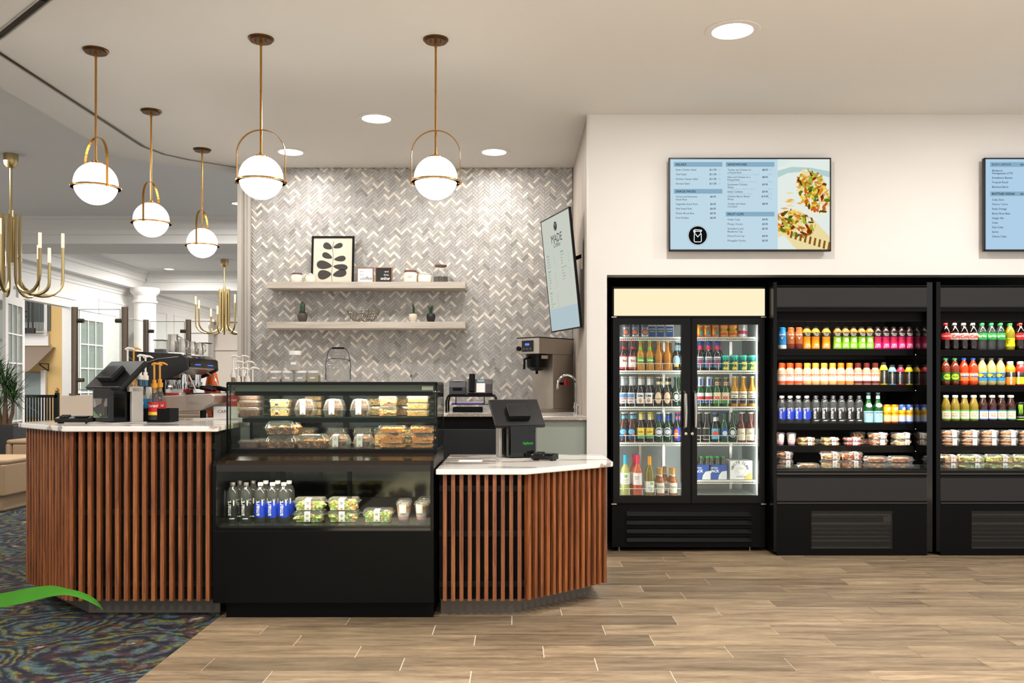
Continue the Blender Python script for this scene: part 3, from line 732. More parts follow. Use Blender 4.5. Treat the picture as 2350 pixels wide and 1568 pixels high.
# ================================================================ open coolers on the right
ZC = lambda py, Y=6.92: Z(py, Y)
DOTS = None
def dots():
    m, nt, p = base('perforated_plate', .5)
    p.inputs['Base Color'].default_value = lin('#15130e')
    tc = N(nt, 'ShaderNodeTexCoord'); sp = N(nt, 'ShaderNodeSeparateXYZ'); nt.links.new(tc.outputs['Object'], sp.inputs[0])
    r = []
    for k, ax_ in ((0, 'X'), (1, 'Z')):
        mu = N(nt, 'ShaderNodeMath', operation='MULTIPLY'); mu.inputs[1].default_value = 2*PI/.0105; nt.links.new(sp.outputs[ax_], mu.inputs[0])
        s = N(nt, 'ShaderNodeMath', operation='COSINE'); nt.links.new(mu.outputs[0], s.inputs[0]); r.append(s)
    ad = N(nt, 'ShaderNodeMath', operation='ADD'); nt.links.new(r[0].outputs[0], ad.inputs[0]); nt.links.new(r[1].outputs[0], ad.inputs[1])
    gt = N(nt, 'ShaderNodeMath', operation='LESS_THAN'); gt.inputs[1].default_value = .35; nt.links.new(ad.outputs[0], gt.inputs[0])
    nt.links.new(gt.outputs[0], p.inputs['Alpha']); return m
DOTM = dots()
def open_cooler(label, xa, xb, xc, xd, shelves, deck_y, gx):
    """xa..xd outer and inner side faces; shelves: px heights of shelf tops at 7.13 m"""
    t = thing('open_cooler', label, 'cooler', ((xa+xd)/2, 6.92, 0)); o = (xa+xd)/2
    f = lambda x: x-o
    MB().box(f(xa), f(xb), 0, .82, .03, 2.10).build('side_panel', BLACKS, t, bevel=.002)
    MB().box(f(xc), f(xd), 0, .82, .03, 2.10).build('side_panel', BLACKG, t, bevel=.002)
    MB().box(f(xb)-.002, f(xc)+.002, .78, .82, .4, 2.09).build('back_panel', mat('cooler_back', '#100e0b', .6, spec=.2), t)
    m = MB()
    for i in range(16):
        for j in range(5): m.box(f(xb)+.05+i*.07, f(xb)+.054+i*.07, .776, .781, .75+j*.27, .80+j*.27)
    stuff(m.build('slot', BLACKM, t))
    MB().box(f(xb), f(xc), .0, .78, 2.062, 2.075).build('top_panel', BLACKS, t)
    MB().box(f(xb), f(xc), .0, .03, ZC(704), ZC(660)).build('canopy_panel', GREY, t)
    MB().box(f(xb), f(xc), .0, .04, ZC(657.5), ZC(660)+.003).build('trim_strip', BLACKS, t)
    MB().box(f(xb), f(xc), .0, .05, ZC(707.5), ZC(704)).build('trim_strip', BLACKM, t)
    MB().box(f(xb), f(xc), .005, .06, ZC(715), ZC(707.5)).build('trim_strip', BLACK, t)
    MB().box(f(xb), f(xc), .07, .10, Z(738, 7.0), ZC(715)).build('air_curtain_panel', BLACK, t)
    MB().box(f(xb), f(xc), .1, .70, ZC(714), ZC(712)).build('inner_ceiling', BLACKM, t)
    for y in shelves:
        z = Z(y, 7.13)
        MB().box(f(xb)+.01, f(xc)-.01, .21, .66, z-.042, z).build('shelf', BLACK, t, bevel=.002)
        MB().box(f(xb)+.02, f(xc)-.02, .235, .245, z-.048, z-.042).build('lamp_tube', LED, t)
        MB().box(f(xb)+.01, f(xc)-.01, .205, .21, z-.052, z-.002).build('price_rail', BLACK, t)
    zd = Z(deck_y, 7.0)
    MB().box(f(xb), f(xc), .05, .78, zd-.05, zd).build('deck', BLACK, t)
    MB().box(f(xb)+.005, f(xc)-.005, .06, .064, zd, zd+.035).build('front_lip', GLASS, t)
    MB().box(f(xb), f(xc), .0, .05, ZC(1092), ZC(1079)).build('bumper', BLACKS, t, bevel=.006)
    MB().box(f(xb), f(xc), -.002, .004, ZC(1088.5), ZC(1087)).build('trim_strip', mat('dull_metal', '#6b665c', .35, 1), t)
    MB().box(f(xb), f(xc), .0, .08, ZC(1150), ZC(1097)).build('front_panel', GREY, t)
    MB().box(f(xb), f(xc), -.001, .08, ZC(1097), ZC(1092)).build('trim_strip', BLACKM, t)
    MB().box(f(xb), f(xc), -.003, .08, ZC(1157), ZC(1150)).build('trim_strip', BLACK, t)
    MB().box(f(xb), f(xc), -.005, .0, ZC(1155.5), ZC(1154)).build('trim_strip', _mc['dull_metal'], t)
    g0, g1 = f(X(gx[0], 6.92)), f(X(gx[1], 6.92)); gz0, gz1 = ZC(1260), ZC(1173)
    m = MB(); b0, b1 = f(xb), f(xc)
    m.box(b0, g0, 0, .7, 0, ZC(1157)); m.box(g1, b1, 0, .7, 0, ZC(1157)); m.box(g0, g1, 0, .7, 0, gz0); m.box(g0, g1, 0, .7, gz1, ZC(1157)); m.box(g0, g1, .12, .7, gz0, gz1)
    stuff(m.build('lower_body', BLACK, t))
    MB().box(g0, g1, .002, .004, gz0, gz1).build('grille_plate', DOTM, t)
    m = MB(); cu = mat('coil_metal', '#8f867a', .4, .6)
    for zz in (.035, .085, .115, .145, .175, .27): m.box(g0, g1, .03, .05, gz0+zz-.03, gz0+zz-.024)
    for zz in (.0, .185, .255): m.box(g0, g1, .02, .04, gz0+zz, gz0+zz+.012)
    m.box(g1-.06, g1, .02, .03, gz0+.19, gz0+.25)
    stuff(m.build('coil', cu, t))
    area('cooler_lamp', (o, 6.92+.16, ZC(716)), (math.radians(24), 0, 0), (xc-xb)*.9, .03, 3.4, (1, .93, .82))
    for y in shelves:
        area('cooler_lamp', (o, 6.92+.16, Z(y, 7.13)-.05), (math.radians(24), 0, 0), (xc-xb)*.9, .02, 1.5, (1, .93, .82), 2.2)
    return t
S1 = [801, 883.4, 972, 1023.4]; S2 = [803, 884, 966.5, 1024.5]
XA = [X(p, 6.92) for p in (1775, 1783, 2127, 2140)]; XB_ = [X(p, 6.92) for p in (2148.5, 2158.5, 2502, 2512)]
open_cooler('black open-front cooler with lit drink shelves right of the glass-door refrigerator', *XA, S1, 1076, (1862, 2048))
open_cooler('black open-front cooler at the right edge with sodas on its shelves', *XB_, S2, 1077, (2230, 2420))

# ================================================================ two door refrigerator
FX0, FX1, FY = X(1405, 7.07), X(1757, 7.07), 7.07
fr = thing('glass_door_refrigerator', 'black two-door glass refrigerator with a lit blank header, full of bottled drinks', 'refrigerator', ((FX0+FX1)/2, FY, 0))
o_ = (FX0+FX1)/2; fx = lambda px, Y=FY: X(px, Y)-o_; fz = lambda py, Y=FY: Z(py, Y); w_ = (FX1-FX0)/2
LIN = mat('white_liner', '#b9bfbd', .35)
m = MB()
m.box(-w_, -w_+.03, .05, .72, .06, 2.075); m.box(w_-.03, w_, .05, .72, .06, 2.075); m.box(-w_+.03, w_-.03, .68, .72, .06, 2.075)
m.box(-w_+.03, w_-.03, .05, .68, 1.83, 2.075); m.box(-w_+.03, w_-.03, .02, .68, .06, .40)
stuff(m.build('cabinet_body', BLACK, fr))
m = MB(); m.box(-w_+.03, w_-.03, .60, .68, .40, 1.83); m.box(-w_+.03, -w_+.034, .08, .6, .40, 1.83); m.box(w_-.034, w_-.03, .08, .6, .40, 1.83); m.box(-w_+.03, w_-.03, .08, .6, .40, .428); m.box(-w_+.03, w_-.03, .1, .6, 1.82, 1.83)
stuff(m.build('liner', LIN, fr))
MB().box(-.028, .028, .06, .12, .40, 1.83).build('mullion', WHITEP, fr)
for x in (-.3, .16, .47, -.1): MB().box(x-.012, x+.012, .59, .6, .42, 1.82).build('shelf_track', STEEL, fr)
MB().box(fx(1409), fx(1755), .0, .05, fz(725), fz(663)).build('header_light', glow('header_glow', '#ffebc4', .80), fr)
m = MB(); m.box(-w_, w_, -.006, .05, fz(663), fz(660)+.004); m.box(-w_, w_, -.006, .05, fz(729), fz(725)); m.box(-w_, fx(1409), -.006, .05, fz(729), fz(660)); m.box(fx(1755), w_, -.006, .05, fz(729), fz(660))
stuff(m.build('header_frame', BLACKS, fr))
def fdoor(ox0, ox1, gx0, gx1, hx, lk):
    m = MB(); a, b, c, d = fx(ox0), fx(ox1), fx(gx0), fx(gx1); za, zb, zc, zd = fz(1155), fz(730), fz(1138), fz(745)
    m.box(a, c, 0, .045, za, zb); m.box(d, b, 0, .045, za, zb); m.box(c, d, 0, .045, za, zc); m.box(c, d, 0, .045, zd, zb)
    dr = m.build('door', BLACKS, fr)
    MB().box(c, d, .015, .022, zc, zd).build('pane', clear('fridge_glass', '#f4f6f4', 1.3), dr)
    h = MB(); hxx = fx(hx); za, zb = fz(988), fz(896)
    h.tube([(hxx, .0, za+.01), (hxx, -.04, za+.03), (hxx, -.052, (za+zb)/2), (hxx, -.04, zb-.03), (hxx, 0, zb-.01)], [.009, .013, .015, .013, .009], 10)
    h.build('handle', STEEL, dr)
    lo = MB(); lo.lathe([(.012, 0), (.012, .006), (.006, .008), (0, .008)], 14, M=Matrix.Translation((fx(lk), 0, fz(996))) @ Matrix.Rotation(PI/2, 4, 'X')); lo.build('lock', STEEL, dr)
    return dr
fdoor(1407, 1584, 1422, 1564, 1571, 1574); fdoor(1588, 1755, 1600, 1742, 1594, 1588.5)
MB().box(fx(1584)+.001, fx(1588)-.001, .01, .045, fz(1155), fz(730)).build('gasket', BLACKM, fr)
for x in (fx(1409), fx(1752)):
    for y in (1157, 728): MB().box(x-.02, x+.02, -.008, .02, fz(y)-.004, fz(y)+.004).build('hinge', STEEL, fr)
m = MB(); m.box(-w_, w_, .015, .05, fz(1257), fz(1160)); m.build('lower_panel', BLACK, fr)
for i in range(4):
    ya = 1172+i*19.7
    MB().profx([(-.004, fz(ya+12)), (-.014, fz(ya+12)), (-.012, fz(ya+10.5)), (.010, fz(ya+3)), (.02, fz(ya))], fx(1438), fx(1725)).build('louvre', BLACK, fr)
    MB().box(fx(1443), fx(1722), .01, .016, fz(ya+1), fz(ya-2)).build('vent_slot', BLACKM, fr)
for x in (fx(1423), fx(1727)):
    for y in (.08, .6):
        q = MB(); q.cyl((x, y), .006, 0.004, .06, 8); q.cyl((x, y), .02, 0, .005, 12); q.build('foot', STEEL, fr)
for x in (-w_+.035, w_-.04):
    MB().box(x, x+.008, .07, .09, .44, 1.80).build('lamp_tube', LED, fr)
for s in (-1, 1): MB().box(s*.03-.004, s*.03+.004, .07, .09, .44, 1.80).build('lamp_tube', LED, fr)
FSH = [774, 850.5, 933.5, 1015.5]
def wire_shelf(x0, x1, z):
    m = MB()
    m.box(x0, x1, .115, .125, z-.012, z); m.box(x0, x1, .115, .122, z-.028, z-.022); m.box(x0, x1, .56, .57, z-.012, z-.002)
    k = int((x1-x0)/.016)
    for i in range(k+1):
        x = x0+(x1-x0)*i/k; m.box(x-.0016, x+.0016, .118, .565, z-.006, z-.001); m.box(x-.0016, x+.0016, .117, .121, z-.026, z-.008)
    stuff(m.build('wire_shelf', WHITEP, fr))
def stop_wire(x0, x1, z, k):
    m = MB(); m.tube([(x0, .112, z), (x0, .112, z+.055), (x1, .112, z+.055), (x1, .112, z)], .0022, 6)
    for i in range(1, k):
        x = x0+(x1-x0)*i/k; m.tube([(x, .112, z), (x, .112, z+.055)], .0022, 5)
    stuff(m.build('bottle_stop', WHITEP, fr))
for a, b, hv in ((-w_+.045, -.04, FSH), (.04, w_-.05, FSH+[1102])):
    for i, y in enumerate(hv):
        wire_shelf(a, b, Z(y, 7.2))
        if i in (1, 2, 3): stop_wire(a, b, Z(y, 7.2), 7)
stop_wire(-w_+.045, -.04, .43, 5)
for x, r in ((w_-.05, -1), (-w_+.05, 1), (.035, 1), (-.035, -1)):
    area('refrigerator_lamp', (o_+x, FY+.085, 1.12), (PI/2, 0, math.radians(70*r)), .02, 1.3, 5, (.93, 1, .98))
# ================================================================ lamps that are seen
def pendant(px, Y, ycan, yglobe, rz, label):
    x = X(px, Y); zg = Z(yglobe, Y)
    t = thing('globe_pendant', label, 'lamp', (x, Y, zg), 0, 'brass globe pendants over the counters')
    top = CEIL-zg
    m = MB(); m.lathe([(0, top), (.077, top), (.077, top-.008), (.066, top-.012), (.066, top-.02), (0, top-.02)][::-1], 32); m.build('canopy', BRASSD, t)
    m = MB()
    for s in (-1, 1): m.cyl((s*.03, -.01), .004, top-.034, top-.02, 8)
    stuff(m.build('canopy_screw', BRASS, t))
    m = MB(); m.cyl((0, 0), .009, top-.05, top-.02, 10); m.lathe([(.0068, .15), (.0068, top-.05)], 10); m.cyl((0, 0), .0085, top*.62, top*.62+.004, 10); m.build('rod', BRASS, t)
    m = MB(); m.lathe([(.131*math.sin(PI*k/24), -.131*math.cos(PI*k/24)) for k in range(25)], 40); m.build('globe', OPAL, t)
    m = MB(); m.cyl((0, 0), .042, .124, .131, 24); m.cyl((0, 0), .012, .13, .15, 12); m.build('cap', BRASS, t)
    zr = -.024; r = .1455
    m = MB(); m.lathe([(r, zr-.005), (r+.004, zr-.005), (r+.004, zr+.005), (r, zr+.005), (r, zr-.005)], 48); m.build('ring', BRASS, t)
    pts = [(-r-.002, 0, zr-.012), (-r-.002, 0, .1)]+[(-(r+.002)*math.cos(PI*k/20), 0, .142+(r+.002)*math.sin(PI*k/20)) for k in range(0, 21)]+[(r+.002, 0, .1), (r+.002, 0, zr-.012)]
    m = MB(); n = len(pts)
    M = Matrix.Rotation(rz, 4, 'Z'); vs = []
    for i, p in enumerate(pts):
        a = Vector(pts[max(0, i-1)]); b = Vector(pts[min(n-1, i+1)]); d = (b-a).normalized(); nn = Vector((d.z, 0, -d.x))*.0022
        for q in (Vector(p)-nn, Vector(p)+nn):
            for yy in (-.008, .008): vs.append(M @ Vector((q.x, yy, q.z)))
    m.v = [tuple(v) for v in vs]
    for i in range(n-1):
        a, b = i*4, i*4+4
        for u, v in ((0, 1), (1, 3), (3, 2), (2, 0)): m.face((a+u, a+v, b+v, b+u), 0)
    m.build('hoop', BRASS, t)
    m = MB()
    for s in (-1, 1): m.tube([tuple(M @ Vector((s*(r-.01), 0, zr-.006))), tuple(M @ Vector((s*(r+.012), 0, zr-.006)))], .006, 8)
    stuff(m.build('hoop_clip', BRASS, t))
    return t
pendant(220, 5.66, 115, 422, math.radians(-40), 'brass globe pendant lamp farthest to the left, over the corner of the tall bar')
pendant(347, 6.9, 254, 505, math.radians(90), 'brass globe pendant over the espresso counter, middle one of the receding left row')
pendant(464, 8.02, 343, 558, math.radians(90), 'smallest and farthest brass globe pendant lamp of the left row')
pendant(599, 5.47, 88, 408, 0, 'brass globe pendant lamp hanging over the left end of the display case')
pendant(1000, 5.485, 90, 409, 0, 'brass globe pendant lamp hanging over the low counter, nearest the menu screens')
def downlight(x, y, z, r, label, dim=1.0):
    t = thing('recessed_light', label, 'light', (x, y, z), 0, 'round recessed ceiling lights')
    m = MB(); m.lathe([(r*.72, -.001), (r*.74, -.006), (r*.97, -.006), (r, -.001)], 40); m.build('trim_ring', mat('ring_white', '#dad6cf', .5), t)
    m = MB(); m.lathe([(0, -.003), (r*.72, -.002)], 40); m.build('diffuser', DISC, t)
downlight(1.296, 5.355, CEIL, .164, 'large round recessed ceiling light above the glass-door refrigerator')
downlight(-1.084, 7.1, CEIL, .154, 'round recessed ceiling light between the two nearest globe pendants')
downlight(-2.01, 8.11, CEIL, .149, 'round recessed ceiling light partly behind a globe pendant, near the tiled wall')
downlight(-.18, 8.11, CEIL, .149, 'round recessed ceiling light near the right end of the tiled wall')
downlight(X(546, 11.4), 11.4, LZ, .1, 'small recessed lobby light beside the tiled wall post')
downlight(X(388, 17.7), 17.7, LZ, .12, 'small recessed lobby light above the white round column')
def chandelier(px, Y, ytop, ybody, ybot, rad, label, ph, k=9):
    x = X(px, Y); zt = LZ; zb = Z(ybody, Y); zl = Z(ybot, Y)
    t = thing('tube_chandelier', label, 'chandelier', (x, Y, zl), 0, 'gold tube chandeliers in the lobby')
    top = zt-zl; b = zb-zl
    m = MB(); m.lathe([(0, top-.14), (.035, top-.135), (.06, top-.10), (.068, top-.05), (.068, top)], 20); m.build('canopy', GOLD, t)
    m = MB(); m.cyl((0, 0), .012, b, top-.13, 8); m.cyl((0, 0), .02, b-.05, b+.05, 10); m.build('rod', GOLD, t)
    m = MB(); m.cyl((0, 0), .035, b*.42, b-.05, 12); m.build('hub', GOLD, t)
    for i in range(k):
        a = 2*PI*i/k+ph; r0 = .085; r1 = rad*(1 if i % 3 else .72); zc = .02+(r1-r0)/2*.85
        zc = min(zc, .26); ze = .34+.10*((i*2) % 3)
        p = [(r0, b), (r0, zc)]+[(r0+(r1-r0)/2*(1-math.cos(PI*q/10)), zc-(zc-.02)*math.sin(PI*q/10)) for q in range(1, 10)]+[(r1, zc), (r1, ze)]
        m = MB(); m.tube([(rr*math.cos(a), rr*math.sin(a), z) for rr, z in p], .0155, 8); ar = m.build('arm', GOLD, t)
        m = MB(); m.cyl((r1*math.cos(a), r1*math.sin(a)), .016, ze, ze+.15, 10); m.build('candle_tube', glow('candle_glow', '#ffe2c8', 1.0), ar)
chandelier(25, 9.0, 362, 494, 680, .5, 'large gold tube chandelier with candle lights at the left edge', .15)
chandelier(515, 16.4, 588, 664, 768, .5, 'small distant gold tube chandelier beside the tiled wall post', .5)
m = MB()
m.box(X(222, 8.35), X(239, 8.35), 8.8, 9.0, LZ-.01, LZ); tag(m.build('ceiling_vent', BLACKM), 'small black ceiling vent behind the leftmost pendant', 'vent')

# ================================================================ screens
def scr(x0, x1, Y, z0, z1, label, cat='screen'):
    t = thing('menu_screen', label, cat, ((x0+x1)/2, Y, z0)); w = (x1-x0)/2; h = z1-z0
    m = MB(); b = .011
    m.box(-w, w, 0, .03, 0, h); m.box(-w, w, -.006, 0, 0, b*1.3); m.box(-w, w, -.006, 0, h-b, h); m.box(-w, -w+b, -.006, 0, 0, h); m.box(w-b, w, -.006, 0, 0, h)
    m.build('bezel', PLASTIC, t, bevel=.002)
    MB().box(-.4, .4, .03, .069, .1, h-.1).build('bracket', BLACKM, t)
    return t, w, h
SC = glow('screen_blue', '#c2dcea', .72); BAR = glow('screen_bar', '#8fb4cb', .68); SI = glow('screen_ink', '#23323f', .5); SG = glow('screen_faded', '#a9c3d4', .68); WHT = glow('screen_white', '#e8f0ee', .95)
sw0, sw1 = X(1535, 6.93), X(1907, 6.93); sz0, sz1 = Z(577, 6.93), Z(362.5, 6.93)
t, w, h = scr(sw0, sw1, 6.93, sz0, sz1, 'wide menu screen with a food picture above the glass-door refrigerator')
# picture coordinates of the zoom: 95..2210 x 80..1285
SWD = sw1-sw0
def tv(mb, s, px, py, size, mi=0, bold=.004, align='LEFT', col=0):
    flat_text(mb, s, -w+(px-80)/2140*SWD, -.0035-.0002*mi, (1300-py)/1230*h, size, mi, align, bold)
m = MB().box(-w+.01, w-.01, -.003, 0, .012, h-.01); sp_ = m.build('display', SC, t)
u = lambda px: -w+(px-80)/2140*SWD
v = lambda py: (1300-py)/1230*h
m = MB()
for a, b, c, d in ((145, 785, 127, 188), (830, 1472, 127, 188), (145, 785, 481, 541), (830, 1472, 781, 841)): m.box(u(a), u(b), -.0034, -.003, v(d), v(c))
stuff(m.build('header_bar', BAR, t))
class Lines:                       # every printed line its own piece
    def __init__(s, mt, par): s.mt, s.par = mt, par
    def add(s, vs, fs, mi=0, sm=False): MB().add(vs, fs).build('lettering', s.mt, s.par)
m = Lines(SI, t)
for s, x, y in (('SALADS', 168, 171), ('SANDWICHES', 853, 171), ('SNACK PACKS', 170, 525), ('FRUIT CUPS', 853, 825)): tv(m, s, x, y, .0235, 0, .016)
for s, p, y in (('Asian Chicken Salad', '$11.95', 238), ('Chef Salad', '$11.95', 299), ('Chicken Caesar Salad', '$11.95', 360), ('Harvest Salad', '$11.95', 421)):
    tv(m, s, 168, y, .0195); tv(m, p, 615, y, .0195, 0, .02)
for s, p, y in (('Carrot and Hummus', '$6.95', 592), ('Snack Pack', '', 630), ('Vegetable Snack Pack', '$6.95', 690), ('Deli Snack Pack', '$6.95', 750), ('Power Boost Box', '$6.95', 811), ('Fruit Parfaits', '$6.95', 871)):
    tv(m, s, 170, y, .0195)
    if p: tv(m, p, 624, y, .0195, 0, .02)
for s, p, y in (('Turkey and Cheese on', '$8.95', 239), ('a Pretzel Roll', '', 276), ('Ham and Cheese on a', '$8.95', 335), ('Pretzel Roll', '', 372), ('Southwest Chicken', '$9.95', 432), ('Wrap', '', 469), ('Italian Ciabatta', '$9.95', 527), ('Chicken Bacon Ranch', '$10.95', 589), ('Wrap', '', 626), ('Turkey and Swiss', '$8.95', 686), ('Croissant', '', 722),
                ('Grape Cups', '$4.95', 892), ('Mango Chunks', '$5.95', 953), ('Strawberry and', '$5.95', 1014), ('Blueberry Cup', '', 1052), ('Mixed Fruit Cup', '$4.95', 1110), ('Pineapple Chunks', '$5.95', 1171)):
    tv(m, s, 853, y, .0195)
    if p: tv(m, p, 1310 if len(p) < 6 else 1300, y, .0195, 0, .02)
m = Lines(SG, t)
for s, x, y in (('Turkey and Cheese on a Pretzel', 853, 300), ('Ham and Cheese on a Pretzel', 853, 395), ('Chicken Bacon Ranch Wrap', 853, 492), ('Southwest Chicken Wrap', 853, 553), ('9.00', 1385, 300), ('9.00', 1385, 395), ('9.00', 1385, 492), ('9.00', 1385, 553), ('.00', 725, 238), ('.00', 725, 299), ('.00', 725, 360), ('.00', 725, 421), ('9.00', 1385, 239), ('9.00', 1385, 615)): tv(m, s, x, y, .0185, 0, .0)
def disc(mb, cx, cz, r, y, mi=0, n=40, rx=None): mb.add([(cx+(rx or r)*math.cos(2*PI*i/n), y, cz+r*math.sin(2*PI*i/n)) for i in range(n)], [tuple(range(n))], mi)
def stroke(mb, pts, wd, y, mi=0):
    for a, b in zip(pts, pts[1:]):
        a = Vector(a); b = Vector(b)
        if (b-a).length < 1e-6: continue
        d = (b-a).normalized(); n = Vector((-d.y, d.x))*wd/2; e = d*wd*.35
        mb.add([(q.x, y, q.y) for q in (a-n-e, b-n+e, b+n+e, a+n-e)], [(0, 1, 2, 3)], mi)
def jar_logo(mb, fu, s, y, dark=0, light=1):
    disc(mb, fu(0, 0)[0], fu(0, 0)[1], .132*s, y, dark)
    ring = [fu(.125*math.cos(2*PI*i/40), .125*math.sin(2*PI*i/40)) for i in range(41)]
    stroke(mb, ring, .006*s, y-.0003, light)
    for pts in ([(-.035, .045), (-.045, .02), (-.048, -.07), (-.04, -.085), (.04, -.085), (.048, -.07), (.045, .02), (.035, .045)], [(-.04, .07), (-.04, .055), (.05, .055), (.05, .07), (-.04, .078)], [(-.03, .02), (0, -.02), (.035, .02)], [(-.055, .07), (-.05, .04), (-.035, .05)]):
        stroke(mb, [fu(a, b) for a, b in pts], .009*s, y-.0003, light)
m = MB(); lx, lz = u(460), v(1092); k = SWD/2140*1000
jar_logo(m, lambda a, b: (lx+a*k, lz+b*k), k, -.0035); m.build('jar_logo', [glow('screen_black', '#14181c', .5), WHT], t)
# food picture: wraps on paper, flat shapes on the screen
CL = ['#e9f2ec', '#f3e2a8', '#e8b24a', '#c8661f', '#8b2d12', '#5f7a1d', '#a8b83a', '#f4d84e', '#f7efd9', '#3f5318', '#d98c2b', '#dff0ea', '#b9d6d4', '#8a5a20', '#cfe0d8']
FM = [glow('food_print_%02d' % i, c, .7) for i, c in enumerate(CL)]
m = MB(); r3 = random.Random(3)
m.box(u(1515), u(2205), -.0034, -.003, v(1275), v(85), 0)
def pol(pts, mi, y=-.0037): m.add([(u(a), y, v(b)) for a, b in pts], [tuple(range(len(pts)))], mi)
pol([(1515, 240), (1700, 190), (1950, 200), (2205, 250), (2205, 330), (1900, 250), (1650, 270), (1515, 330)], 12)
pol([(1515, 85), (1700, 85), (1600, 170), (1515, 200)], 11)
pol([(1780, 300), (1860, 240), (2000, 260), (2110, 340), (2170, 480), (2190, 620), (2205, 700), (2205, 1110), (1900, 800), (1800, 640), (1760, 450)], 0)
def filling(cx, cy, rx, ry, n, rot=0):
    for i in range(n):
        a = r3.uniform(0, 2*PI); q = math.sqrt(r3.random()); x = q*rx*math.cos(a); y = q*ry*math.sin(a)
        xx = cx+x*math.cos(rot)-y*math.sin(rot); yy = cy+x*math.sin(rot)+y*math.cos(rot)
        l = r3.uniform(22, 60); wd = r3.uniform(12, 26); b = r3.uniform(0, PI)
        pts = [(xx+l*math.cos(t)*math.cos(b)-wd*math.sin(t)*math.sin(b), yy+l*math.cos(t)*math.sin(b)+wd*math.sin(t)*math.cos(b)) for t in [2*PI*k/7 for k in range(7)]]
        pts = [(min(2203, max(1516, p)), min(1274, max(86, q2))) for p, q2 in pts]
        pol(pts, r3.choice([1, 2, 3, 4, 5, 6, 7, 8, 8, 1, 10, 9, 6, 3]), -.004-.000002*i)
pol([(1515, 860), (1620, 780), (1800, 765), (1950, 850), (2060, 960), (2205, 1110), (2205, 1275), (1760, 1275), (1515, 1120)], 1, -.0038)
pol([(1515, 1115), (1600, 1090), (1760, 1275), (1515, 1275)], 0, -.0039)
def ell(cx, cy, rx, ry, rot, mi, y): pol([(min(2203, max(1516, cx+rx*math.cos(t)*math.cos(rot)-ry*math.sin(t)*math.sin(rot))), cy+rx*math.cos(t)*math.sin(rot)+ry*math.sin(t)*math.cos(rot)) for t in [2*PI*k/30 for k in range(30)]], mi, y)
ell(1985, 530, 330, 205, math.radians(62), 8, -.00378); ell(1995, 525, 290, 170, math.radians(62), 2, -.00385); ell(1730, 930, 290, 150, math.radians(8), 2, -.00385)
filling(1990, 520, 290, 175, 330, math.radians(62)); filling(1725, 935, 280, 145, 300, math.radians(12))
for i in range(9):
    x = 1690+i*62; pol([(x, 1030+i*18), (x+26, 1040+i*18), (x+10, 1130+i*20), (x-18, 1120+i*20)], 13, -.0046)
for i in range(14):
    x = r3.uniform(1540, 1800); y = r3.uniform(520, 760); pol([(x, y), (x+70, y-14), (x+120, y+6), (x+50, y+16)], r3.choice([1, 2, 8]), -.0037)
stuff(m.build('food_print', FM, t))
# second wide screen cut by the frame
s0 = X(2258, 6.93)
t, w, h = scr(s0, s0+SWD, 6.93, sz0, sz1, 'menu screen cut off by the right edge, listing bottled sodas')
MB().box(-w+.012, w-.01, -.003, 0, .012, h-.01).build('display', glow('screen_blue2', '#b2d2ec', .72), t)
k2 = SWD/372/6.27
u2 = lambda px: -w+(px-233)*k2; v2 = lambda py: (1440-py)/1362*h
m = MB()
for a, b in ((142, 210), (570, 635)): m.box(u2(320), u2(1500), -.0034, -.003, v2(b), v2(a))
stuff(m.build('header_bar', BAR, t))
m = Lines(SI, t)
for s, y in (('BODY ARMOR', 190), ('BOTTLED SODAS', 617)):
    flat_text(m, s, u2(345), -.0037, v2(y), .0225, 0, 'LEFT', .025); flat_text(m, '$4.00', u2(752), -.0037, v2(y), .019, 0, 'LEFT', .02)
for s, y in (('Blueberry', 277), ('Pomegranate LYTE', 317), ('Strawberry Banana', 382), ('Tropical Punch', 448), ('Blockout Berry', 515), ('Coke Zero', 702), ('Mellow Yellow', 768), ('Fanta Orange', 835), ("Barq's Root Beer", 903), ('Ginger Ale', 970), ('Coke', 1037), ('Diet Coke', 1103), ('Sprite', 1170), ('Cherry Coke', 1237)):
    flat_text(m, s, u2(345), -.0037, v2(y), .0205)
# tilted portrait screen on the alcove side wall
P3 = lambda px, py, Y: Vector((X(px, Y), Y, Z(py, Y)))
br = P3(1333.7, 752.3, 7.3); tr = P3(1311.8, 476.7, 7.27); bl = P3(1266.6, 763.8, 7.97); tl = P3(1244.8, 507.3, 7.90)
ux = (br-bl); W3 = ux.length; ux.normalize(); uz = (tl-bl); uz = (uz-ux*uz.dot(ux)); H3 = uz.length; uz.normalize(); uy = uz.cross(ux)
M3 = Matrix((( ux.x, uy.x, uz.x, bl.x), (ux.y, uy.y, uz.y, bl.y), (ux.z, uy.z, uz.z, bl.z), (0, 0, 0, 1)))
t = thing('portrait_menu_screen', 'upright coffee menu screen tilted forward on the alcove side wall', 'screen', (0, 0, 0)); t.matrix_world = M3
m = MB(); m.box(0, W3, 0, .016, 0, H3); m.box(0, W3, -.006, 0, 0, .012); m.box(0, W3, -.006, 0, H3-.012, H3); m.box(0, .012, -.006, 0, 0, H3); m.box(W3-.012, W3, -.006, 0, 0, H3)
m.build('bezel', PLASTIC, t, bevel=.002)
MB().box(.011, W3-.011, -.003, 0, .011, H3-.011).build('display', glow('portrait_glow', '#d3d8cc', .66), t)
MB().box(.012, W3-.012, -.0034, -.003, .012, .2).build('display_footer', glow('portrait_blue', '#bccfd6', .66), t)
m = MB(); F3 = lambda a, b: (W3*a, H3*(1-b))
for s, a, b, sz, sh in (('MADE', .5, .235, .1, 0), ('Coffees', .49, .275, .055, .4)):
    flat_text(m, s, W3*a, -.004, H3*(1-b), sz, 0, 'CENTER', -.004 if s == 'MADE' else .0, shear=sh)
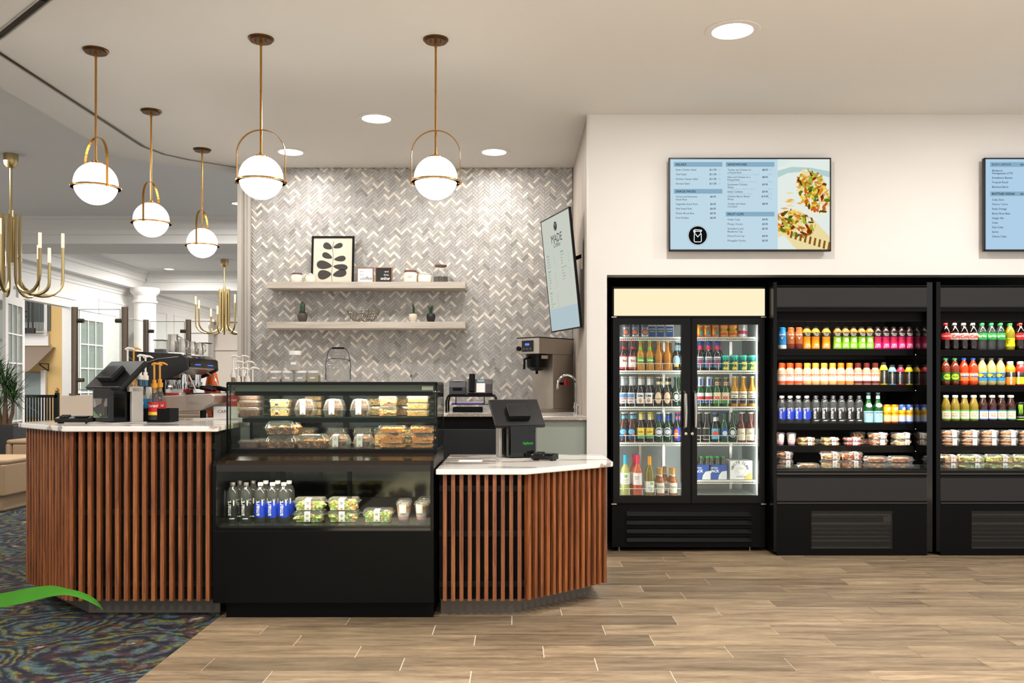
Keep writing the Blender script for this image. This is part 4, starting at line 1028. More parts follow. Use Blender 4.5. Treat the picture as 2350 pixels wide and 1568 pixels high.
for a, b, s in ((.1, .335, 'Coffee'), (.58, .335, 'Breakfast'), (.1, .47, 'Espresso'), (.58, .47, 'Teas and More'), (.1, .66, 'Frappe')):
    flat_text(m, s, W3*a, -.004, H3*(1-b), .02, 1, 'LEFT', .02)
for a, b, nm in ((.1, .36, ['Drip Coffee', 'Cold Brew', 'French Press', 'Flavored Drip']), (.58, .36, ['Avocado Toast', 'Bagel', 'Oatmeal', 'Muffin']), (.1, .495, ['Espresso', 'Macchiato', 'Cappuccino', 'Americano', 'Latte', 'Mocha']), (.58, .495, ['Hot Tea', 'Matcha Latte', 'Hot Chocolate', 'Iced Tea']), (.1, .685, ['Caramel', 'Java Chip', 'Mocha', 'White Chocolate', 'Matcha'])):
    for i, s in enumerate(nm):
        flat_text(m, s, W3*a, -.004, H3*(1-b-.024*i), .014, 0, 'LEFT', 0); flat_text(m, '4  5', W3*(a+.24), -.004, H3*(1-b-.024*i), .014, 0, 'LEFT', 0)
m.build('lettering', [glow('portrait_ink', '#4a4f4c', .55), glow('portrait_teal', '#3a98a0', .6)], t)
m = MB(); jar_logo(m, lambda a, b: (W3*.5+a*.3, H3*.9+b*.3), .3, -.004); m.build('jar_logo', [_mc['screen_black'], _mc['portrait_glow']], t)
Mi = M3.inverted()
m = MB(); pw = [Mi @ Vector(p) for p in ((.485, 7.44, 1.27+(890-590)*7.44/F), (.52, 7.42, 2.36), (.552, 7.4, 2.37))]
m.tube([tuple(p) for p in pw], .016, 8); m.build('wall_arm', BLACKM, t)
m = MB(); m.box(.55, .56, 7.37, 7.43, 2.26, 2.5); q = [Mi @ Vector(p) for p in m.v]; m.v = [tuple(p) for p in q]; m.build('wall_plate', STEEL, t)

# ================================================================ floating shelves and what stands on them
SY = 8.42
def fshelf(y0, y1, label):
    z1, z0 = Z(y0, SY), Z(y1, SY)
    o = MB().box(X(612, SY), X(1068, SY), SY, YB-.006, z0, z1).build('floating_shelf', SHELFM, bevel=.002)
    tag(o, label, 'shelf'); return z1
ZU = fshelf(646.8, 661.6, 'upper pale oak floating shelf on the herringbone wall')
ZL = fshelf(738.6, 753.7, 'lower pale oak floating shelf on the herringbone wall')
YI = 8.52; sx = lambda px: X(px, YI); pz = lambda n: n*YI/F
t = thing('framed_print', 'tall black framed leaf print leaning on the upper shelf', 'picture', (X(763, 8.6), 8.58, ZU)); t.rotation_euler = (math.radians(-6), 0, 0)
w, h = 49*8.58/F, 112*8.58/F; b = .018
m = MB(); m.box(-w, w, 0, .02, 0, b); m.box(-w, w, 0, .02, h-b, h); m.box(-w, -w+b, 0, .02, b, h-b); m.box(w-b, w, 0, .02, b, h-b); m.build('frame', BLACKM, t)
MB().box(-w+b, w-b, .008, .012, b, h-b).build('paper', mat('print_paper', '#cfc4b2', .9, nz=.05, nscale=200), t)
m = MB(); cx = lambda px: (px-760)/3.734*8.58/F; cz = lambda py: (622-py)/3.734*8.58/F
for a, b_, c, d, rot in ((715, 293, 42, 28, -.5), (803, 290, 42, 22, .35), (712, 377, 46, 25, -.4), (822, 402, 50, 24, .12), (688, 457, 66, 36, -.15), (828, 475, 62, 26, -.1), (692, 541, 58, 40, .1), (822, 532, 60, 32, .25)):
    pts = []
    for k in range(20):
        q = 2*PI*k/20; x_, y_ = c*math.cos(q), d*math.sin(q)*(1-.35*math.cos(q)*(1 if a > 760 else -1)*-1)
        pts.append((cx(a+x_*math.cos(rot)+y_*math.sin(rot)), .0075, cz(b_-x_*math.sin(rot)*-1*-1+y_*math.cos(rot))))
    m.add(pts, [tuple(range(20))], 0)
stroke(m, [(cx(764), cz(252)), (cx(757), cz(310)), (cx(765), cz(400)), (cx(757), cz(470)), (cx(752), cz(540)), (cx(757), cz(606))], .004, .0072)
stuff(m.build('leaf_print', mat('print_ink', '#3b3733', .9), t))
def small_frame(pa, pb, ytop, dark, label, lines):
    t = thing('small_sign', label, 'sign', (sx((pa+pb)/2), YI, ZU)); w = pz(pb-pa)/2; h = pz(647-ytop); b = .008
    m = MB(); m.box(-w, w, 0, .03, 0, b); m.box(-w, w, 0, .03, h-b, h); m.box(-w, -w+b, 0, .03, b, h-b); m.box(w-b, w, 0, .03, b, h-b); m.build('frame', mat('walnut_frame', '#8a5d42', .5), t)
    MB().box(-w+b, w-b, .006, .02, b, h-b).build('face', mat('sign_dark' if dark else 'sign_light', '#1f1d1c' if dark else '#efece6', .7), t)
    m = MB()
    for s, x, z, sz, al, shr in lines: flat_text(m, s, w*x, .0055, h*z, sz, 0, al, .0 if shr == 0 else .012, shear=shr)
    m.build('lettering', mat('chalk_white', '#e8e4dd', .8) if dark else mat('soft_ink', '#57504a', .8), t)
small_frame(819, 857, 611, False, 'small white sign in a wood frame reading but first coffee', [('but', -.65, .68, .026, 'LEFT', 0), ('first,', -.65, .47, .026, 'LEFT', 0), ('coffee', -.65, .2, .046, 'LEFT', .4)])
small_frame(861, 900, 611, True, 'small black sign in a wood frame reading and then wine', [('and', .55, .68, .026, 'RIGHT', 0), ('then.', .65, .47, .026, 'RIGHT', 0), ('wine', .65, .2, .046, 'RIGHT', .4)])
CER = mat('cream_ceramic', '#ebe2d2', .3); LIDW = mat('walnut_lid', '#6b4632', .5)
def canister(px, wpx, hpx, label, lid='wood', handle=False, knob=False):
    t = thing('ceramic_canister', label, 'jar', (sx(px), YI, ZU)); r = pz(wpx)/2; h = pz(hpx)
    m = MB(); m.lathe([(r*.88, 0), (r, .01), (r, h*.62), (r*.93, h*.76), (r*.86, h*.8), (r*.86, h*.86)], 24); m.build('body', CER, t)
    m = MB()
    if lid == 'wood': m.lathe([(r*.9, h*.86), (r*.92, h*.9), (r*.92, h), (r*.88, h)], 24); m.build('lid', LIDW, t)
    else: m.lathe([(r*.95, h*.84), (r*.95, h*.88), (r*.6, h*.95), (0, h*.96)], 24); m.tube([(-.012, 0, h*.94), (-.012, 0, h*1.05), (0, 0, h*1.1), (.012, 0, h*1.05), (.012, 0, h*.94)], .004, 6); m.build('lid', CER, t)
    if handle: m = MB(); m.tube([(-r*.8, 0, h*.8), (-r*1.15, 0, h*.86), (-r*1.15, 0, h*.95)], .003, 6); m.build('spoon', LIDW if lid == 'wood' else CER, t)
    return t, r, h
canister(681, 26, 22, 'small cream canister with wood lid and spoon left of the leaf print', 'wood', True)
canister(713, 24, 20, 'small cream lidded sugar bowl in front of the leaf print', 'cer')
t, r, h = canister(942, 31, 28, 'cream ceramic canister with flat wood lid right of the black sign')
m = MB(); m.quad((-.022, -r-.001, h*.38), (.022, -r-.001, h*.38), (.022, -r-.001, h*.58), (-.022, -r-.001, h*.58)); m.build('label', mat('tag_beige', '#cfc3ae', .8), t)
canister(975, 32, 23, 'cream ceramic jar with looped lid and wood base beside the glass jar', 'cer', True)
tag(MB().box(sx(957), sx(960), YI, YI+.02, ZU, ZU+pz(25)).build('wooden_stick', LIDW), 'thin upright wooden stick between two cream jars on the upper shelf', 'stick')
t = thing('coffee_bean_jar', 'fluted glass jar half full of coffee beans with a wood lid', 'jar', (sx(1012), YI, ZU)); r, h = pz(17), pz(41)
m = MB(); n = 32
prof = [(.95, 0), (1, .03), (1, .62), (.9, .76), (.74, .84), (.74, .9)]
m.lathe([(r*a, h*b) for a, b in prof], 32); m.build('glass_body', CLEARP, t)
m = MB(); m.lathe([(0, .004), (r*.94, .004), (r*.95, h*.33), (0, h*.36)], 20); m.build('coffee_beans', bits('coffee_beans', ['#1c0e08', '#2b170d', '#3a2113', '#120805'], 160), t)
m = MB(); m.lathe([(r*.78, h*.9), (r*.8, h*.93), (r*.8, h*.99), (r*.74, h)], 24); m.build('lid', LIDW, t)
def pot_plant(px, wpx, hpx, top, mt, label, kind):
    t = thing('potted_succulent', label, 'plant', (sx(px), YI, ZL)); r, h = pz(wpx)/2, pz(hpx)
    m = MB(); m.lathe([(r*.62, 0), (r*.85, h*.3), (r, h*.65), (r*.92, h*.92), (r*.8, h), (r*.7, h*.95), (0, h*.95)], 20); m.build('pot', mt, t)
    tp = pz(738-top); m = MB(); rr = random.Random(int(px))
    if kind == 'cactus':
        m.lathe([(.02, h*.9), (.027, h*1.3), (.022, h*1.7), (.026, tp*.75), (.018, tp*.93), (0, tp)], 7)
        for i in range(16): a = rr.uniform(0, 2*PI); m.blob((.025*math.cos(a), .025*math.sin(a), rr.uniform(h, h*1.15)), .008, 5)
    else:
        for i in range(22 if kind == 'spiky' else 9):
            a = rr.uniform(0, 2*PI); l = rr.uniform(.6, 1)*(tp-h); o_ = rr.uniform(0, .012); d = rr.uniform(.02, .16 if kind == 'spiky' else .05)
            b0 = Vector((o_*math.cos(a), o_*math.sin(a), h*.9)); m.tube([b0, b0+Vector((d*l*math.cos(a), d*l*math.sin(a), l*.6)), b0+Vector((d*2*l*math.cos(a), d*2*l*math.sin(a), l))], [.004, .0035, .0006], 5)
        for i in range(14): a = rr.uniform(0, 2*PI); m.blob((r*.6*math.cos(a), r*.6*math.sin(a), h), .009, 5)
    m.build('foliage', mat('succulent_green', '#23401f', .5, nz=.4, nscale=60), t)
pot_plant(694, 23, 21, 690, mat('brown_pot', '#4d423a', .6, nz=.2, nscale=100), 'small cactus in a rough dark brown pot on the lower shelf', 'cactus')
pot_plant(948, 21, 20, 689, mat('cream_pot', '#d9ccb8', .6), 'slim upright green succulent in a cream pot', 'slim')
pot_plant(989, 21, 19, 693, mat('black_pot', '#171719', .4), 'bushy spiky succulent in a ribbed black pot', 'spiky')
t = thing('ring_bowl', 'round silver bowl made of metal rings on the lower shelf', 'bowl', (sx(834), YI, ZL)); m = MB()
for j in range(5):
    rr_ = pz(37)*math.sin((.5+j*.22)); zz = .012+.088*(j/4)**1.3; k = 14+j*3
    for i in range(k):
        a = 2*PI*(i+.5*(j % 2))/k; c = Vector((rr_*math.cos(a), rr_*.75*math.sin(a), zz)); e1 = Vector((-math.sin(a), math.cos(a), 0)); e2 = Vector((math.cos(a)*.45, math.sin(a)*.45, .89))
        m.tube([c+(e1*math.cos(q)+e2*math.sin(q))*.0135 for q in [2*PI*z/8 for z in range(8)]], .0022, 4, closed=True)
m.tube([(.055*math.cos(q), .045*math.sin(q), .004) for q in [2*PI*z/20 for z in range(20)]], .003, 5, closed=True)
m.build('ring', mat('ring_metal', '#a79f92', .25, 1), t); stuff(KIDS and None or t.children[0] if False else bpy.data.objects['ring.%03d' % (5)]) if False else None
# ================================================================ back counter along the tiled wall
ZK = 1.067
bc = thing('back_counter', 'back counter with sage panel and dark under-counter units below the tiled wall', 'counter', (0, 7.4, 0))
MB().box(X(1232, 7.04), XS-.002, -.36, -.33, 0, ZK-.031).build('sage_panel', mat('sage_panel', '#8f968c', .5), bc)
MB().box(X(1232, 7.04), X(1232, 7.04)+.02, -.33, .45, 0, ZK-.031).build('sage_panel', _mc['sage_panel'], bc)
m = MB(); m.box(-2.5, .17, .47, 1.28, .1, ZK-.031); m.build('cabinet_body', BLACKM, bc)
m = MB(); m.rbox(-1.05, .16, .44, .47, .14, .93, .01); m.build('unit_door', mat('charcoal_unit', '#26272a', .3), bc, bevel=.01)
m = MB(); m.box(-1.05, .16, .42, .44, .62, .64); m.build('unit_handle', BLACKS, bc)
tp = [(-2.5, 7.82), (.165, 7.82), (.165, 7.0), (XS-.002, 7.0), (XS-.002, YB-.007), (-2.5, YB-.007)]
tag(MB().prism(tp, ZK-.03, ZK).build('countertop', QUARTZ, bevel=.004), 'quartz top of the back counter against the tiled wall', 'countertop')
# coffee brewer, turned towards the staff side
t = thing('coffee_brewer', 'tall stainless coffee brewer with black basket at the right end of the tiled wall', 'coffee machine', (.223, 8.05, ZK), math.radians(48))
zt = 1.745-ZK
STB = mat('brewer_steel', '#b9afa3', .42, .8, nz=.1, nscale=12)
m = MB(); m.box(0, .5, 0, .26, zt-.15, zt-.006); m.build('head', STB, t, bevel=.004)
MB().box(-.004, .504, -.004, .264, zt-.006, zt).build('top_lid', BLACKS, t)
m = MB(); m.box(.2, .5, .005, .255, .03, zt-.15); m.build('column', STB, t, bevel=.003)
MB().box(.0, .5, 0, .26, 0, .03).build('drip_base', STB, t)
m = MB(); m.lathe([(.05, zt-.30), (.09, zt-.27), (.10, zt-.15)], 24, (.12, .13, 0)); m.tube([(.02, .13, zt-.18), (-.05, .13, zt-.2), (-.055, .13, zt-.29)], .011, 8); m.build('brew_basket', BLACKS, t)
m = MB(); m.cyl((.12, .13), .012, zt-.33, zt-.30, 8); m.build('spout', BLACKM, t)
m = MB(); m.box(-.008, 0, .07, .2, zt-.13, zt-.03); m.build('control_panel', BLACKG, t)
m = MB(); m.box(-.0095, -.008, .11, .16, zt-.075, zt-.055); m.build('display', glow('lcd_blue', '#5b74e6', 1.2), t)
for yy in (.095, .135, .175):
    q = MB(); q.box(-.0095, -.008, yy-.013, yy+.013, zt-.115, zt-.095); q.build('button', mat('button_grey', '#3b3d40', .5), t)
m = MB(); m.lathe([(.022, 0), (.022, .02), (.018, .025), (0, .025)], 16, M=Matrix.Translation((0, .235, zt-.1)) @ Matrix.Rotation(-PI/2, 4, 'Y')); m.build('knob', BLACKS, t)
m = MB(); m.tube([(.3, -.0, .26), (.3, -.05, .26), (.3, -.05, .24)], .012, 8); m.build('tap', BLACKM, t)
m = MB(); m.rbox(.285, .33, -.075, -.05, .24, .3, .006); m.build('tap_handle', mat('red_tap', '#a3161c', .4), t)
MB().box(-.001, .0, .03, .03, 0, 0).v and None
m = MB(); m.box(.03, .12, -.0015, -.0, zt-.195, zt-.165); m.build('warning_label', mat('label_tan', '#c3b6a4', .6), t)
# gooseneck faucet
t = thing('gooseneck_faucet', 'chrome gooseneck faucet in front of the coffee brewer', 'faucet', (X(1322, 7.57), 7.57, ZK))
m = MB(); m.cyl((0, 0), .026, 0, .012, 16); m.cyl((0, 0), .018, .012, .1, 16); m.cyl((0, 0), .024, .05, .07, 16); m.build('base', CHROME, t)
m = MB(); m.tube([(0, 0, .1), (0, 0, .24)]+[(-.077+.077*math.cos(a), 0, .245+.085*math.sin(a)) for a in [PI*k/12 for k in range(1, 13)]]+[(-.154, 0, .21)], .0095, 10); m.build('spout', CHROME, t)
m = MB(); m.tube([(0, -.02, .075), (.02, -.06, .085)], .006, 6); m.build('lever', CHROME, t)
t = thing('sink_faucet', 'small chrome faucet tip rising behind the display case', 'faucet', (X(943, 8.3), 8.3, ZK))
m = MB(); m.tube([(0, 0, 0), (0, 0, .3), (.005, -.03, .335), (.01, -.07, .31), (.01, -.07, .28)], .012, 8); m.build('spout', CHROME, t)
m = MB(); m.cyl((0, 0), .03, 0, .02, 14); m.build('base', CHROME, t)
# organiser stand with printer, telephone and papers
YO = 8.15; ox = lambda px: X(px, YO)
t = thing('desk_organiser', 'black wire desk stand under the printer and telephone', 'stand', ((ox(1022)+ox(1141))/2, YO, ZK)); w = (ox(1141)-ox(1022))/2; hh = Z(906, YO)-ZK
m = MB(); m.rbox(-w+.02, w-.02, 0, .3, hh-.02, hh, .02); m.build('top_tray', BLACKS, t)
for s in (-1, 1):
    for y in (0.01, .29):
        q = MB(); q.tube([(s*(w-.008), y, 0), (s*(w-.008), y, hh-.06), (s*(w-.02), y, hh-.02), (s*(w-.06), y, hh-.006)], .009, 8); q.build('leg', BLACKS, t)
MB().box(-w+.05, w-.08, .02, .28, hh*.42, hh*.45).build('middle_tray', BLACKS, t)
for s in (-.6, .5): MB().box(s*w-.004, s*w+.004, .02, .03, hh*.45, hh-.02).build('divider', BLACKS, t)
tag(MB().box(ox(1036), ox(1108), YO+.03, YO+.25, ZK+hh*.45+.001, ZK+hh*.45+.016).build('folder', mat('purple_folder', '#6a55a8', .6)), 'purple folder lying on the middle tray of the desk stand', 'folder')
tag(MB().box(ox(1034), ox(1112), YO+.025, YO+.26, ZK+hh*.45+.0165, ZK+hh*.45+.024).build('paper_pile', PAPER), 'white papers on top of the purple folder', 'paper')
m = MB(); m.rbox(ox(1038), ox(1106), YO+.03, YO+.27, ZK, ZK+.045, .02); tag(m.build('binder', BLACKM, bevel=.01), 'black binder lying under the desk stand', 'binder')
t = thing('receipt_printer', 'dark grey receipt printer on the left of the desk stand', 'printer', (ox(1049.5), YO+.02, ZK+hh+.001)); w = (ox(1069)-ox(1030.5))/2; h = Z(875, YO)-ZK-hh
PG = mat('printer_grey', '#3b3c3f', .5)
m = MB(); m.profx([(0, 0), (0, h*.55), (.02, h*.92), (.05, h), (.2, h), (.2, 0)], -w, w); m.build('body', PG, t, bevel=.004)
m = MB(); m.box(-w*.55, w*.55, -.004, .0, h*.28, h*.5); m.build('paper_slot', BLACKM, t)
m = MB(); m.box(w*.6, w*.85, -.003, 0, h*.2, h*.32); m.build('button', mat('button_grey', '#3b3d40', .5), t)
m = MB(); m.box(-w*.5, w*.5, .02, .06, h, h+.004); m.build('receipt_paper', PAPER, t)
t = thing('desk_telephone', 'office telephone with handset on the right of the desk stand', 'telephone', (ox(1101), YO+.02, ZK+hh+.001)); w = (ox(1130)-ox(1072))/2; h = Z(868, YO)-ZK-hh
M = Matrix.Rotation(math.radians(-18), 4, 'X')
m = MB(); m.rbox(-w, w, .0, .03, .01, h, .008, M=M); m.build('body', mat('phone_grey', '#55514e', .45), t, bevel=.004)
m = MB(); m.box(-w, w, 0, .12, 0, .012); m.build('foot_stand', BLACKM, t)
m = MB(); m.rbox(-w+.015, -w+.07, -.035, -.002, .02, h+.04, .012, M=M); m.build('handset', BLACKS, t, bevel=.008)
m = MB(); m.box(-w*.28, w*.4, -.003, 0, .02, h*.72, M=M); m.build('directory_card', PAPER, t)
m = MB(); m.box(-w*.2, w*.35, -.003, 0, h*.8, h*.94, M=M); m.build('display', glow('phone_lcd', '#9fc3cf', .6), t)
m = MB()
for i in range(4):
    for j in range(6): m.box(w*(.5+.12*i), w*(.58+.12*i), -.005, 0, h*(.1+.1*j), h*(.16+.1*j), M=M)
stuff(m.build('key', mat('key_dark', '#2a2727', .5), t))
# ================================================================ registers and card readers
def register(loc, rz, label, flip, logo):
    t = thing('cash_register', label, 'cash register', loc, rz)
    m = MB(); m.rbox(-.15, .13, -.12, .12, 0, .008, .02); m.build('base_plate', mat('silver_plastic', '#b5b0aa', .35, .3), t, bevel=.002)
    s = flip
    x0, x1 = (-.075, .105) if s > 0 else (-.105, .075)
    m = MB(); m.rbox(x0, x1, -.10, .10, .012, .214, .02); m.build('printer_box', BLACKG, t, bevel=.004)
    for k in range(6): MB().rbox(x0-.001, x1+.001, -.101, .101, .16+k*.008, .1625+k*.008, .02).build('rib', PLASTIC, t)
    m = MB(); a, b = (x0-.035, x0-.012) if s > 0 else (x1+.012, x1+.035)
    m.rbox(a, b, .02, .1, .008, .214, .005); m.rbox(min(a, b), max(a, b), .0, .1, .19, .22, .004); m.build('column', mat('silver_plastic', '#b5b0aa', .35, .3), t, bevel=.002)
    M = Matrix.Translation((0, -.01, .285)) @ Matrix.Rotation(math.radians(-48), 4, 'X')
    m = MB(); m.rbox(-.165, .165, -.012, .016, -.115, .125, .01, M=M); m.build('display_body', PLASTIC, t, bevel=.005)
    m = MB(); m.rbox(-.155, .155, .016, .02, -.105, .115, .008, M=M); m.build('touch_screen', BLACKG, t)
    m = MB(); m.rbox(-.07, .07, -.05, -.012, -.07, .04, .008, M=M); m.build('hinge_block', PLASTIC, t, bevel=.006)
    m = MB(); m.tube([(0, .02, .2), (0, .0, .27)], .03, 10); m.build('neck', PLASTIC, t)
    if logo:
        m = MB(); flat_text(m, 'Agilysys', .012, -.1012, .095, .022, 0, 'LEFT', .02); m.build('lettering', glow('logo_green', '#3fae3a', .8), t)
    else:
        m = MB(); m.box(x0+.02, x1-.03, -.1015, -.1, .035, .15); m.build('card_picture', bits('faded_picture', ['#3a3430', '#6b6460', '#8a8480', '#2a2624', '#5d7a55'], 24), t)
    return t
register((X(1185, 5.72), 5.78, .838), math.radians(16), 'black cash register on the low quartz counter, screen turned to the staff', 1, True)
register((X(266, 5.42), 5.44, 1.076), math.radians(-30), 'black cash register on the tall bar near the glass guard', -1, False)
def card_reader(loc, rz, label, l=.17):
    t = thing('card_reader', label, 'card reader', loc, rz)
    m = MB(); m.profx([(-.04, .006), (-.045, .03), (.03, .045), (.045, .035), (.045, .006)], -l/2, l/2); m.build('body', PLASTIC, t, bevel=.004)
    m = MB()
    for i in range(3):
        for j in range(4): m.box(-l*.4+i*.018, -l*.4+i*.018+.013, -.03+j*.015, -.02+j*.015, .036+.0029*j, .042+.0029*j)
    stuff(m.build('key', mat('key_dark', '#2a2727', .5), t))
    MB().box(l*.05, l*.42, -.03, .03, .037, .043).build('display', BLACKG, t)
    for s in (-1, 1): MB().box(s*l*.4-.006, s*l*.4+.006, -.03, .03, 0, .006).build('foot', BLACKM, t)
    return t
card_reader((X(171, 5.42), 5.42, 1.0765), .05, 'black card reader lying near the left corner of the tall bar', .2)
t = card_reader((X(1250, 5.62), 5.62, .8385), -.5, 'black card reader beside the register on the low quartz counter', .15)
MB().box(-.077, -.0755, -.03, .03, .01, .035).build('paper_cover', PAPER, t)
tag(MB().box(X(1050, 5.45), X(1105, 5.45), 5.5, 5.62, .8385, .839).build('receipt_slip', PAPER), 'white paper slip lying on the low quartz counter', 'paper')
# ================================================================ espresso station
ZE = 1.085
EX, EY = -2.64, 6.1
t = thing('espresso_machine', 'black and steel two-group espresso machine on the work counter', 'espresso machine', (EX, EY, ZE))
Mx = Matrix(((0, 1, 0, 0), (1, 0, 0, 0), (0, 0, 1, 0), (0, 0, 0, 1)))     # profile (x, z) run along y
def along_y(mb, poly, y0, y1, mi=0): return mb.profx(poly, y0, y1, mi, Mx)
prof = [(0, .04), (0, .455), (.38, .435), (.43, .405), (.435, .33), (.36, .29), (.25, .25), (.25, .04)]
m = MB(); along_y(m, prof, 0, .03); along_y(m, prof, .60, .63); stuff(m.build('side_panel', mat('machine_black', '#141313', .3), t, bevel=.006))
m = MB(); along_y(m, [(0.01, .04), (0.01, .44), (.37, .42), (.42, .40), (.42, .335), (.34, .30), (.24, .26), (.24, .04)], .03, .60); m.build('body', STEEL, t, bevel=.004)
m = MB(); along_y(m, [(.421, .345), (.436, .345), (.425, .41), (.39, .43), (.385, .425)], .04, .59); m.build('control_panel', BLACKG, t)
for gy in (.19, .45):
    for i in range(5): MB().box(.434, .437, gy-.05+i*.022, gy-.038+i*.022, .362, .368).build('button', glow('button_blue', '#3a5cff', 2.0), t)
    m = MB(); m.cyl((.33, gy), .035, .235, .30, 18); m.cyl((.33, gy), .045, .225, .245, 18); m.build('group_head', CHROME, t)
    m = MB(); m.cyl((.33, gy), .036, .195, .225, 16); m.tube([(.36, gy, .212), (.42, gy, .208), (.455, gy, .205)], .01, 8); m.build('portafilter', CHROME, t)
    m = MB(); m.tube([(.45, gy, .205), (.50, gy, .2), (.56, gy, .19)], [.013, .018, .014], 10); m.build('portafilter_handle', BLACKS, t)
for gy in (.06, .57):
    m = MB(); m.tube([(.36, gy, .32), (.42, gy, .29), (.46, gy, .2), (.47, gy, .12)], .006, 8); m.build('steam_wand', CHROME, t)
m = MB(); along_y(m, [(.25, .15), (.58, .165), (.61, .15), (.60, .10), (.52, .05), (.3, .035), (.25, .035)], .01, .62); m.build('drip_tray', STB, t, bevel=.006)
MB().box(.27, .58, .03, .60, .155, .17).build('drip_grate', CHROME, t)
m = MB(); m.box(.25, .26, .05, .58, .17, .26); m.build('backsplash', CHROME, t)
m = MB(); m.lathe([(.0, 0), (.024, .0), (.024, .006), (0, .006)], 18, M=Matrix.Translation((.26, .5, .21)) @ Matrix.Rotation(PI/2, 4, 'Y')); m.build('gauge', WHITEP, t)
m = MB(); m.box(.15, .19, -.0015, 0, .05, .21); m.build('spec_label', PAPER, t)
for x, y in ((.05, .05), (.52, .05), (.05, .58), (.52, .58)): q = MB(); q.cyl((x, y), .022, 0, .05, 12); q.build('foot', BLACKS, t)
m = MB(); m.tube([(.02, 0, .42), (.12, -.02, .36), (.24, -.02, .40), (.37, 0, .415)], .003, 6); m.build('hose', STEEL, t)
def pitcher(px, Y, z, r, h, label):
    t = thing('steel_pitcher', label, 'pitcher', (X(px, Y), Y, z), 0, 'steel pitchers on the espresso machine')
    m = MB(); m.lathe([(r*1.02, 0), (r*1.05, .01), (r, h*.5), (r*.82, h*.8), (r*.85, h), (r*.8, h), (r*.78, h*.8), (r*.9, h*.4), (0, .01)], 22); m.build('body', STEEL, t)
    m = MB(); m.tube([(r*.85, -.0, h*.9), (r*1.5, -.0, h*.8), (r*1.5, 0, h*.35), (r, 0, h*.2)], .005, 6); m.build('handle', CHROME, t)
ZT = ZE+.452
pitcher(397, 6.3, ZT, .042, .125, 'tallest steel pitcher on top of the espresso machine')
pitcher(419, 6.25, ZT-.003, .026, .095, 'slim steel pitcher second from the left on the espresso machine')
pitcher(440, 6.35, ZT-.008, .03, .085, 'small steel pitcher in the middle of the espresso machine top')
pitcher(457, 6.45, ZT-.013, .03, .085, 'small steel pitcher next to the clear box on the espresso machine')
for px, Y, wd, lb in ((370, 6.5, .035, 'clear bean hopper with beans behind the tall steel pitcher'), (471, 6.5, .03, 'clear plastic box at the right end of the espresso machine top')):
    t = thing('clear_hopper', lb, 'container', (X(px, Y), Y, ZT-(.0 if px < 400 else .02)))
    m = MB(); m.box(-wd, wd, -.05, .05, 0, .09); m.build('hopper_body', CLEARP, t, bevel=.004)
    if px < 400: m = MB(); m.box(-wd+.004, wd-.004, -.045, .045, .003, .03); m.build('coffee_beans', _mc['coffee_beans'], t)
    MB().box(-wd-.003, wd+.003, -.053, .053, .0905, .096).build('lid', PLASTIC, t)
t = thing('coffee_grinder', 'black and steel grinder leaning shape right of the espresso machine', 'grinder', (X(512, 6.78), 6.78, ZE))
t['label'] = 'black and steel coffee grinder right of the espresso machine'
M = Matrix.Rotation(math.radians(24), 4, 'Y')
m = MB(); m.rbox(-.06, .05, -.09, .09, .0, .03, .02); m.build('base', BLACKS, t, bevel=.004)
m = MB(); m.rbox(-.04, .03, -.06, .06, .02, .24, .02, M=M); m.build('body', PLASTIC, t, bevel=.006)
m = MB(); m.box(-.045, -.04, -.045, .045, .05, .2, M=M); m.box(.03, .036, -.05, .05, .04, .22, M=M); stuff(m.build('steel_plate', STEEL, t))
m = MB(); m.lathe([(.03, .24), (.055, .3), (.055, .36), (.03, .38)], 18, M=M); m.build('bean_hopper', CLEARP, t)
m = MB(); m.tube([(-.02, -.07, .2), (-.09, -.09, .22)], .012, 8); m.build('doser_handle', BLACKS, t)
t = thing('sauce_bottle', 'orange caramel sauce bottle behind the grinder', 'bottle', (X(487, 6.87), 6.87, ZE))
m = MB(); m.lathe([(.055, 0), (.058, .02), (.055, .2), (.035, .31), (.025, .33)], 20); m.build('body', mat('orange_plastic', '#e05a14', .35), t)
m = MB(); m.cyl((0, 0), .03, .33, .35, 14); m.build('cap', mat('brown_cap', '#8a3a12', .4), t)
m = MB(); m.lathe([(.0568, .12), (.0575, .2)], 20); m.build('label', mat('red_label', '#d42a1a', .5), t)
m = MB(); wrap_text(m, 'CARAMEL', .058, .205, .022, 0, .02); m.build('lettering', mat('brown_ink', '#5a2410', .6), t)
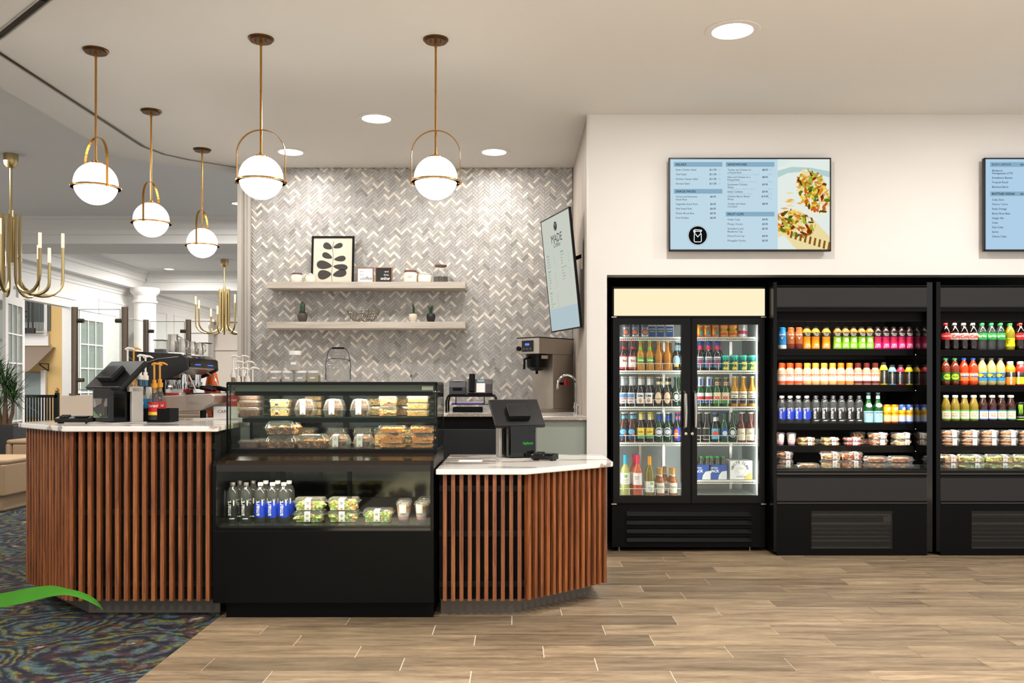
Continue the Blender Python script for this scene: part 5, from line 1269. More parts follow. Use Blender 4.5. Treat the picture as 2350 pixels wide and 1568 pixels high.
# flavoured syrup bottles with pumps
AMB = mat('amber_syrup', '#a8741a', .15, trans=.2); PUMPW = mat('pump_white', '#ece8e0', .35); PUMPA = mat('pump_amber', '#d9962e', .35)
REDL = mat('syrup_red', '#c51f24', .5); BLUEL = mat('syrup_blue', '#1577a6', .5); YELL = mat('syrup_yellow', '#f0c23a', .5)
def syrup(px, Y, ytop, pump, lab, label, body=None, grp='syrup bottles with pumps', txt=False, rz=0, z=ZE):
    t = thing('syrup_bottle', label, 'bottle', (X(px, Y), Y, z), rz, grp)
    tot = Z(ytop, Y)-z; hb = tot-.155; r = .037
    m = MB(); m.lathe([(r*.95, 0), (r, .01), (r, hb*.6), (r*.8, hb*.72), (r*.42, hb*.85), (r*.38, hb)], 18); m.build('bottle_body', body or CLEARB, t)
    m = MB(); m.lathe([(r*1.01, hb*.15), (r*1.01, hb*.55)], 18); lb = m.build('label', lab, t)
    m = MB(); m.lathe([(r*1.015, hb*.15), (r*1.015, hb*.25)], 18); m.build('label_band', YELL if lab is REDL else PAPER, t)
    if txt: m = MB(); wrap_text(m, 'Torani', r*1.025, hb*.40, .026, 0, .02, shear=.3); m.build('lettering', PAPER, t)
    m = MB(); m.cyl((0, 0), r*.5, hb, hb+.028, 14); m.cyl((0, 0), r*.33, hb+.028, hb+.05, 12); m.cyl((0, 0), r*.16, hb+.05, tot-.012, 8)
    m.tube([(-.014, 0, tot-.012), (.0, 0, tot-.004), (.03, -.006, tot-.006), (.052, -.01, tot-.016)], [.007, .008, .006, .004], 8); m.build('pump', pump, t)
    m = MB(); m.cyl((0, 0), r*.37, hb*.86, hb-.001, 12); m.build('pump_sleeve', lab if pump is PUMPW and lab is BLUEL else mat('sleeve_amber', '#b98a3a', .4), t)
syrup(293, 5.74, 798, PUMPW, REDL, 'clear syrup bottle with white pump behind the tall bar register, left one', z=1.086)
syrup(307, 5.84, 798, PUMPA, REDL, 'syrup bottle with amber pump behind the tall bar register, beside the glass guard', AMB, z=1.086)
for i in (0, 1):
    pass
syrup(321, 5.60, 814, PUMPW, BLUEL, 'blue labelled syrup bottle with white pump, left one of the pair by the register', txt=True, z=1.077)
syrup(334, 5.69, 816, PUMPW, BLUEL, 'blue labelled syrup bottle with white pump, right one of the pair by the register', z=1.077)
syrup(354, 5.565, 833, PUMPA, REDL, 'red labelled syrup bottle with amber pump in the black caddy, left one', None, txt=True, z=1.092)
syrup(367, 5.645, 832, PUMPA, REDL, 'red labelled syrup bottle with amber pump in the black caddy, right one', None, txt=True, z=1.092)
cdd = thing('bottle_caddy', 'black open caddy holding syrup bottles in front of the espresso machine', 'caddy', (X(368, 5.6), 5.6, 1.0765))
MB().box(-.08, .08, -.06, .09, .002, .012).build('base', BLACKM, cdd)
for a, b, c, d in ((-.08, .08, -.06, -.055), (-.08, .08, .085, .09), (-.08, -.075, -.055, .085), (.075, .08, -.055, .085)): MB().box(a, b, c, d, .012, .085).build('side', BLACKM, cdd)
RR = [(535, 6.36, 816, PUMPW, REDL), (546, 6.48, 829, PUMPW, REDL), (557, 6.66, 816, PUMPW, REDL), (557, 6.28, 844, PUMPW, YELL), (568, 6.42, 829, PUMPW, YELL), (580, 6.31, 843, PUMPW, REDL)]
LN = ['leftmost', 'second from the left, lower one', 'tall one in the middle', 'short one in front', 'second from the right', 'rightmost, shortest']
for (px, Y, yt, pu, lb), nm in zip(RR, LN): syrup(px, Y, yt, pu, lb, 'white pump syrup bottle left of the display case, %s' % nm, AMB if px in (546, 568) else None, 'white pump syrup bottles behind the display case', px in (535, 557))
t = thing('card_box', 'white box with the letters CAPP between worktop and display case', 'box', (X(518, 6.22), 6.205, ZE))
t['label'] = 'white printed carton on the worktop seen through the display case side'
MB().box(-.08, .08, 0, .04, 0, .075).build('carton', PAPER, t)
m = MB(); flat_text(m, 'CAPP', -.05, -.001, .03, .03); m.build('lettering', mat('grey_ink', '#6a645c', .7), t)
tag(MB().cyl((X(468, 6.15), 6.18), .012, ZE, ZE+.03, 10).build('tamper_cup', WHITEP), 'tiny white cup on the worktop below the drip tray', 'cup')
# jars and drink dispenser standing on the display case
ZD = 1.3245; YJ = 5.5
def sq_jar(px, wpx, y0, y1, label, fill, fc, z=ZD, band=True):
    w = wpx*YJ/F/2; t = thing('square_jar', label, 'jar', (X(px, YJ), YJ, z), 0, 'clear square jars on the display case'); h = (y1-y0)*YJ/F
    m = MB(); m.rbox(-w*.95, w*.95, -w*.95, w*.95, 0, h*.78, w*.25); m.build('jar_body', JARP, t)
    m = MB(); m.rbox(-w*.88, w*.88, -w*.88, w*.88, .002, h*.78*fill, w*.2); m.build('powder', fc, t)
    m = MB(); m.lathe([(w*.9, h*.78), (w*.93, h*.8), (w*.93, h), (w*.85, h)], 20); m.build('lid', WHITEP, t)
    if band: MB().box(-w*.4, w*.4, -w*.96, -w*.955, h*.3, h*.42).build('label', PAPER, t)
    return h
PK = mat('pink_powder', '#c9b4a4', .9); BR = mat('tan_powder', '#b5a48c', .9); GRN = mat('green_powder', '#b3a878', .9)
for px, f, c, nm in ((633, .35, PK, 'leftmost one with pale pink powder'), (662, .2, PK, 'second from the left, below the tall jar'), (691, .15, BR, 'third from the left, nearly empty'), (720, .75, GRN, 'rightmost one with yellow green powder')):
    h = sq_jar(px, 28.5, 850, 876, 'small square white-lidded jar on the display case, %s' % nm, f, c)
sq_jar(677, 30, 805, 850, 'taller jar with white lid stacked on the small square jars', .12, PK, ZD+h+.001)
t = thing('drink_dispenser', 'large empty glass jar with wire bail handle on the display case', 'jar', (X(776, YJ), YJ, ZD)); s_ = YJ/F
m = MB(); m.lathe([(24*s_, 0), (27*s_, .008), (27*s_, 30*s_), (22*s_, 42*s_), (15*s_, 50*s_), (15*s_, 60*s_)], 28); m.build('jar_body', JARP, t)
m = MB(); m.lathe([(16*s_, 60*s_), (17*s_, 62*s_), (17*s_, 66*s_), (12*s_, 68*s_), (0, 68*s_)], 24); m.build('lid', CLEARP, t)
BW = mat('blue_wire', '#4a5468', .3, .8)
m = MB(); m.tube([(a*s_, -.0, b*s_) for a, b in ((-29, 5), (-28, 26), (-29, 38), (-24, 66), (-18, 76), (-12, 78), (12, 78), (18, 76), (24, 66), (29, 38), (28, 26), (29, 5))], .0028, 6)
m.build('bail_handle', BW, t)
m = MB(); m.tube([(a*s_, -27*s_*math.cos(a/30*PI/2)*.9, b*s_) for a, b in ((-28, 48), (-22, 51), (-12, 53), (0, 53.5), (12, 53), (22, 51), (28, 48))], .0024, 6); m.build('neck_wire', BW, t)
m = MB(); m.tube([(-14*s_, 0, 78*s_), (14*s_, 0, 78*s_)], .006, 8); m.build('grip', BLACKS, t)

# ================================================================ lobby furniture and plants
UPH = mat('tan_upholstery', '#a58a6c', .9, bump=.3, bscale=300)
def pouf(x0, x1, y, d, zt, label):
    t = thing('lounge_chair', label, 'chair', ((x0+x1)/2, y, 0)); w = (x1-x0)/2
    m = MB(); m.rbox(-w+.07, w-.07, .06, d-.06, 0, .17, .06); m.build('base', UPH, t, bevel=.015)
    m = MB(); m.rbox(-w+.07, w-.07, .0, d, .175, zt-.05, .04); m.build('seat', UPH, t, bevel=.02)
    for s in (-1, 1):
        a, b = sorted((s*w, s*(w-.07))); m = MB(); m.rbox(a, b, -.01, d+.01, .17, zt-.05, .03); m.build('arm', UPH, t, bevel=.025)
    m = MB(); m.rbox(-w, w, -.01, d+.01, zt-.05, zt, .05); m.build('top_cushion', UPH, t, bevel=.02)
    return t
pouf(X(12, 11.1), X(12, 11.1)+.9, 11.1, .8, Z(1010, 11.1), 'tan upholstered lounge chair behind the slatted bar corner')
pouf(X(11, 9.3)-.8, X(11, 9.3), 9.3, .8, Z(1056, 9.3), 'tan upholstered lounge chair cut off at the left edge')
def dracaena(px, Y, label):
    t = thing('potted_dracaena', label, 'plant', (X(px, Y), Y, 0)); rr = random.Random(5); hp = Z(975, Y)
    m = MB(); m.prism([(-.24, -.24), (.24, -.24), (.24, .24), (-.24, .24)], 0, hp); m.build('planter', mat('charcoal_planter', '#2c2c2e', .6), t, bevel=.01)
    m = MB(); m.box(-.22, .22, -.22, .22, hp, hp+.01); m.build('soil', mat('soil', '#4a3526', .95), t)
    hs = [(-.22, 0, Z(850, Y)), (-.02, .05, Z(905, Y)), (.03, -.05, Z(885, Y)), (.1, .02, Z(920, Y)), (-.12, .0, Z(870, Y))]
    for x, y, z in hs:
        q = MB(); q.tube([(x*.4, y, hp), (x*.9, y, (hp+z)/2), (x, y, z)], [.028, .024, .018], 7); q.build('trunk', mat('trunk_brown', '#6b5440', .9), t)
    m = MB()
    for x, y, z in hs:
        for k in range(75):
            a = rr.uniform(0, 2*PI); e = rr.uniform(-.3, 1.35); L = rr.uniform(.32, .52); wd = .009
            d = Vector((math.cos(a)*math.cos(e), math.sin(a)*math.cos(e), math.sin(e))); sd = Vector((-math.sin(a), math.cos(a), 0))*wd
            b0 = Vector((x, y, z+rr.uniform(-.06, .08))); p1 = b0+d*L*.5; p2 = b0+d*L+Vector((0, 0, -L*rr.uniform(.1, .4)))
            n_ = len(m.v); m.v += [tuple(q) for q in (b0-sd*.6, b0+sd*.6, p1+sd, p2, p1-sd)]; m.face((n_, n_+1, n_+2, n_+4)); m.face((n_+4, n_+2, n_+3))
    m.build('foliage', mat('dracaena_green', '#2d4a22', .45, nz=.4, nscale=12), t); stuff(bpy.data.objects['foliage']) if False else None
dracaena(12, 12.3, 'tall spiky dracaena in a charcoal planter at the left edge')
t = thing('palm_leaf', 'long green leaf reaching into the view at the lower left corner', 'leaf', (X(-60, 1.6), 1.6, Z(1385, 1.6)))
m = MB(); pts = []
for px, py, wd in ((-60, 1385, 26), (0, 1377, 30), (60, 1366, 30), (110, 1357, 24), (150, 1358, 13), (185, 1366, 12), (215, 1380, 10), (236, 1398, .5)):
    pts.append((X(px, 1.6)-X(-60, 1.6), 0, Z(py, 1.6)-Z(1385, 1.6), wd*1.6/F/2*.92))
cr = []
for i in range(len(pts)-1):
    p0, p1, p2, p3 = pts[max(0, i-1)], pts[i], pts[i+1], pts[min(len(pts)-1, i+2)]
    for q in (0, .25, .5, .75): cr.append(tuple(.5*(2*b+(c-a)*q+(2*a-5*b+4*c-d)*q*q+(3*b-a-3*c+d)*q**3) for a, b, c, d in zip(p0, p1, p2, p3)))
pts = cr+[pts[-1]]
n = len(pts)
for x, y, z, h in pts: m.v += [(x, y-h*.5, z-h*1.2), (x, y+h*.3, z-.003), (x, y+h*1.2, z+h*.9)]
for i in range(n-1):
    for k in (0, 1): m.face((i*3+k, i*3+3+k, i*3+4+k, i*3+1+k), 0, True)
m.build('blade', mat('leaf_green', '#2c5a18', .9, nz=.4, nscale=9, spec=.05), t)
# ================================================================ drinks
ORD = ['first', 'second', 'third', 'fourth', 'fifth', 'sixth', 'seventh', 'eighth', 'ninth', 'tenth', 'eleventh', 'twelfth']
SHP = {  # profile as shares of radius and height, cap (radius share, from, to)
 'beer': ([(.93, 0), (1, .02), (1, .50), (.93, .56), (.62, .66), (.45, .73), (.41, .9), (.47, .925), (.44, .955)], (.5, .952, 1)),
 'soda': ([(.8, 0), (.98, .05), (1, .2), (.92, .32), (1, .44), (1, .62), (.86, .73), (.52, .85), (.36, .9), (.36, .93)], (.46, .925, 1)),
 'juice': ([(.92, 0), (1, .04), (.95, .2), (.86, .48), (.98, .56), (1, .76), (.8, .86), (.52, .92), (.5, .94)], (.55, .93, 1)),
 'coffee': ([(.95, 0), (1, .03), (1, .6), (.92, .67), (.66, .76), (.62, .8)], (.66, .78, 1)),
 'water': ([(.93, 0), (1, .02), (1, .66), (.93, .76), (.66, .85), (.42, .9), (.4, .93)], (.46, .92, 1)),
 'mineral': ([(.95, 0), (1, .015), (1, .46), (.9, .56), (.55, .7), (.4, .8), (.38, .95)], (.44, .945, 1)),
 'wine': ([(.97, 0), (1, .01), (1, .58), (.88, .66), (.5, .74), (.38, .8), (.36, .98)], (.42, .76, 1)),
 'square': ([(.9, 0), (.96, .02), (.96, .42), (.96, .44), (.95, .6), (.7, .74), (.5, .86), (.46, .92)], (.56, .91, 1)),
 'sport': ([(.93, 0), (1, .03), (1, .5), (.92, .54), (1, .6), (.95, .72), (.62, .86), (.5, .9)], (.58, .885, 1)),
 'milk': ([(.92, 0), (1, .03), (.98, .6), (.9, .72), (.62, .84), (.6, .87)], (.62, .86, 1)),
 'can': ([(.82, 0), (1, .05), (1, .92), (.86, .985), (.84, .985)], None),
 'duo': ([(.85, 0), (1, .1), (1, .38), (.72, .5), (1, .62), (1, .9), (.85, 1)], None),
}
PC = {}
def pcol(hx, kind='p'):
    k = kind+hx
    if k not in PC:
        PC[k] = {'p': lambda: mat('plastic_'+hx[1:], hx, .3), 'g': lambda: mat('glassy_'+hx[1:], hx, .08, spec=.7, trans=.35, coat=.3), 'l': lambda: mat('label_'+hx[1:], hx, .55), 'm': lambda: mat('foil_'+hx[1:], hx, .3, .6)}[kind]()
    return PC[k]
def prof_r(prof, q):
    for (r0, z0), (r1, z1) in zip(prof, prof[1:]):
        if z0 <= q <= z1 and z1 > z0: return r0+(r1-r0)*(q-z0)/(z1-z0)
    return prof[-1][0]
PROTO = {}
# kind: (category, shape, height m, radius m, body, cap, [bands (z0, z1, colour, arc, angle)], [texts (string, size, z, colour, turned, angle, bold)])
def mk(kind, loc, rz, label, group):
    cat, shp, h, r, body, cap, bands, texts = K[kind]
    if kind in PROTO: return dup(PROTO[kind], loc, rz, label, group)
    prof, cp = SHP[shp]; nm = 'drink_can' if cat == 'can' else ('wine_bottle' if shp == 'wine' else ('squeeze_pack' if shp == 'duo' else 'drink_bottle'))
    t = thing(nm, label, cat, loc, rz, group); PROTO[kind] = t
    bm_ = body if not isinstance(body, str) else pcol(body, 'g' if shp in ('beer', 'wine', 'mineral', 'soda', 'square') else ('m' if shp == 'can' else 'p'))
    m = MB(); m.lathe([(a*r, b*h) for a, b in prof], 14); m.build('body', bm_, t)
    if cp and cap: m = MB(); m.lathe([(cp[0]*r, cp[1]*h), (cp[0]*r, cp[2]*h-.002), (cp[0]*r*.92, cp[2]*h)], 12); m.build('cap' if shp != 'wine' else 'foil', pcol(cap), t)
    if shp == 'can': m = MB(); m.lathe([(r*.84, h*.984), (r*.8, h*.975), (0, h*.975)], 14); m.build('lid', STEEL, t)
    for i, (z0, z1, c, arc, an) in enumerate(bands):
        if c[0] == '@':
            vs = []; fs = []; n_ = 18; zc = (z0+z1)/2; e = .0012+.0003*i
            for kk in (.35, .7, 1.0):
                for q in range(n_):
                    th = 2*PI*q/n_; zq = zc+(z1-z0)/2*kk*math.sin(th); aq = arc*PI*kk*math.cos(th)+an; rq = prof_r(prof, zq)*r+e
                    vs.append((rq*math.sin(aq), -rq*math.cos(aq), zq*h))
            fs.append(tuple(range(n_)))
            for kk in (0, 1): fs += [(kk*n_+q, kk*n_+(q+1) % n_, (kk+1)*n_+(q+1) % n_, (kk+1)*n_+q) for q in range(n_)]
            m = MB(); m.add(vs, fs, 0, True); m.build('label', pcol(c[1:], 'l'), t); continue
        zs = [z0]+[q for _, q in prof if z0 < q < z1]+[z1]
        e = .0007+.0003*i; a = arc*PI
        m = MB(); m.lathe([(prof_r(prof, q)*r+e, q*h) for q in zs], 14 if arc >= 1 else 8, a0=-a+an, a1=(a+an if arc < 1 else 2*PI-a+an)); m.build('label', pcol(c, 'l'), t)
    if texts:
        cols = []; m = MB()
        for s, sz, zc, c, rot, an, bo in texts:
            if c not in cols: cols.append(c)
            if rot: wrap_text(m, s, (prof_r(prof, zc)*r)+.0025, zc*h, sz, cols.index(c), bo, True, an)
            else: wrap_text(m, s, (prof_r(prof, zc)*r)+.0025, zc*h-sz*.35, sz, cols.index(c), bo, False, an)
        m.build('lettering', [pcol(c, 'l') for c in cols], t)
    return t
BN = '#1d0d06'; DG = '#0d3a16'
K = {
 # open cooler one
 'milkb': ('bottle', 'milk', .173, .033, '#1f7fc0', '#1f7fc0', [(0, .18, '#e8ecee', 1, 0), (.18, .6, '#1f7fc0', 1, 0)], [('fairlife', .02, .66, '#f2f2f2', 0, 0, .02), ('V', .03, .5, '#f2f2f2', 0, 0, .04)]),
 'milkc': ('bottle', 'milk', .173, .033, '#b5662f', '#b5662f', [(0, .24, '#6b2417', 1, 0)], [('fairlife', .02, .66, '#f2e6dc', 0, 0, .02), ('V', .03, .5, '#f2e6dc', 0, 0, .04)]),
 'oj': ('bottle', 'juice', .176, .033, '#f39a12', '#1b1712', [(.56, .74, '#1a1a16', .5, 0)], [('Minute', .016, .69, '#f4f0e6', 0, 0, .03), ('Maid', .016, .62, '#f4f0e6', 0, 0, .03), ('100%', .018, .2, '#fff2cf', 0, 0, .03), ('JUICE', .018, .11, '#fff2cf', 0, 0, .03)]),
 'apple': ('bottle', 'juice', .176, .033, '#a8741c', '#1b1712', [(.0, .55, '#8fd32a', 1, 0), (.56, .74, '#1a1a16', .5, 0), (.3, .5, '@#f0e6b8', .18, .25)], [('Minute', .016, .69, '#f4f0e6', 0, 0, .03), ('Maid', .016, .62, '#f4f0e6', 0, 0, .03), ('100%', .018, .2, '#f2ffd6', 0, 0, .03), ('JUICE', .018, .11, '#f2ffd6', 0, 0, .03)]),
 'berry': ('bottle', 'juice', .176, .033, '#2a0a12', '#1b1712', [(.0, .55, '#e0177e', 1, 0), (.56, .74, '#1a1a16', .5, 0), (.3, .5, '@#c01838', .3, .1)], [('Minute', .016, .69, '#f4f0e6', 0, 0, .03), ('Maid', .016, .62, '#f4f0e6', 0, 0, .03), ('100%', .018, .2, '#ffdcee', 0, 0, .03), ('JUICE', .018, .11, '#ffdcee', 0, 0, .03)]),
 'cof1': ('bottle', 'coffee', .173, .033, '#d3a988', '#e8501c', [(.13, .55, '#f1e7de', 1, 0), (.06, .18, '#e8582a', 1, 0)], [("DUNKIN'", .0235, .47, '#f07020', 0, 0, .03), ('ICED COFFEE', .008, .38, '#c03070', 0, 0, .02)]),
 'cof2': ('bottle', 'coffee', .173, .033, '#e0b88a', '#f0a040', [(.13, .55, '#f3eadc', 1, 0), (.06, .18, '#e8b06a', 1, 0)], [("DUNKIN'", .0235, .47, '#f07020', 0, 0, .03), ('ICED COFFEE', .008, .38, '#c03070', 0, 0, .02)]),
 'cof3': ('bottle', 'coffee', .173, .033, '#deb48c', '#f07a1e', [(.13, .55, '#f3eadc', 1, 0), (.06, .18, '#f08a2a', 1, 0)], [("DUNKIN'", .0235, .47, '#f07020', 0, 0, .03), ('ICED COFFEE', .008, .38, '#c03070', 0, 0, .02)]),
 'cof4': ('bottle', 'coffee', .173, .033, '#c89478', '#5e2018', [(.13, .55, '#efe4da', 1, 0), (.06, .18, '#6e2a20', 1, 0)], [("DUNKIN'", .0235, .47, '#f07020', 0, 0, .03), ('ICED COFFEE', .008, .38, '#c03070', 0, 0, .02)]),
 'army': ('bottle', 'sport', .178, .031, '#f2cf1a', '#2a2a2a', [(.05, .66, '#15130f', .38, .1)], [('BODYARMOR', .0165, .34, '#f4f4f0', 1, .1, .03)]),
 'armb': ('bottle', 'sport', .158, .032, '#6fb4dc', '#2a2a2a', [(.05, .66, '#15171c', .38, .1)], [('BODYARMOR', .0155, .34, '#f4f4f0', 1, .1, .03)]),
 'armr': ('bottle', 'sport', .158, .032, '#d81e3c', '#2a2a2a', [(.05, .66, '#15130f', .38, .1)], [('BODYARMOR', .0155, .34, '#f4f4f0', 1, .1, .03)]),
 'army2': ('bottle', 'sport', .158, .032, '#f2cf1a', '#2a2a2a', [(.05, .66, '#15130f', .38, .1)], [('BODYARMOR', .0155, .34, '#f4f4f0', 1, .1, .03)]),
 'watb': ('bottle', 'water', .218, .0325, CLEARB, '#b9b6b8', [(.12, .52, '@#1238b8', .45, 0)], [('smart', .037, .36, '#f4f4f6', 1, -.12, .012), ('water', .014, .5, '#f4f4f6', 1, .42, .02)]),
 'watk': ('bottle', 'water', .218, .0325, CLEARB, '#4a484a', [(.13, .5, '@#141414', .45, 0), (.09, .115, '#e8e8e8', .14, 0)], [('smart', .037, .36, '#f4f4f6', 1, -.12, .012), ('water', .014, .5, '#f4f4f6', 1, .42, .02)]),
 'miner': ('bottle', 'mineral', .243, .036, '#0f5a22', '#3a4a52', [(.03, .4, '#a4cfdc', 1, 0), (.8, .9, '#9cc3d4', 1, 0), (.52, .66, '@#d8e4ea', .25, .2)], [('S.PELLEGRINO', .0125, .35, '#24405c', 0, .4, .02), ('*', .03, .22, '#d8403a', 0, .35, .03)]),
 'topo': ('can', 'can', .149, .0285, '#f08a1e', None, [(.42, .88, '#f4c01c', 1, 0), (.05, .42, '#f2d9a8', 1, 0), (.03, .1, '#e8641e', 1, 0), (.68, .84, '@#f4d9b0', .16, .5)], [('Topo Chico', .017, .55, '#d02a20', 0, 0, .02)]),
 'topb': ('can', 'can', .149, .0285, '#4a72c4', None, [(.42, .7, '#f4cc1c', 1, 0), (.1, .42, '#d8e0ec', 1, 0), (.02, .1, '#2f55b8', 1, 0), (.68, .86, '@#f0eadc', .16, .5)], [('Topo Chico', .017, .55, '#d02a20', 0, 0, .02)]),
 # open cooler two
 'coke': ('bottle', 'soda', .214, .0355, '#1c0a06', '#e01e1e', [(.38, .62, '#e2141e', 1, 0)], [('Coca-Cola', .021, .52, '#f8f2f0', 0, .1, .02)]),
 'diet': ('bottle', 'soda', .214, .0355, '#1a0a06', '#ddd5cc', [(.38, .62, '#e6d6d0', 1, 0)], [('Coke', .036, .5, '#d81e20', 0, .25, .03)]),
 'spri': ('bottle', 'soda', .214, .0355, CLEARB, '#1e9a4a', [(.38, .62, '#28b84e', 1, 0)], [('Sprite', .029, .52, '#f4fff0', 0, 0, .03)]),
 'mely': ('bottle', 'soda', .212, .035, '#b8a80e', '#1e9a4a', [(.13, .44, '#f0e80e', 1, 0)], [('MY', .04, .3, '#1a2410', 1, 0, .03)]),
 'gale': ('bottle', 'soda', .214, .0355, '#7a2c10', '#1e8a4a', [(.16, .46, '#0f5c22', 1, 0), (.2, .42, '@#a8cc1e', .28, .15)], [('Ginger', .016, .31, '#1c5a1e', 0, .15, .03)]),
 'fant': ('bottle', 'soda', .214, .0355, '#f0400e', '#1446c0', [(.16, .46, '#f07a1e', 1, 0), (.3, .36, '#2c46c0', .3, .1)], [('FANTA', .026, .38, '#f8f4f0', 0, 0, .04)]),
 'lemo': ('bottle', 'soda', .214, .0355, '#d9c87c', '#4a4a46', [(.16, .46, '#1c86d0', 1, 0), (.3, .42, '@#f4d41a', .25, -.6), (.28, .42, '#1a1a16', .2, .5)], [('Minute', .011, .38, '#f4f0e6', 0, .5, .03), ('Maid', .011, .32, '#f4f0e6', 0, .5, .03)]),
 'powo': ('bottle', 'sport', .188, .037, '#f5901a', '#e6ded6', [(.05, .52, '#f07d16', 1, 0), (.34, .54, '#1a1a18', 1, 0)], [('POWERADE', .019, .3, '#f8f4f0', 1, 0, .03)]),
 'powr': ('bottle', 'sport', .188, .037, '#d8281e', '#e6ded6', [(.05, .4, '#c8f01a', 1, 0), (.34, .54, '#1a1a18', 1, 0)], [('POWERADE', .019, .3, '#f8f4f0', 1, -.2, .03)]),
 'tea1': ('bottle', 'square', .204, .0365, '#8a7420', '#ddd8d0', [(.05, .43, '#4a9a2a', 1, 0), (.09, .38, '#eee6d4', .34, 0)], [('GOLD', .018, .3, '#c08a50', 0, 0, .02), ('PEAK', .018, .2, '#c08a50', 0, 0, .02)]),
 'tea2': ('bottle', 'square', .204, .0365, '#33110a', '#ddd8d0', [(.05, .43, '#2a5aa8', 1, 0), (.09, .38, '#eee6d4', .34, 0)], [('GOLD', .018, .3, '#c08a50', 0, 0, .02), ('PEAK', .018, .2, '#c08a50', 0, 0, .02)]),
 'tea3': ('bottle', 'square', .204, .0365, '#33110a', '#ddd8d0', [(.05, .43, '#1a7a5a', 1, 0), (.09, .38, '#eee6d4', .34, 0)], [('GOLD', .018, .3, '#c08a50', 0, 0, .02), ('PEAK', .018, .2, '#c08a50', 0, 0, .02)]),
 'mons': ('can', 'can', .15, .033, '#15150f', None, [(.04, .1, '#9ae01e', 1, 0)], [('MONSTER', .0135, .2, '#e8f0e0', 0, 0, .03)]),
 # refrigerator
 'lite': ('can', 'can', .125, .0335, '#b8bcc4', None, [(.12, .5, '@#1c2c60', .27, 0), (.16, .46, '@#d8744a', .2, 0)], [('Lite', .036, .78, '#14264e', 0, 0, .04)]),
 'mang': ('can', 'can', .12, .0325, '#f0981a', None, [(.1, .42, '@#3aa6a0', .16, .3), (.04, .18, '#e8641e', .2, -.4)], [('MANGO', .015, .85, '#f8e8c0', 0, 0, .02), ('CART', .015, .7, '#f8e8c0', 0, 0, .02)]),
 'sqz': ('pack', 'duo', .125, .0345, '#f2b01e', None, [(.14, .26, '#e0401a', .3, 0), (.74, .86, '#e0401a', .3, 0)], []),
 'whit': ('can', 'can', .125, .03, '#e8e8ea', None, [(.2, .42, '#c02a58', 1, 0)], []),
 'redb': ('bottle', 'beer', .238, .031, BN, '#b8141e', [(.05, .5, '#f0ecec', 1, 0), (.05, .11, '#c8141e', 1, 0), (.46, .5, '#c8141e', 1, 0), (.72, .8, '#c02030', 1, 0)], [('Bud', .024, .33, '#b8141e', 0, .4, .03)]),
 'lime': ('bottle', 'beer', .238, .031, '#e39a0c', '#9ad83a', [(.26, .44, '#4aa830', .3, 0), (.7, .78, '#5cc83a', 1, 0)], [('Lime', .024, .35, '#f8fcf0', 0, 0, .04)]),
 'yelb': ('bottle', 'beer', .236, .031, '#e6960a', '#d8d0b0', [(.14, .2, '#b87c0e', .3, 0)], [('LANDSHARK', .010, .33, '#7a5a0a', 0, 0, .02)]),
 'bluf': ('bottle', 'beer', .236, .031, '#120a08', '#d8e4ee', [(.16, .5, '@#9cc8dc', .32, 0), (.12, .22, '#e8c040', .2, 0), (.68, .86, '#58b0dc', 1, 0), (.73, .82, '@#e8842a', .2, 0)], []),
 'coor': ('bottle', 'beer', .24, .031, BN, '#d6d8dc', [(.1, .46, '#dfe2e8', .42, 0), (.3, .42, '#5c88c0', .3, 0), (.7, .94, '#c8ccd2', 1, 0)], [('COORS', .015, .26, '#c01a20', 0, 0, .03), ('LIGHT', .013, .17, '#c01a20', 0, 0, .03)]),
 'mlit': ('bottle', 'beer', .238, .031, BN, '#c0a468', [(.1, .46, '#eeeef0', .42, 0), (.14, .28, '@#d8803a', .14, 0), (.72, .94, '#e2e2e6', 1, 0)], [('Lite', .026, .37, '#14264e', 0, 0, .04)]),
 'yuen': ('bottle', 'beer', .237, .031, '#1a2a12', '#d6b08c', [(.08, .5, '@#c83028', .30, 0), (.1, .48, '@#eadcb8', .27, 0), (.74, .84, '#e8d8b0', 1, 0)], [('Lager', .019, .26, '#a02820', 0, 0, .03)]),
 'hein': ('bottle', 'beer', .236, .031, DG, '#1e6a34', [(.16, .5, '@#e4ece8', .32, 0), (.18, .48, '@#12301c', .28, 0), (.24, .42, '@#dfe6e2', .18, 0)], [('*', .03, .38, '#d02020', 0, 0, .04)]),
 'blum': ('bottle', 'beer', .238, .031, '#5a2406', '#e8f0f4', [(.1, .46, '#14305c', 1, 0), (.26, .44, '@#6cb4dc', .3, 0), (.2, .3, '@#e8742a', .12, .5), (.78, .9, '#7cbcdc', .3, 0)], [('BLUE MOON', .0095, .22, '#f0f4f8', 0, 0, .03)]),
 'lein': ('bottle', 'beer', .24, .031, '#3c1806', '#e8d83a', [(.12, .48, '#f0dc4a', 1, 0), (.12, .24, '#5a9a6a', 1, 0), (.74, .94, '#f0e4a0', 1, 0)], [("Leinie", .019, .35, '#c01a20', 0, 0, .03)]),
 'grnb': ('bottle', 'beer', .238, .031, '#0c4a1c', '#e8ecee', [(.18, .5, '@#e6ece8', .34, 0), (.22, .46, '@#283878', .28, 0), (.26, .42, '@#e8ecf0', .24, 0), (.72, .9, '#1c48a0', 1, 0)], []),
 'ipa': ('bottle', 'beer', .238, .031, '#1c0c08', '#c83a28', [(.06, .48, '#1c3ca8', 1, 0), (.12, .44, '@#e8702a', .2, 0), (.72, .92, '#1c3ca8', 1, 0), (.76, .86, '#e8702a', .14, 0)], [('IPA', .02, .28, '#f8f0e8', 0, 0, .04)]),
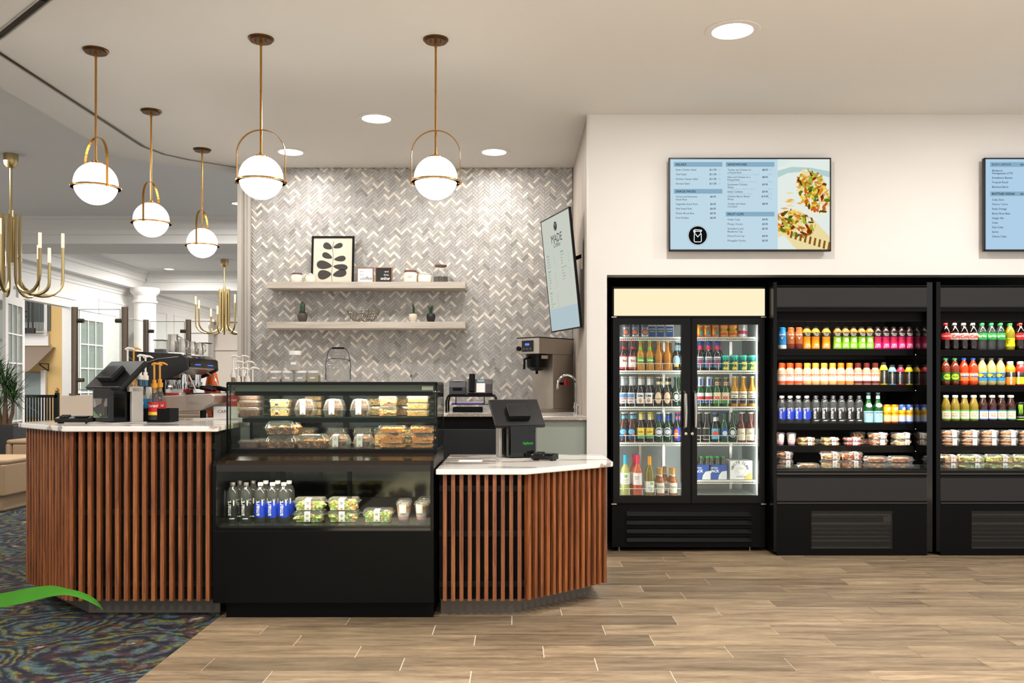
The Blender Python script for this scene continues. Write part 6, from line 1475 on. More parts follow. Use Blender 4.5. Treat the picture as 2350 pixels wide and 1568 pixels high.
 'darkb': ('bottle', 'beer', .238, .031, '#120806', '#2a4aa0', [(.1, .46, '#4c7ca8', .4, 0), (.14, .36, '@#8c2444', .2, 0), (.36, .46, '#e8ecf0', .3, 0), (.7, .86, '#c42a4c', 1, 0), (.84, .94, '#2a3a9a', 1, 0)], [('Shiner', .02, .4, '#14202c', 0, 0, .03)]),
 'ipac': ('can', 'can', .124, .033, '#0f9a8c', None, [(.04, .55, '#e8d01e', .22, .3), (.84, .97, '#58c4b0', 1, 0)], [('HAZY', .022, .62, '#0c2c34', 0, 0, .04), ('IPA', .032, .3, '#0c5c58', 0, 0, .05)]),
 'pero': ('bottle', 'beer', .238, .031, '#0f5a22', '#e6e9ee', [(.12, .46, '#e8ecee', .36, 0), (.24, .34, '#c81e2c', .36, 0), (.12, .22, '@#20408c', .3, 0), (.68, .95, '#dfe6ee', 1, 0), (.7, .93, '#2c50a0', .2, .5)], []),
 'xx': ('bottle', 'beer', .234, .031, '#10601e', '#c8a46a', [(.1, .48, '#e6d7b4', .4, 0), (.1, .22, '#2c8a3c', .25, 0), (.72, .84, '#d8c4a0', 1, 0)], [('XX', .03, .3, '#d01a20', 0, 0, .06), ('XX', .019, .78, '#c81a20', 0, 0, .05)]),
 'coro': ('bottle', 'beer', .242, .031, '#e0a012', '#e0d8c0', [(.1, .5, '#f0e6cc', .4, 0), (.1, .28, '#1c1c30', .3, 0)], [('Corona', .018, .42, '#1c2450', 0, 0, .03), ('Extra', .014, .33, '#1c2450', 0, 0, .03)]),
 'dark2': ('bottle', 'beer', .238, .031, '#1a0c06', '#e6e6e6', [(.08, .48, '#d8d4b4', .3, 0), (.1, .46, '#16120c', .27, 0)], []),
 'fati': ('bottle', 'beer', .238, .031, '#1c0c08', '#4c9cd8', [(.1, .46, '#58b4d0', .36, 0), (.2, .38, '@#e84a1e', .2, 0), (.7, .84, '#dfe4ee', .3, 0)], []),
 'hein0': ('bottle', 'beer', .238, .031, '#0c5a20', '#1c4c9c', [(.16, .48, '@#1c4c9c', .32, 0), (.22, .38, '@#c8d8e8', .2, 0)], []),
 'ange': ('bottle', 'beer', .238, .031, '#6a2408', '#e6e2da', [(.06, .46, '#ddd3bc', .42, 0)], [('CIDER', .014, .3, '#8a7a5a', 0, 0, .02)]),
 'win1': ('bottle', 'wine', .32, .038, '#cfcf7a', '#18a0c8', [(.28, .56, '#f0eee8', 1, 0), (.44, .52, '#7ab03a', .1, .3)], [('Sycamore', .013, .39, '#3a3a36', 0, .2, .01), ('Lane', .013, .33, '#3a3a36', 0, .3, .01)]),
 'win2': ('bottle', 'wine', .32, .038, '#e8683a', '#e01e50', [(.26, .56, '#f2e8e4', 1, 0), (.23, .26, '#c81e3c', 1, 0)], [('SUTTER', .012, .46, '#7a4a40', 0, 0, .01), ('HOME', .012, .41, '#7a4a40', 0, 0, .01)]),
 'win3': ('bottle', 'wine', .31, .038, '#8a7a10', '#f0a40c', [(.08, .36, '#f0eee8', 1, 0), (.27, .34, '#7ab03a', .1, .3)], [('Sycamore', .013, .2, '#3a3a36', 0, .1, .01), ('Lane', .013, .14, '#3a3a36', 0, .2, .01)]),
 'mode': ('bottle', 'beer', .215, .031, '#c06a14', '#d8a050', [(.08, .46, '#efe8da', .42, 0), (.7, .86, '#e8dcc0', 1, 0), (.76, .94, '#d8a45a', 1, 0)], [('Modelo', .02, .32, '#1c1c3a', 0, 0, .03)]),
}
COUNT = {}
def place(kind, px, z, Y, desc, rz=None, back=None, grp=None, pitch=19.5):
    """a drink in the front row at px, and the one behind it when back is given"""
    key = desc
    COUNT.setdefault(key, []).append((kind, px, z, Y, rz, back, grp, pitch))
    ROWQ.append((key, len(COUNT[key])-1))
ROWQ = []
def ordpos(i, n):
    if n == 2: return ('left one', 'right one')[i]
    return ('leftmost' if i == 0 else ('rightmost' if i == n-1 else ORD[i]+' from left'))
def flush():
    for key, i in ROWQ:
        kind, px, z, Y, rz, back, grp, pitch = COUNT[key][i]; n = len(COUNT[key])
        cat = K[kind][0]; pos = '' if n == 1 else (', '+ordpos(i, n))
        a = R.uniform(-.22, .22) if rz is None else rz
        a += math.atan2(-X(px, Y), Y)*.6
        g = grp or key.split(',')[0]
        mk(kind, (X(px, Y), Y, z), a, key+pos, g[:60])
        if back:
            lb = key+(', back row' if n == 1 else ', back row '+ordpos(i, n))
            mk(kind, (X(px, Y)+pitch*.5*Y/F, Y+back, z), R.uniform(-.5, .5), lb, (g+' back row')[:60])
    ROWQ.clear()
def row(z, Y, items, where, back=None, pitch=19.5):
    for kind, pxs, d in items:
        for p in (pxs if isinstance(pxs, (list, tuple)) else [pxs]): place(kind, p, z, Y, d+' on '+where, back=back, pitch=pitch)
YF = 7.17; A1 = [Z(y, 7.13) for y in S1]; A2 = [Z(y, 7.13) for y in S2]
row(A1[0], YF, [('milkb', 1795, 'blue milk bottle'), ('milkc', [1814, 1833], 'brown chocolate milk bottle'), ('oj', [1851, 1871, 1895.5], 'orange juice bottle'),
    ('apple', [1921.7, 1940, 1958.3, 1977, 1995.5], 'green labelled apple juice bottle'), ('berry', [2013.7, 2032, 2050.5, 2068.8, 2087], 'pink labelled juice bottle')], 'top shelf middle cooler', .075, 18.5)
row(A1[1], YF, [('cof1', [1793, 1812, 1831.6], 'red-capped iced coffee bottle'), ('cof2', [1851.7, 1870.8, 1890.5, 1910], 'yellow-capped iced coffee bottle'), ('cof3', [1929, 1949], 'orange-capped iced coffee bottle'), ('cof4', [1968.6, 1988.5, 2008], 'brown-capped iced coffee bottle'),
    ('army', 2027.5, 'tall yellow sports drink bottle'), ('armb', 2047.5, 'light blue sports drink bottle'), ('armr', 2066.8, 'red sports drink bottle'), ('army2', 2086, 'short yellow sports drink bottle')], 'second shelf middle cooler', .075)
row(A1[2], YF, [('watb', [1793, 1812, 1831, 1850.5], 'blue labelled water bottle'), ('watk', [1871.6, 1892, 1911.5, 1931, 1951, 1971], 'black labelled water bottle'), ('miner', [1992.6, 2014.5], 'green glass mineral water bottle')], 'third shelf middle cooler', .08)
row(A1[2], YF, [('topo', [2035.7, 2052.7], 'orange and yellow drink can'), ('topb', [2070, 2087], 'blue and yellow drink can')], 'third shelf middle cooler', .065, 17)
row(A2[0], YF, [('coke', 2170, 'red labelled cola bottle, left end,'), ('diet', [2190.5, 2211.6, 2232.7], 'white labelled cola bottle'), ('spri', [2253.8, 2275, 2296], 'green labelled clear soda bottle'), ('mely', 2318, 'yellow soda bottle'), ('coke', 2341, 'red labelled cola bottle, frame edge,')], 'top shelf right cooler', .08, 21)
row(A2[1], YF, [('gale', [2170, 2191], 'dark green labelled ginger ale bottle'), ('fant', [2212, 2233], 'orange soda bottle'), ('lemo', [2254, 2275, 2296], 'pale lemonade bottle with blue label'), ('powo', 2318.5, 'orange sports drink bottle'), ('powr', 2342, 'red sports drink bottle with lime label')], 'second shelf right cooler', .08, 21)
row(A2[2], YF, [('tea1', [2170.7, 2192, 2213.5, 2234.8], 'pale green-labelled tea bottle'), ('tea2', [2256, 2277], 'dark tea bottle with blue label'), ('tea3', [2298.5, 2320], 'dark tea bottle with green label')], 'third shelf right cooler', .08, 21)
place('mons', 2342, A2[2], YF, 'black energy drink can with green claw mark on right cooler')
YR = 7.235; Fz = [Z(774, 7.2), Z(850.5, 7.2), Z(933.5, 7.2), Z(1015.5, 7.2)]
def frow(k, items, side, back=.072):
    row(Fz[k]+.001, YR, items, '%s shelf %s door' % (['top', 'second', 'third', 'fourth'][k], side), back, 20)
frow(0, [('lite', [1437, 1458, 1479], 'silver beer can')], 'left')
frow(1, [('redb', [1430, 1450.5], 'brown beer bottle with red-white label'), ('lime', [1469.5, 1490.5], 'amber beer bottle with green neck'), ('yelb', [1511, 1531.5], 'plain amber beer bottle'), ('bluf', 1552.5, 'dark beer bottle with light blue label')], 'left')
frow(2, [('coor', [1429, 1448], 'brown beer bottle with silver neck'), ('mlit', [1468.5, 1488.5], 'brown beer bottle with white neck'), ('yuen', [1510, 1530], 'dark beer bottle with oval cream label'), ('hein', 1551, 'green beer bottle with round label')], 'left')
frow(3, [('blum', [1430, 1450], 'blue labelled beer bottle'), ('lein', [1470, 1490.5], 'yellow labelled beer bottle'), ('grnb', [1511, 1532], 'green beer bottle with blue neck'), ('ipa', 1553, 'blue and orange beer bottle')], 'left')
frow(0, [('mang', [1606, 1622.5, 1641], 'orange mango beer can'), ('sqz', [1661, 1681.5], 'yellow squeeze pack'), ('whit', 1702, 'white and crimson can')], 'right')
frow(1, [('darkb', [1606, 1625, 1645], 'dark beer bottle with crimson neck')], 'right')
frow(1, [('ipac', [1664.5, 1684.5, 1704.7, 1725], 'teal beer can')], 'right', None)
frow(2, [('pero', [1606.5, 1625.5], 'green beer bottle with white-blue neck'), ('xx', [1645, 1664.5], 'green beer bottle with red crosses'), ('coro', [1685, 1705, 1726], 'clear beer bottle with cream label')], 'right')
frow(3, [('dark2', [1601, 1621], 'black labelled beer bottle'), ('fati', 1640, 'beer bottle with aqua label'), ('hein0', 1661.5, 'green beer bottle with blue oval label'), ('hein', 1680.5, 'green beer bottle with round label'), ('ange', [1701, 1721.5], 'brown cider bottle with cream label')], 'right')
zf = .4295
place('win1', 1434.7, zf, YR, 'pale wine bottle with blue foil at refrigerator floor'); place('win2', 1463, zf, YR, 'pink wine bottle in front at refrigerator floor')
place('win2', 1456, zf, YR+.1, 'pink wine bottle behind another pink one at refrigerator floor'); place('win3', 1490.5, zf, YR, 'golden wine bottle with orange foil at refrigerator floor')
for p, n in ((1516, 'left'), (1545, 'right')):
    place('mode', p, zf, YR, 'gold-necked beer bottle in front, %s one, refrigerator floor' % n)
    place('mode', p-5, zf, YR+.068, 'gold-necked beer bottle behind, %s one, refrigerator floor' % n)
place('mode', 1525, zf, YR+.16, 'gold-necked beer bottle at the back of refrigerator floor')
flush()
# claw mark on the energy can
t = PROTO['mons']; m = MB()
for i, dx in enumerate((-.011, 0, .011)):
    pts = [(dx-.004, .128), (dx+.005, .13), (dx+.003, .1), (dx+.005, .07), (dx, .05-.006*(i % 2)), (dx-.001, .08), (dx-.004, .1)]
    m.add([(.0338*math.sin(a/.0338), -.0338*math.cos(a/.0338), z) for a, z in pts], [tuple(range(7))])
stuff(m.build('claw_mark', pcol('#8ae01e', 'l'), t))
# cartons on the refrigerator shelves
def carton(px, Y, z, w, h, d, c, label, bands=(), txt=(), cat='box', nm='drink_carton'):
    t = thing(nm, label, cat, (X(px, Y), Y, z)); MB().box(-w/2, w/2, 0, d, 0, h).build('carton_body', pcol(c, 'l'), t, bevel=.002)
    for i, (x0, x1, z0, z1, cc) in enumerate(bands): MB().box(w*x0, w*x1, -.0006-.0002*i, 0, h*z0, h*z1).build('printed_panel', pcol(cc, 'l'), t)
    if txt:
        m = MB(); cols = []
        for s, x, zz, sz, cc, sh in txt:
            if cc not in cols: cols.append(cc)
            flat_text(m, s, w*x, -.0016, h*zz, sz, cols.index(cc), 'CENTER', .03, shear=sh)
        m.build('lettering', [pcol(q, 'l') for q in cols], t)
    return t
for p, n in ((1496.5, 'left'), (1516, 'middle'), (1536.5, 'right')):
    carton(p, YR-.02, Fz[0]+.001, .064, .10, .06, '#c9ccd0', 'small blue drink carton on the top refrigerator shelf, %s one' % n, [(-.45, .45, .02, .86, '#1c3c86'), (-.3, .35, .42, .5, '#8ac83a')], [('CAPTAIN', 0, .6, .012, '#f0f4f8', 0)])
def sixpack(px, Y, z, label, c, cap, bc):
    t = thing('bottle_carrier', label, 'carrier', (X(px, Y), Y, z)); w, h = .145, .115
    MB().profx([(0, 0), (0, h), (.06, h*1.05), (.12, h), (.12, 0)], -w/2, w/2).build('carrier', pcol(c, 'l'), t)
    m = MB(); m.add([(w*.0, -.001, 0), (w*.48, -.001, 0), (w*.48, -.001, h*.6), (w*.2, -.001, h*.55), (w*.05, -.001, h*.3)], [(0, 1, 2, 3, 4)]); m.build('printed_panel', pcol('#e8ecf0', 'l'), t)
    m = MB(); flat_text(m, 'JACK', -w*.42, -.0016, h*.5, .03, 0, 'LEFT', .04); flat_text(m, 'CAPTAIN', -w*.42, -.0016, h*.76, .014, 0, 'LEFT', .04); m.build('lettering', pcol('#f0f4f8', 'l'), t)
    for i in range(3):
        for y in (.03, .09):
            x = -w/2+w*(i+.5)/3
            m = MB(); m.lathe([(.022, .02), (.022, h*1.0), (.012, h*1.35), (.011, h*1.5)], 12, (x, y, 0)); b_ = m.build('bottle', bc, t)
            m = MB(); m.lathe([(.0125, h*1.5), (.0125, h*1.6), (0, h*1.6)], 12, (x, y, 0)); m.build('cap', pcol(cap), b_)
sixpack(1611, YR, Z(1102, 7.2)+.001, 'blue bottle carrier beside the door frame in the refrigerator', '#1c50a8', '#3cb83a', pcol('#4a524c', 'g'))
sixpack(1648, YR, Z(1102, 7.2)+.001, 'blue bottle carrier with green caps, beside the white carton', '#1c50a8', '#3cb83a', pcol('#4a524c', 'g'))
t = carton(1701, YR, Z(1102, 7.2)+.001, .18, .15, .2, '#f0f1f2', 'white printed drink carton on the lowest right refrigerator shelf', [], [('HARD SELTZER', 0, .12, .012, '#8a9096', 0)])
m = MB(); cxx, czz = -.01, .078
for i, ch in enumerate('WHITE CLAW'):
    a = PI*(.93-.86*i/9); vv, ff = text_geo(ch, .027, 'CENTER', .02); b = a-PI/2
    m.add([(cxx+.052*math.cos(a)+x*math.cos(b)-y*math.sin(b), -.0016, czz+.052*math.sin(a)+x*math.sin(b)+y*math.cos(b)) for x, y in vv], ff)
m.build('lettering', pcol('#2a2e34', 'l'), t)
m = MB(); stroke(m, [(cxx+.046*math.cos(a), czz+.046*math.sin(a)) for a in [2*PI*k/30 for k in range(31)]], .0012, -.0016)
for q in (.035, .026, .018): stroke(m, [(cxx+q*math.cos(a), czz-.005+q*.7*math.sin(a)) for a in [.4+PI*1.3*k/14 for k in range(15)]], .0012, -.0016)
stuff(m.build('wave_logo', pcol('#7a838c', 'l'), t))
m = MB(); m.add([(.09*.98, -.0012, .0), (.09*.98, -.0012, .06), (.06, -.0012, .05), (.03, -.0012, .02), (.02, -.0012, 0)], [(0, 1, 2, 3, 4)]); m.build('printed_panel', pcol('#e8c46a', 'l'), t)

# ================================================================ packed food
BOXP = clear('clamshell_plastic', '#f6f6f4', 1.5, .10, .07)
FOOD = {
 'brownie': bits('brownie', ['#3a1a0c', '#52260f', '#6b3418', '#2c1208'], 171), 'blueberry': bits('blueberry_cake', ['#d8b878', '#cfa868', '#dcc088', '#cfa868', '#d8b878', '#e0c890', '#cba262', '#3c2c44'], 79),
 'muffin': bits('muffin_crumb', ['#4a2410', '#6b3a1c', '#38180a', '#8a5a34'], 114), 'pie': bits('pie_filling', ['#4a2812', '#5a3216', '#7a4a22', '#9a6830', '#54300f', '#b98444'], 76),
 'bun': bits('cinnamon_bun', ['#c89458', '#bd8448', '#dcbf90', '#cf9c60', '#a8703a'], 87), 'orange': bits('orange_cake', ['#e08a30', '#e89a40', '#dc8428', '#eeb060', '#d07820'], 95),
 'bread': bits('sliced_loaf', ['#d0a868', '#c89c5c', '#d8b478', '#c09050'], 68), 'salad': bits('green_salad', ['#7aa82c', '#a8cc4a', '#e0e8b0', '#d8704a', '#5c8a20', '#e8dcb8', '#c8d878'], 87),
 'salad2': bits('tomato_salad', ['#8ab83a', '#d0403a', '#e8e4b8', '#a8c850', '#f0c060', '#6a9428'], 87), 'sand': bits('sandwich_filling', ['#c07a3c', '#b56c30', '#d89a5c', '#b0622c', '#e4c08c', '#8a4a20'], 64),
 'fruit': bits('fruit_mix', ['#e8922a', '#d85a1c', '#6a8a2c', '#f0b048', '#3a2418', '#e8d080'], 72), 'berry': bits('red_fruit', ['#c81e28', '#e84a3a', '#e8c8b0', '#8a1420'], 76),
 'snack': bits('snack_mix', ['#c8501e', '#e8c088', '#a83a2a', '#d8a05a', '#8a4420', '#f0dcb8'], 64), 'hummus': bits('hummus_box', ['#e6cfa4', '#f0dcb8', '#dcc090', '#e8842a'], 49), 'grape': bits('grapes', ['#3a1a24', '#6a7a3a', '#52242e', '#8a9450'], 83),
}
FM_ = {}
def food_box(px, Y, z, w, h, d, food, label, grp, tagx=.1, style='box', tagc=True, n=1, where=''):
    key = (style, round(w, 3), round(h, 3), round(d, 3), food, tagx, tagc)
    loc = (X(px, Y), Y, z)
    rz = R.uniform(-.05, .05)
    if key in FM_: return dup(FM_[key], loc, rz, label, grp)
    t = thing('food_container', label, 'food box', loc, rz, grp); FM_[key] = t
    r = min(w, d)*.16
    def shell(m, x, y, z0, z1, k0, k1):
        n_ = 5; ps = []
        for k_, zz in ((k0, z0), (k1, z1)):
            for cx, cy, a in ((x-r, y-r, 0), (-x+r, y-r, 90), (-x+r, -y+r, 180), (x-r, -y+r, 270)):
                for q in range(n_+1):
                    th = math.radians(a+90*q/n_); ps.append(((cx+r*math.cos(th))*k_, (cy+r*math.sin(th))*k_, zz))
        N_ = len(ps)//2; m.add(ps, [(i, (i+1) % N_, (i+1) % N_+N_, i+N_) for i in range(N_)], 0, True); return ps[N_:], N_
    W_, D_ = w/2, d/2
    hb = h*{'box': .72, 'dome': .36, 'flat': .45, 'pie': .5}[style]
    m = MB(); shell(m, W_, D_, 0, hb, .84, .99); m.quad((-W_*.8, -D_*.8, .001), (W_*.8, -D_*.8, .001), (W_*.8, D_*.8, .001), (-W_*.8, D_*.8, .001)); m.build('tray', BOXP, t)
    m = MB()
    shell(m, W_, D_, hb, hb, .99, 1.09); shell(m, W_, D_, hb, hb+.0018, 1.09, 1.09)
    lv = {'box': ((.99, 0), (.94, .75), (.9, 1)), 'flat': ((.99, 0), (.9, .8), (.84, 1)), 'pie': ((1, 0), (.92, .5), (.78, .9), (.7, 1)), 'dome': ((1, 0), (.93, .45), (.78, .85), (.66, 1))}[style]
    for (ka, za), (kb, zb2) in zip(lv, lv[1:]): top, N_ = shell(m, W_, D_, hb+(h-hb)*za, hb+(h-hb)*zb2, ka, kb)
    m.add(top, [tuple(range(N_))])
    m.build('lid', BOXP, t)
    m = MB(); fh = {'box': h*.82, 'flat': h*.85, 'dome': h*.86, 'pie': h*.72}[style]
    if style == 'dome':
        m.lathe([(W_*.45, .004), (W_*.62, fh*.45), (W_*.8, fh*.55), (W_*.7, fh*.82), (W_*.35, fh), (0, fh)], 16)
    elif food in ('brownie', 'blueberry', 'bread'):
        m.box(-W_*.82, W_*.82, -D_*.8, D_*.8, .003, fh)
    elif food == 'sand':
        for k in (0, 1):
            m.blob((0, 0, fh*(.28+.46*k)), (W_*.84, D_*.78, fh*.27), 14, 0, .05)
    else:
        for i in range(16):
            m.blob((R.uniform(-.55, .55)*w*.7, R.uniform(-.5, .5)*d*.7, fh*R.uniform(.25, .75)), (w*.16, d*.16, fh*.27), 7, 0, .2)
        m.box(-W_*.8, W_*.8, -D_*.78, D_*.78, .003, fh*.75)
    m.build('food', FOOD[food], t)
    if tagc:
        tw = min(.034, w*.32); x0 = tagx*w-tw/2; y0 = -D_*1.0-.003
        m = MB(); zt_, zb_ = h*.93, h*.12
        m.add([(x0, y0+D_*.0, zb_), (x0+tw, y0, zb_), (x0+tw, y0, zt_), (x0, y0, zt_), (x0, -D_*.3, h+.001), (x0+tw, -D_*.3, h+.001)], [(0, 1, 2, 3), (3, 2, 5, 4)])
        pl = m.build('paper_label', PAPER, t)
        m = MB(); disc(m, x0+tw/2, zt_-.006, .002, y0-.0006, 0, 8)
        for i in range(3): m.box(x0+tw*.25, x0+tw*.75, y0-.0008, y0-.0005, zt_-.016-.005*i, zt_-.0145-.005*i)
        for i in range(9): m.box(x0+tw*(.3+.045*i), x0+tw*(.3+.045*i)+tw*(.012+.012*(i % 3)), y0-.0008, y0-.0005, zb_+.003, zb_+.010)
        stuff(m.build('label_print', mat('label_ink', '#57534e', .8), pl))
    return t
def stack(px, Y, z, w, hs, d, food, desc, place_, grp, tagx=.1, style='box', tagc=True):
    names = {1: [''], 2: ['bottom', 'top'], 3: ['bottom', 'middle', 'top']}[len(hs)]
    for k, h in enumerate(hs):
        lb = desc+(', ' + names[k] + ' of its stack' if names[k] else '')+', '+place_
        food_box(px, Y, z+.0005, w, h, d, food, lb, grp, tagx, style, tagc); z += h+.001
pp = lambda n, Y: n*Y/F
# display case, upper shelf
z = SH1+.0005; Y = 5.41
G1 = 'packed cakes on the upper case shelf'
stack(576, Y, z, pp(50, Y), [.055, .04, .04], .12, 'brownie', 'clear box of brownies', 'upper case shelf', G1, tagc=False)
stack(645, Y, z, pp(46, Y), [.052, .05], .12, 'blueberry', 'clear box of blueberry cake', 'upper case shelf', G1, tagc=False)
for px, nm in ((703, 'left'), (768.6, 'middle'), (829, 'right')):
    food_box(px, Y, z, pp(47, Y), .104, .12, 'muffin', 'domed box with chocolate muffin, %s one on upper case shelf' % nm, 'domed muffins on the upper case shelf', -.05, 'dome')
stack(892, Y, z, pp(44, Y), [.06, .06], .12, 'bun', 'clear box of iced buns', 'upper case shelf', G1, tagc=False)
stack(960, Y, z, pp(54, Y), [.04, .04, .04], .12, 'bread', 'clear box of sliced loaf', 'upper case shelf right end', G1, tagc=False)
Yb_ = 5.57
stack(668, Yb_, z, pp(44, Yb_), [.055, .05], .11, 'brownie', 'shaded brownie box', 'back row of upper case shelf', G1, tagc=False)
stack(722, Yb_, z, pp(44, Yb_), [.045, .045, .03], .11, 'bread', 'shaded loaf box', 'back row of upper case shelf', G1, tagc=False)
stack(860, Yb_, z, pp(40, Yb_), [.06, .05], .11, 'blueberry', 'shaded iced cake box', 'back row of upper case shelf', G1, tagc=False)
stack(925, Yb_, z, pp(44, Yb_), [.06, .06], .11, 'bun', 'shaded bun box', 'back row of upper case shelf', G1, tagc=False)
food_box(765, Yb_, z, pp(40, Yb_), .1, .11, 'muffin', 'shaded domed muffin box in back row of upper case shelf', G1, -.05, 'dome', False)
# display case, middle deck
z = .9345; Y = 5.34; G2 = 'packed cakes on the middle deck'
MB().box(-W2+.03, W2-.03, .27, .68, .912, .934).build('deck_plate', mat('deck_dark', '#26231f', .25), dc)
stack(574.6, Y, z, pp(48, Y), [.048], .11, 'brownie', 'low brownie box', 'middle deck left end', G2, tagc=False)
stack(606, Y+.13, z, pp(42, Y), [.05], .11, 'brownie', 'low brownie box partly behind another', 'middle deck', G2, tagc=False)
stack(650, Y, z, pp(74, Y), [.078, .082], .17, 'pie', 'big domed pie box', 'middle deck', G2, style='pie', tagc=False)
food_box(718, Y, z, pp(72, Y), .082, .16, 'pie', 'single domed pie box on middle deck right of the stacked pies', G2, 0, 'pie', False)
for px, nm in ((781, 'left'), (835, 'right')): food_box(px, Y, z, pp(46, Y), .08, .12, 'muffin', 'domed muffin box on middle deck, %s one of two' % nm, 'domed muffins on the middle deck', -.15, 'dome')
stack(901, Y, z, pp(62, Y), [.025, .06, .045], .12, 'orange', 'clear box of orange glazed cakes', 'middle deck', G2, tagc=False)
stack(970, Y, z, pp(54, Y), [.025, .06, .045], .12, 'orange', 'clear box of orange glazed cakes, right end', 'middle deck', G2, tagc=False)
for px, f, nm in ((705, 'pie', 'brown'), (775, 'muffin', 'dark'), (835, 'muffin', 'chocolate'), (880, 'bun', 'golden'), (935, 'bun', 'pale')):
    stack(px, 5.54, z, pp(44, 5.5), [.06, .05] if nm in ('brown', 'pale') else [.11], .12, f, 'shaded %s cake box' % nm, 'back row of middle deck', G2, tagc=False)
# display case, lower window
z = .5245; Yw = 5.14; K['lwk'] = K['watk'][:2]+(.226, .0335)+K['watk'][4:]; K['lwb'] = K['watb'][:2]+(.226, .0335)+K['watb'][4:]
for p in (506, 534, 565): place('lwk', p, z, Yw, 'black labelled water bottle in display case', grp='black labelled bottles in the case'); place('lwk', p+16, z, Yw+.1, 'black labelled water bottle behind in display case', grp='black labelled bottles in the case')
for p in (598, 625.5, 651.5): place('lwb', p, z, Yw, 'blue labelled water bottle in display case', grp='blue labelled bottles in the case'); place('lwb', p+12, z, Yw+.1, 'blue labelled water bottle behind in display case', grp='blue labelled bottles in the case')
flush()
Ys = 5.16; GS = 'salad boxes in the lower case'
stack(713, Ys, z, pp(70, Ys), [.066, .07], .12, 'salad', 'green salad box right of the water bottles', 'lower case', GS, -.02)
stack(790, Ys, z, pp(70, Ys), [.066, .07], .12, 'salad2', 'salad box in the middle', 'lower case', GS, -.02)
food_box(869, Ys, z, pp(68, Ys), .075, .12, 'salad', 'single low salad box next to the parfait cups', GS, 0)
def parfait(px, Y, z, h, r, label, grp):
    k = ('parfait', round(h, 3))
    if k in FM_: return dup(FM_[k], (X(px, Y), Y, z), R.uniform(-.3, .3), label, grp)
    t = thing('parfait_cup', label, 'cup', (X(px, Y), Y, z), 0, grp); FM_[k] = t
    m = MB(); m.lathe([(r*.68, 0), (r*.72, h*.06), (r*.98, h*.8)], 18); m.build('cup', BOXP, t)
    m = MB(); m.lathe([(r*.62, .002), (r*.68, h*.12)], 18, mi=0); m.lathe([(r*.68, h*.12), (r*.74, h*.26)], 18, mi=1); m.lathe([(r*.74, h*.26), (r*.8, h*.44)], 18, mi=2); m.lathe([(r*.8, h*.44), (r*.84, h*.56)], 18, mi=1); m.lathe([(r*.84, h*.56), (r*.9, h*.74), (0, h*.78)], 18, mi=3)
    m.build('yogurt', [pcol('#7a4a8a'), pcol('#e6a0a8'), pcol('#f0e4dc'), bits('granola', ['#b8804a', '#d8a868', '#8a5228'], 171)], t)
    m = MB(); m.lathe([(r*1.06, h*.8), (r*1.06, h*.83), (r*.9, h*.96), (r*.4, h), (0, h)], 18); m.build('lid', BOXP, t)
    m = MB(); m.lathe([(r*.93, h*.42), (r*1.03, h*.84)], 6, a0=-.5, a1=.5); m.build('paper_label', PAPER, t)
    return t
for px, Y, nm in ((926, Ys, 'left front'), (968, Ys, 'right front'), (929, Ys+.09, 'left one behind'), (973, Ys+.09, 'right one behind'), (977, Ys+.18, 'farthest back')):
    parfait(px, Y, z, .122, .042, 'pink yogurt parfait cup in the lower case, %s' % nm, 'parfait cups in the lower case')
# open cooler one, fourth shelf
Y = 7.19; z = A1[3]+.0005; w = lambda n: pp(n, Y); g1 = 'fourth shelf middle cooler'
parfait(1790, Y, z, .104, .038, 'pink yogurt parfait cup at the left end middle cooler', 'parfait cups in the cooler'); parfait(1816, Y, z, .104, .038, 'pink yogurt parfait cup second on middle cooler shelf', 'parfait cups in the cooler')
stack(1850, Y, z, w(36), [.03, .034], .11, 'fruit', 'low pineapple fruit box', g1, 'fruit boxes in the cooler', .1, 'flat')
stack(1904, Y, z, w(38), [.03, .034], .11, 'fruit', 'low orange fruit box', g1, 'fruit boxes in the cooler', .12, 'flat')
stack(1955, Y, z, w(36), [.03, .034], .11, 'berry', 'low red berry box', g1, 'fruit boxes in the cooler', .05, 'flat')
stack(2014, Y, z, w(38), [.05, .052], .12, 'snack', 'snack mix box', g1, 'snack boxes in the cooler', .12)
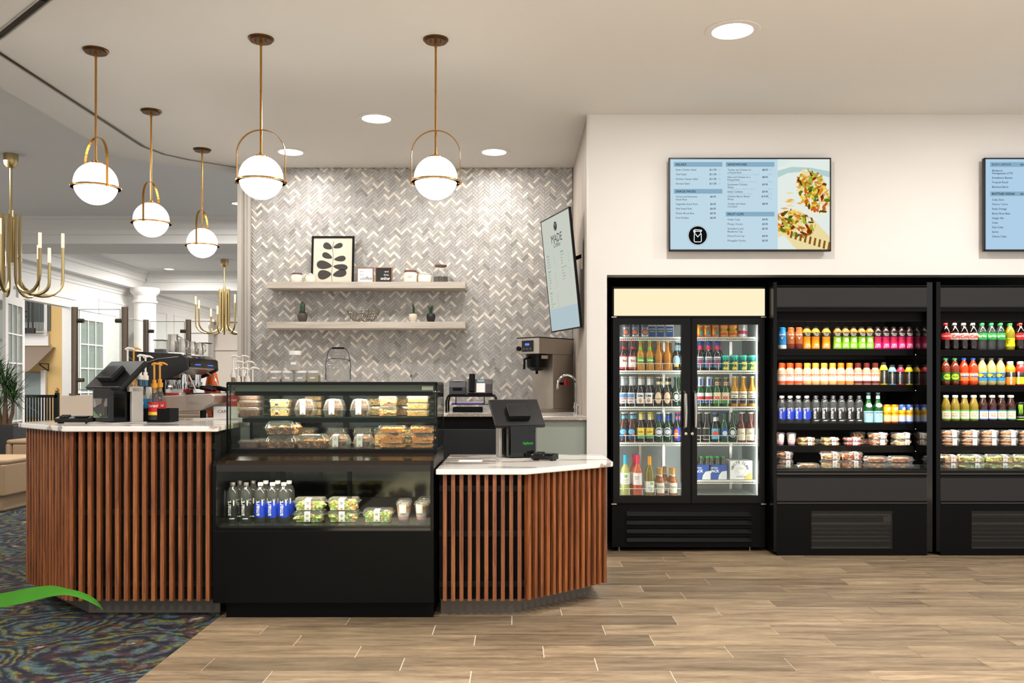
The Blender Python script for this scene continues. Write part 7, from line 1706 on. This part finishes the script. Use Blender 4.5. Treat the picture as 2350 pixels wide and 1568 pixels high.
stack(2067, Y, z, w(38), [.05, .052], .12, 'hummus', 'cracker and hummus box', g1, 'snack boxes in the cooler', .2)
for px, f, nm in ((1838, 'fruit', 'dim fruit'), (1880, 'grape', 'dim grape'), (1968, 'fruit', 'dim orange'), (1988, 'berry', 'dim red')):
    stack(px, Y+.16, z, w(30), [.05, .05] if nm == 'dim orange' else [.045], .1, f, nm+' box in back row', g1, 'boxes at the back of the fourth shelf', tagc=False)
# open cooler one, deck
Y = 7.07; z = Z(1076, 7.0)+.0005; g2 = 'bottom deck middle cooler'
stack(1800, Y, z, w(34), [.066, .06], .12, 'sand', 'dark bread sandwich box', g2, 'sandwich boxes on the cooler deck', .1)
food_box(1854, Y, z, w(48), .038, .12, 'sand', 'single flat sandwich pack with lettuce, '+g2, 'sandwich boxes on the cooler deck', 0, 'flat', False)
stack(1906, Y, z, w(42), [.062, .064], .12, 'hummus', 'pale wrap box', g2, 'sandwich boxes on the cooler deck', .1)
stack(1954, Y, z, w(42), [.062, .064], .12, 'snack', 'bagel sandwich box', g2, 'sandwich boxes on the cooler deck', .1)
stack(2010, Y, z, w(52), [.04, .05], .13, 'sand', 'flat bun sandwich pack, left pair', g2, 'sandwich boxes on the cooler deck', 0, 'flat', False)
stack(2066, Y, z, w(52), [.04, .05], .13, 'sand', 'flat bun sandwich pack, right pair', g2, 'sandwich boxes on the cooler deck', 0, 'flat', False)
# open cooler two
Y = 7.19; z = A2[3]+.0005; g3 = 'right cooler fourth shelf'
for i, px in enumerate((2178, 2223, 2267, 2311, 2355)):
    stack(px, Y, z, w(38), [.062, .064], .12, 'sand', '%s croissant sandwich box from the left' % ORD[i], g3, 'croissant boxes in the right cooler', .12)
Y = 7.07; z = Z(1077, 7.0)+.0005; g4 = 'right cooler bottom deck'
for i, (px, ww_, f) in enumerate(((2177, 34, 'hummus'), (2229, 56, 'salad'), (2293, 58, 'salad2'), (2357, 56, 'salad'))):
    stack(px, Y, z, w(ww_), [.045, .062], .12, f, '%s salad box from the left' % ORD[i], g4, 'salad boxes in the right cooler', .08)
